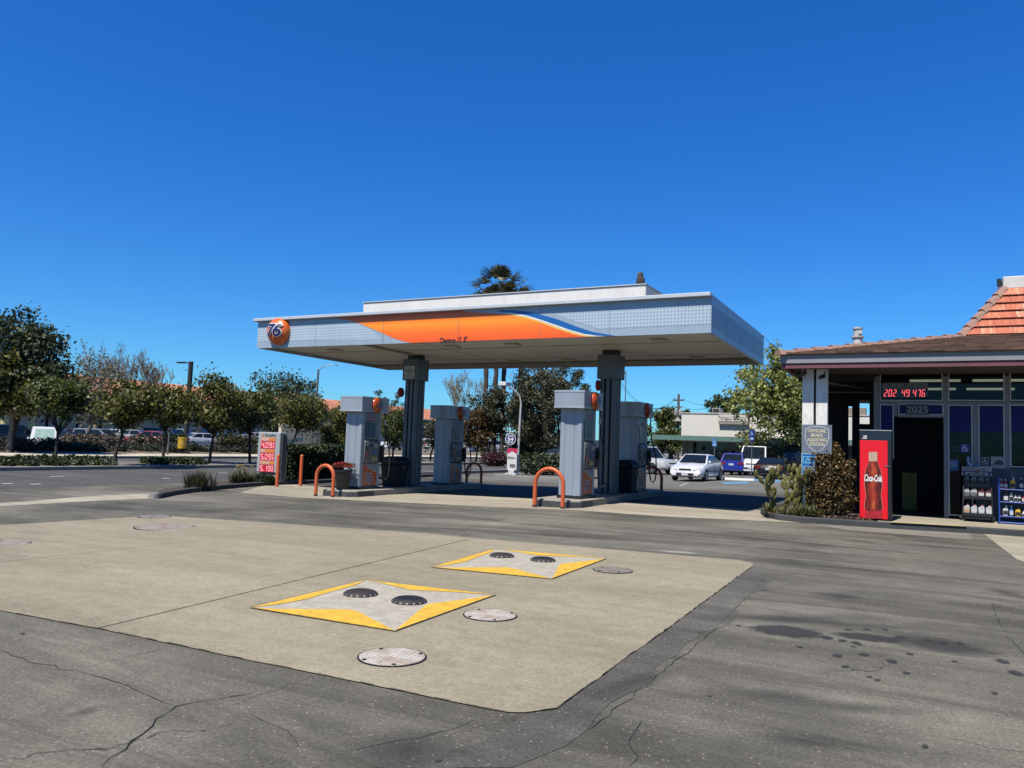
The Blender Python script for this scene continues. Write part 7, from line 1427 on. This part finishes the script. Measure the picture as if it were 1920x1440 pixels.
b = MB(); b.text("OPEN", (0, -.027, rd*.36), UX, UY, height=rd*.32, width=rd*.95, offset=.02, lift=.004); b.text("24", (0, -.027, -rd*.24), UX, UY, height=rd*.5, width=rd*1.2, offset=.04, lift=.004); b.text("HOURS", (0, -.027, -rd*.68), UX, UY, height=rd*.32, width=rd*1.2, offset=.02, lift=.004); b.build("lettering", M_LWHITE, r)
b = MB(); b.tube([(-rd*1.0, .03, rd*1.25), (rd*1.5, .1, rd*1.25)], .014, 6); b.tube([(-rd*.3, .01, rd*.9), (-rd*.3, .03, rd*1.25)], .01, 6); b.build("bracket", M_PW, r)
p2 = G(967, 893.5); p2.y -= .45; s2 = F_PX/((p2-C0).dot(FWD)); wc, hc, z1_ = 20/s2, 40/s2, 10/s2
r = thing("cigarette_board", "white cigarette price board with a red top and 999 on a white stand", "sign board", (p2.x, p2.y, gz(p2.x)+.08)); b = MB(); b.plate((0, 0, 0), UX, UY, -wc/2, wc/2, z1_, z1_+hc, .04); b.build("board", M("board_white", (0.72, 0.73, 0.72), .5), r)
b = MB(); zt = z1_+hc; b.prism([(-wc/2, -.041, zt), (wc/2, -.041, zt), (wc/2, -.041, zt-hc*.26), (0, -.041, zt-hc*.13), (-wc/2, -.041, zt-hc*.26)], (0, -.004, 0)); b.build("red_top", M("pack_red", (0.62, 0.03, 0.10), .4), r)
b = MB(); b.text("Marlboro", (0, -.042, z1_+hc*.50), UX, UY, width=wc*.82, height=hc*.13, lift=.004, offset=.01); b.text("999", (wc*.08, -.042, z1_+hc*.07), UX, UY, height=hc*.20, width=wc*.58, offset=.03, lift=.004); b.build("lettering", M_BLACK, r)
b = MB()
for s3 in (-1, 1): b.box(s3*wc*.42-.07, s3*wc*.42+.07, -.2, .25, 0, .10)
b.box(-wc*.3, wc*.3, -.12, .1, .02, z1_-.002); b.build("stand", M("stand_white", (0.7, 0.7, 0.69), .5), r, bevel=.015)
# white shop at the back right
SVv = 62.0; zf = lambda x, y, v=SVv: (Vp(x, y, v).x, Vp(x, y, v).z)
ul, zp = zf(1278, 775); ur = zf(1540, 780)[0]; za_ = zf(1300, 828)[1]; sb = thing("shop_building", "white flat fronted shop with a green awning behind the parked cars", "shop", (0, 0, 0)); gb = -.12
b = MB(); b.box(ul, ur+12, SVv, SVv+10, za_, zp); b.build("parapet_wall", M("shop_white", (0.74, 0.71, 0.64), .8, var=.05, scale=.5, dirt=.1), sb)
b = MB(); b.box(ul-.05, ur+12, SVv-.06, SVv+.2, zp+.001, zp+.08); b.build("coping", M("coping_white", (0.6, 0.58, 0.53), .7), sb)
zA0, zA1 = zf(1300, 826, SVv-2.2)[1], zf(1300, 817, SVv-2.2)[1]; ua = zf(1221, 820, SVv-2.2)[0]
b = MB(); b.box(ua, ur+12, SVv-2.2, SVv-.01, zA0+.02, zA1-.05); b.build("awning_slab", M("awning_dark", (0.05, 0.07, 0.065), .7), sb); b = MB(); b.box(ua-.03, ur+12, SVv-2.26, SVv-2.201, zA0, zA1); b.build("awning_edge", M("awning_green", (0.13, 0.25, 0.215), .6, var=.1), sb)
b = MB()
for x0, x1 in ((1279, 1289), (1290, 1299), (1386, 1393), (1396, 1401)): a = zf(x0, 850); c = zf(x1, 850); b.box(a[0], c[0], SVv+.0+.002, SVv+.4, gb, za_-.002)
b.build("piers", M("pier_grey", (0.30, 0.30, 0.28), .8), sb)
b = MB(); b.box(zf(1299, 850)[0]+.01, ur+12, SVv+.5, SVv+.6, gb, za_-.01); b.box(ul+.01, ul+.2, SVv+.41, SVv+9.8, gb, za_-.01); b.box(ul, ur+12, SVv+9.8, SVv+9.98, gb, za_-.01); b.build("shop_front", M("shop_dark", (0.02, 0.02, 0.021), .3), sb)
a = zf(1303, 880); c = zf(1385, 829); b = MB(); b.box(a[0], c[0], SVv+.40, SVv+.42, gb+.3, c[1]); wn_ = b.build("window", M("shop_window", (0.018, 0.018, 0.02), .12), sb)
sr2 = random.Random(8); b = MB()
for x, y, rr, mi in ((1305, 842, 5, 0), (1319, 841, 6, 1), (1317, 840, 3, 2), (1333, 850, 4, 1), (1348, 852, 6, 0), (1351, 840, 3, 2), (1363, 842, 4, 3), (1378, 846, 8, 0), (1370, 850, 6, 0), (1345, 828, 3, 2)):
    a = zf(x, y); k = rr/22.5; n = 14; b.poly([(a[0]+k*math.cos(6.283*i/n)*(.8+.2*sr2.random()), SVv+.395, a[1]+k*math.sin(6.283*i/n)) for i in range(n)], mi)
b.build("window_pictures", [M("pic_cream", (0.20, 0.19, 0.14), .5, var=.4, scale=4), M("pic_grey", (0.12, 0.12, 0.13), .5), M("pic_white", (0.3, 0.3, 0.3), .5), M("pic_red", (0.25, 0.07, 0.06), .5)], wn_)
a = zf(1372, 834); b = MB(); b.text("TERRAN", (a[0], SVv+.39, a[1]), UX, UY, width=17/22.5, height=.26, offset=.01); b.build("window_lettering", M("win_letter", (0.24, 0.26, 0.28), .5), wn_)
a, c = zf(1347, 795, SVv-.3), zf(1403, 777, SVv-.3); w_ = c[0]-a[0]; h_ = c[1]-a[1]; r = thing("shop_sign", "boxed sign with spaced dark letters on the white shop's parapet", "sign", ((a[0]+c[0])/2, SVv-.3, a[1]))
b = MB(); b.box(-w_/2, w_/2, 0, .295, 0, h_); b.build("box", M("sign_box_grey", (0.36, 0.31, 0.29), .7), r); b = MB(); b.box(-w_/2+.03, w_/2-.03, -.02, -.002, h_*.30, h_*.66); b.box(-w_/2+.03, w_/2-.03, -.02, -.002, h_*.70, h_*.94); b.build("faces", M("sign_face", (0.68, 0.66, 0.60), .6), r)
b = MB()
for i, ch in enumerate("TERRAN"): b.text(ch, (-w_*.41+i*w_*.164, -.022, h_*.37), UX, UY, height=h_*.22, width=w_*.065, offset=.02, lift=.004)
b.build("lettering", M_BLACK, r)
a, c = zf(1335, 775, SVv+3), zf(1350, 765, SVv+3); t = thing("rooftop_unit", "small dark rooftop unit on the white shop", "rooftop unit", ((a[0]+c[0])/2, SVv+3, zp-.1)); w_ = c[0]-a[0]; h_ = c[1]-zp+.1
b = MB(); b.box(-w_/2, w_/2, 0, 1.2, 0, h_); b.build("casing", M("unit_grey", (0.42, 0.43, 0.42), .6), t); b = MB()
for k in range(6): b.box(-w_/2+.05, w_/2-.05, -.03, -.002, .1+(h_-.15)*k/6, .1+(h_-.15)*(k+.7)/6)
b.build("louvres", M_DARK, t)
def hsign(x, y0, y1, xb, yb, wpx, label, deep):
    p = G(xb, yb); s_ = F_PX/((p-C0).dot(FWD)); r = thing("accessible_parking_sign", label, "parking sign", (p.x, p.y, gz(p.x)), 0, "blue wheelchair parking signs"); w_ = wpx/s_; za, zb_ = (yb-y1)/s_, (yb-y0)/s_
    b = MB(); b.tube([(0, 0, 0), (0, 0, zb_)], .03, 8); b.build("post", MATS["galvanised"], r); b = MB(); b.plate((0, -.035, 0), UX, UY, -w_/2, w_/2, za, zb_, .01); b.build("panel", deep, r)
    b = MB(); isa(b, (0, -.047, (zb_*.68+za*.32)), w_*.8); b.plate((0, -.045, 0), UX, UY, -w_*.3, w_*.3, za+(zb_-za)*.14, za+(zb_-za)*.28, .002); b.build("symbol", M("sign_sky", (0.55, 0.68, 0.8), .5), r)
hsign(1340.5, 823, 837, 1339, 893, 8.5, "pale blue wheelchair sign between the coupe and the blue hatchback", M("hs_light", (0.05, 0.22, 0.55), .4)); hsign(1410, 806, 827, 1409, 895, 10, "taller dark blue wheelchair sign beside the black sedan", M("hs_deep", (0.012, 0.03, 0.26), .4))
# utility pole and wires
v = 100; a = Vp(1270, 870, v); zt = Vp(1271, 739, v).z; t = thing("utility_pole", "wooden utility pole with crossarm and wires beside the white shop", "utility pole", (a.x, v, -.2)); M_WOOD = M("pole_wood", (0.13, 0.10, 0.08), .9, var=.3)
b = MB(); b.tube([(0, 0, 0), (0, 0, zt+.2)], [.24, .15], 10); b.build("pole", M_WOOD, t); b = MB(); b.box(-.7, .7, -.08, .08, zt-.7, zt-.5); b.box(-.5, .5, -.07, .07, zt-1.6, zt-1.45); b.build("crossarm", M_WOOD, t)
for s_ in (-1, 1): b = MB(); b.lathe([(.2, 0), (.22, .1), (.22, .7), (.15, .8), (.001, .82)], (s_*.3, -.1, zt-2.6), 10); b.build("transformer", M("transformer", (0.4, 0.41, 0.42), .5), t, smooth=True)
b = MB(); b.lathe([(.6, 0), (.1, .5), (.001, .55)], (0, -.2, Vp(1270, 790, v).z+.2), 10); b.build("cone_shade", M("shade_grey", (0.34, 0.33, 0.31), .6), t)
t = thing("utility_wires", "thin dark wires sagging from the utility pole across the sky", "wires", (0, 0, 0)); b = MB()
def wire(p, q, sag, rad=.018, n=14): b.tube([p.lerp(q, i/n)-Vector((0, 0, sag*4*(i/n)*(1-i/n))) for i in range(n+1)], rad, 4)
for dx, y1 in ((0, 718), (.3, 728), (-.2, 745)): wire(Vector((a.x-.5, v, zt-.5+.1*dx)), Vp(1165, y1, 70)+Vector((0, 0, dx)), 1.9)
wire(Vector((a.x+.5, v, zt-.5)), Vp(1335, 758, 72), .35); wire(Vector((a.x+.4, v, zt-1.5)), Vp(1335, 760, 72), .5)
wire(Vp(1431, 630, 24.2), Vp(1480, 668, 19.2), .05, .008)
b.build("wire", M_BLACK, t)
t = thing("flag_pole", "slender grey pole beside the canopy column with red disc 1", "pole", (Vp(1170, 850, 60).x, 60, -.2)); b = MB(); b.tube([(0, 0, 0), (0, 0, Vp(1170, 698, 60).z+.2)], [.06, .04], 8); b.build("pole", MATS["galvanised"], t); b = MB(); b.box(-.12, .02, -.03, .03, Vp(1170, 699, 60).z+.12, Vp(1170, 697, 60).z+.2); b.build("finial", MATS["galvanised"], t)
# buildings glimpsed through the service bay and behind the centre trees
t = thing("distant_garage", "white building with a beige louvred box glimpsed through the open bay", "building", (0, 0, 0)); a = Vp(1600, 795, 90); c = Vp(1645, 780, 90); b = MB(); b.box(a.x-2, c.x+4, 90, 96, -.2, c.z); b.build("wall", M("garage_white", (0.66, 0.64, 0.56), .8), t)
a = Vp(1611, 780, 92); c = Vp(1623, 765, 92); b = MB(); b.box(a.x-1.5, c.x, 92, 94, a.z-.2, c.z); b.build("louvred_box", M("louvre_beige", (0.32, 0.25, 0.18), .8), t)
b = MB()
for k in range(4): q2 = Vp(1615+k*5, 784, 89.99); b.box(q2.x-.04, q2.x+.04, 89.96, 89.995, 0, q2.z)
b.build("pilasters", M_DARK, t)
t = thing("beige_wall", "plain beige wall glimpsed behind dark trunks", "wall", (0, 0, 0)); a = Up(968, 840, -60); c = Up(1130, 840, -60); b = MB(); b.box(-60.4, -60, a.y, c.y, -.1, Up(980, 819, -60).z); b.build("panel", M("wall_beige", (0.50, 0.44, 0.33), .85), t); b = MB(); b.box(-60.45, -59.95, a.y, c.y, Up(980, 819, -60).z+.001, Up(980, 819, -60).z+.12); b.build("coping", M("coping_beige", (0.5, 0.46, 0.38), .8), t)
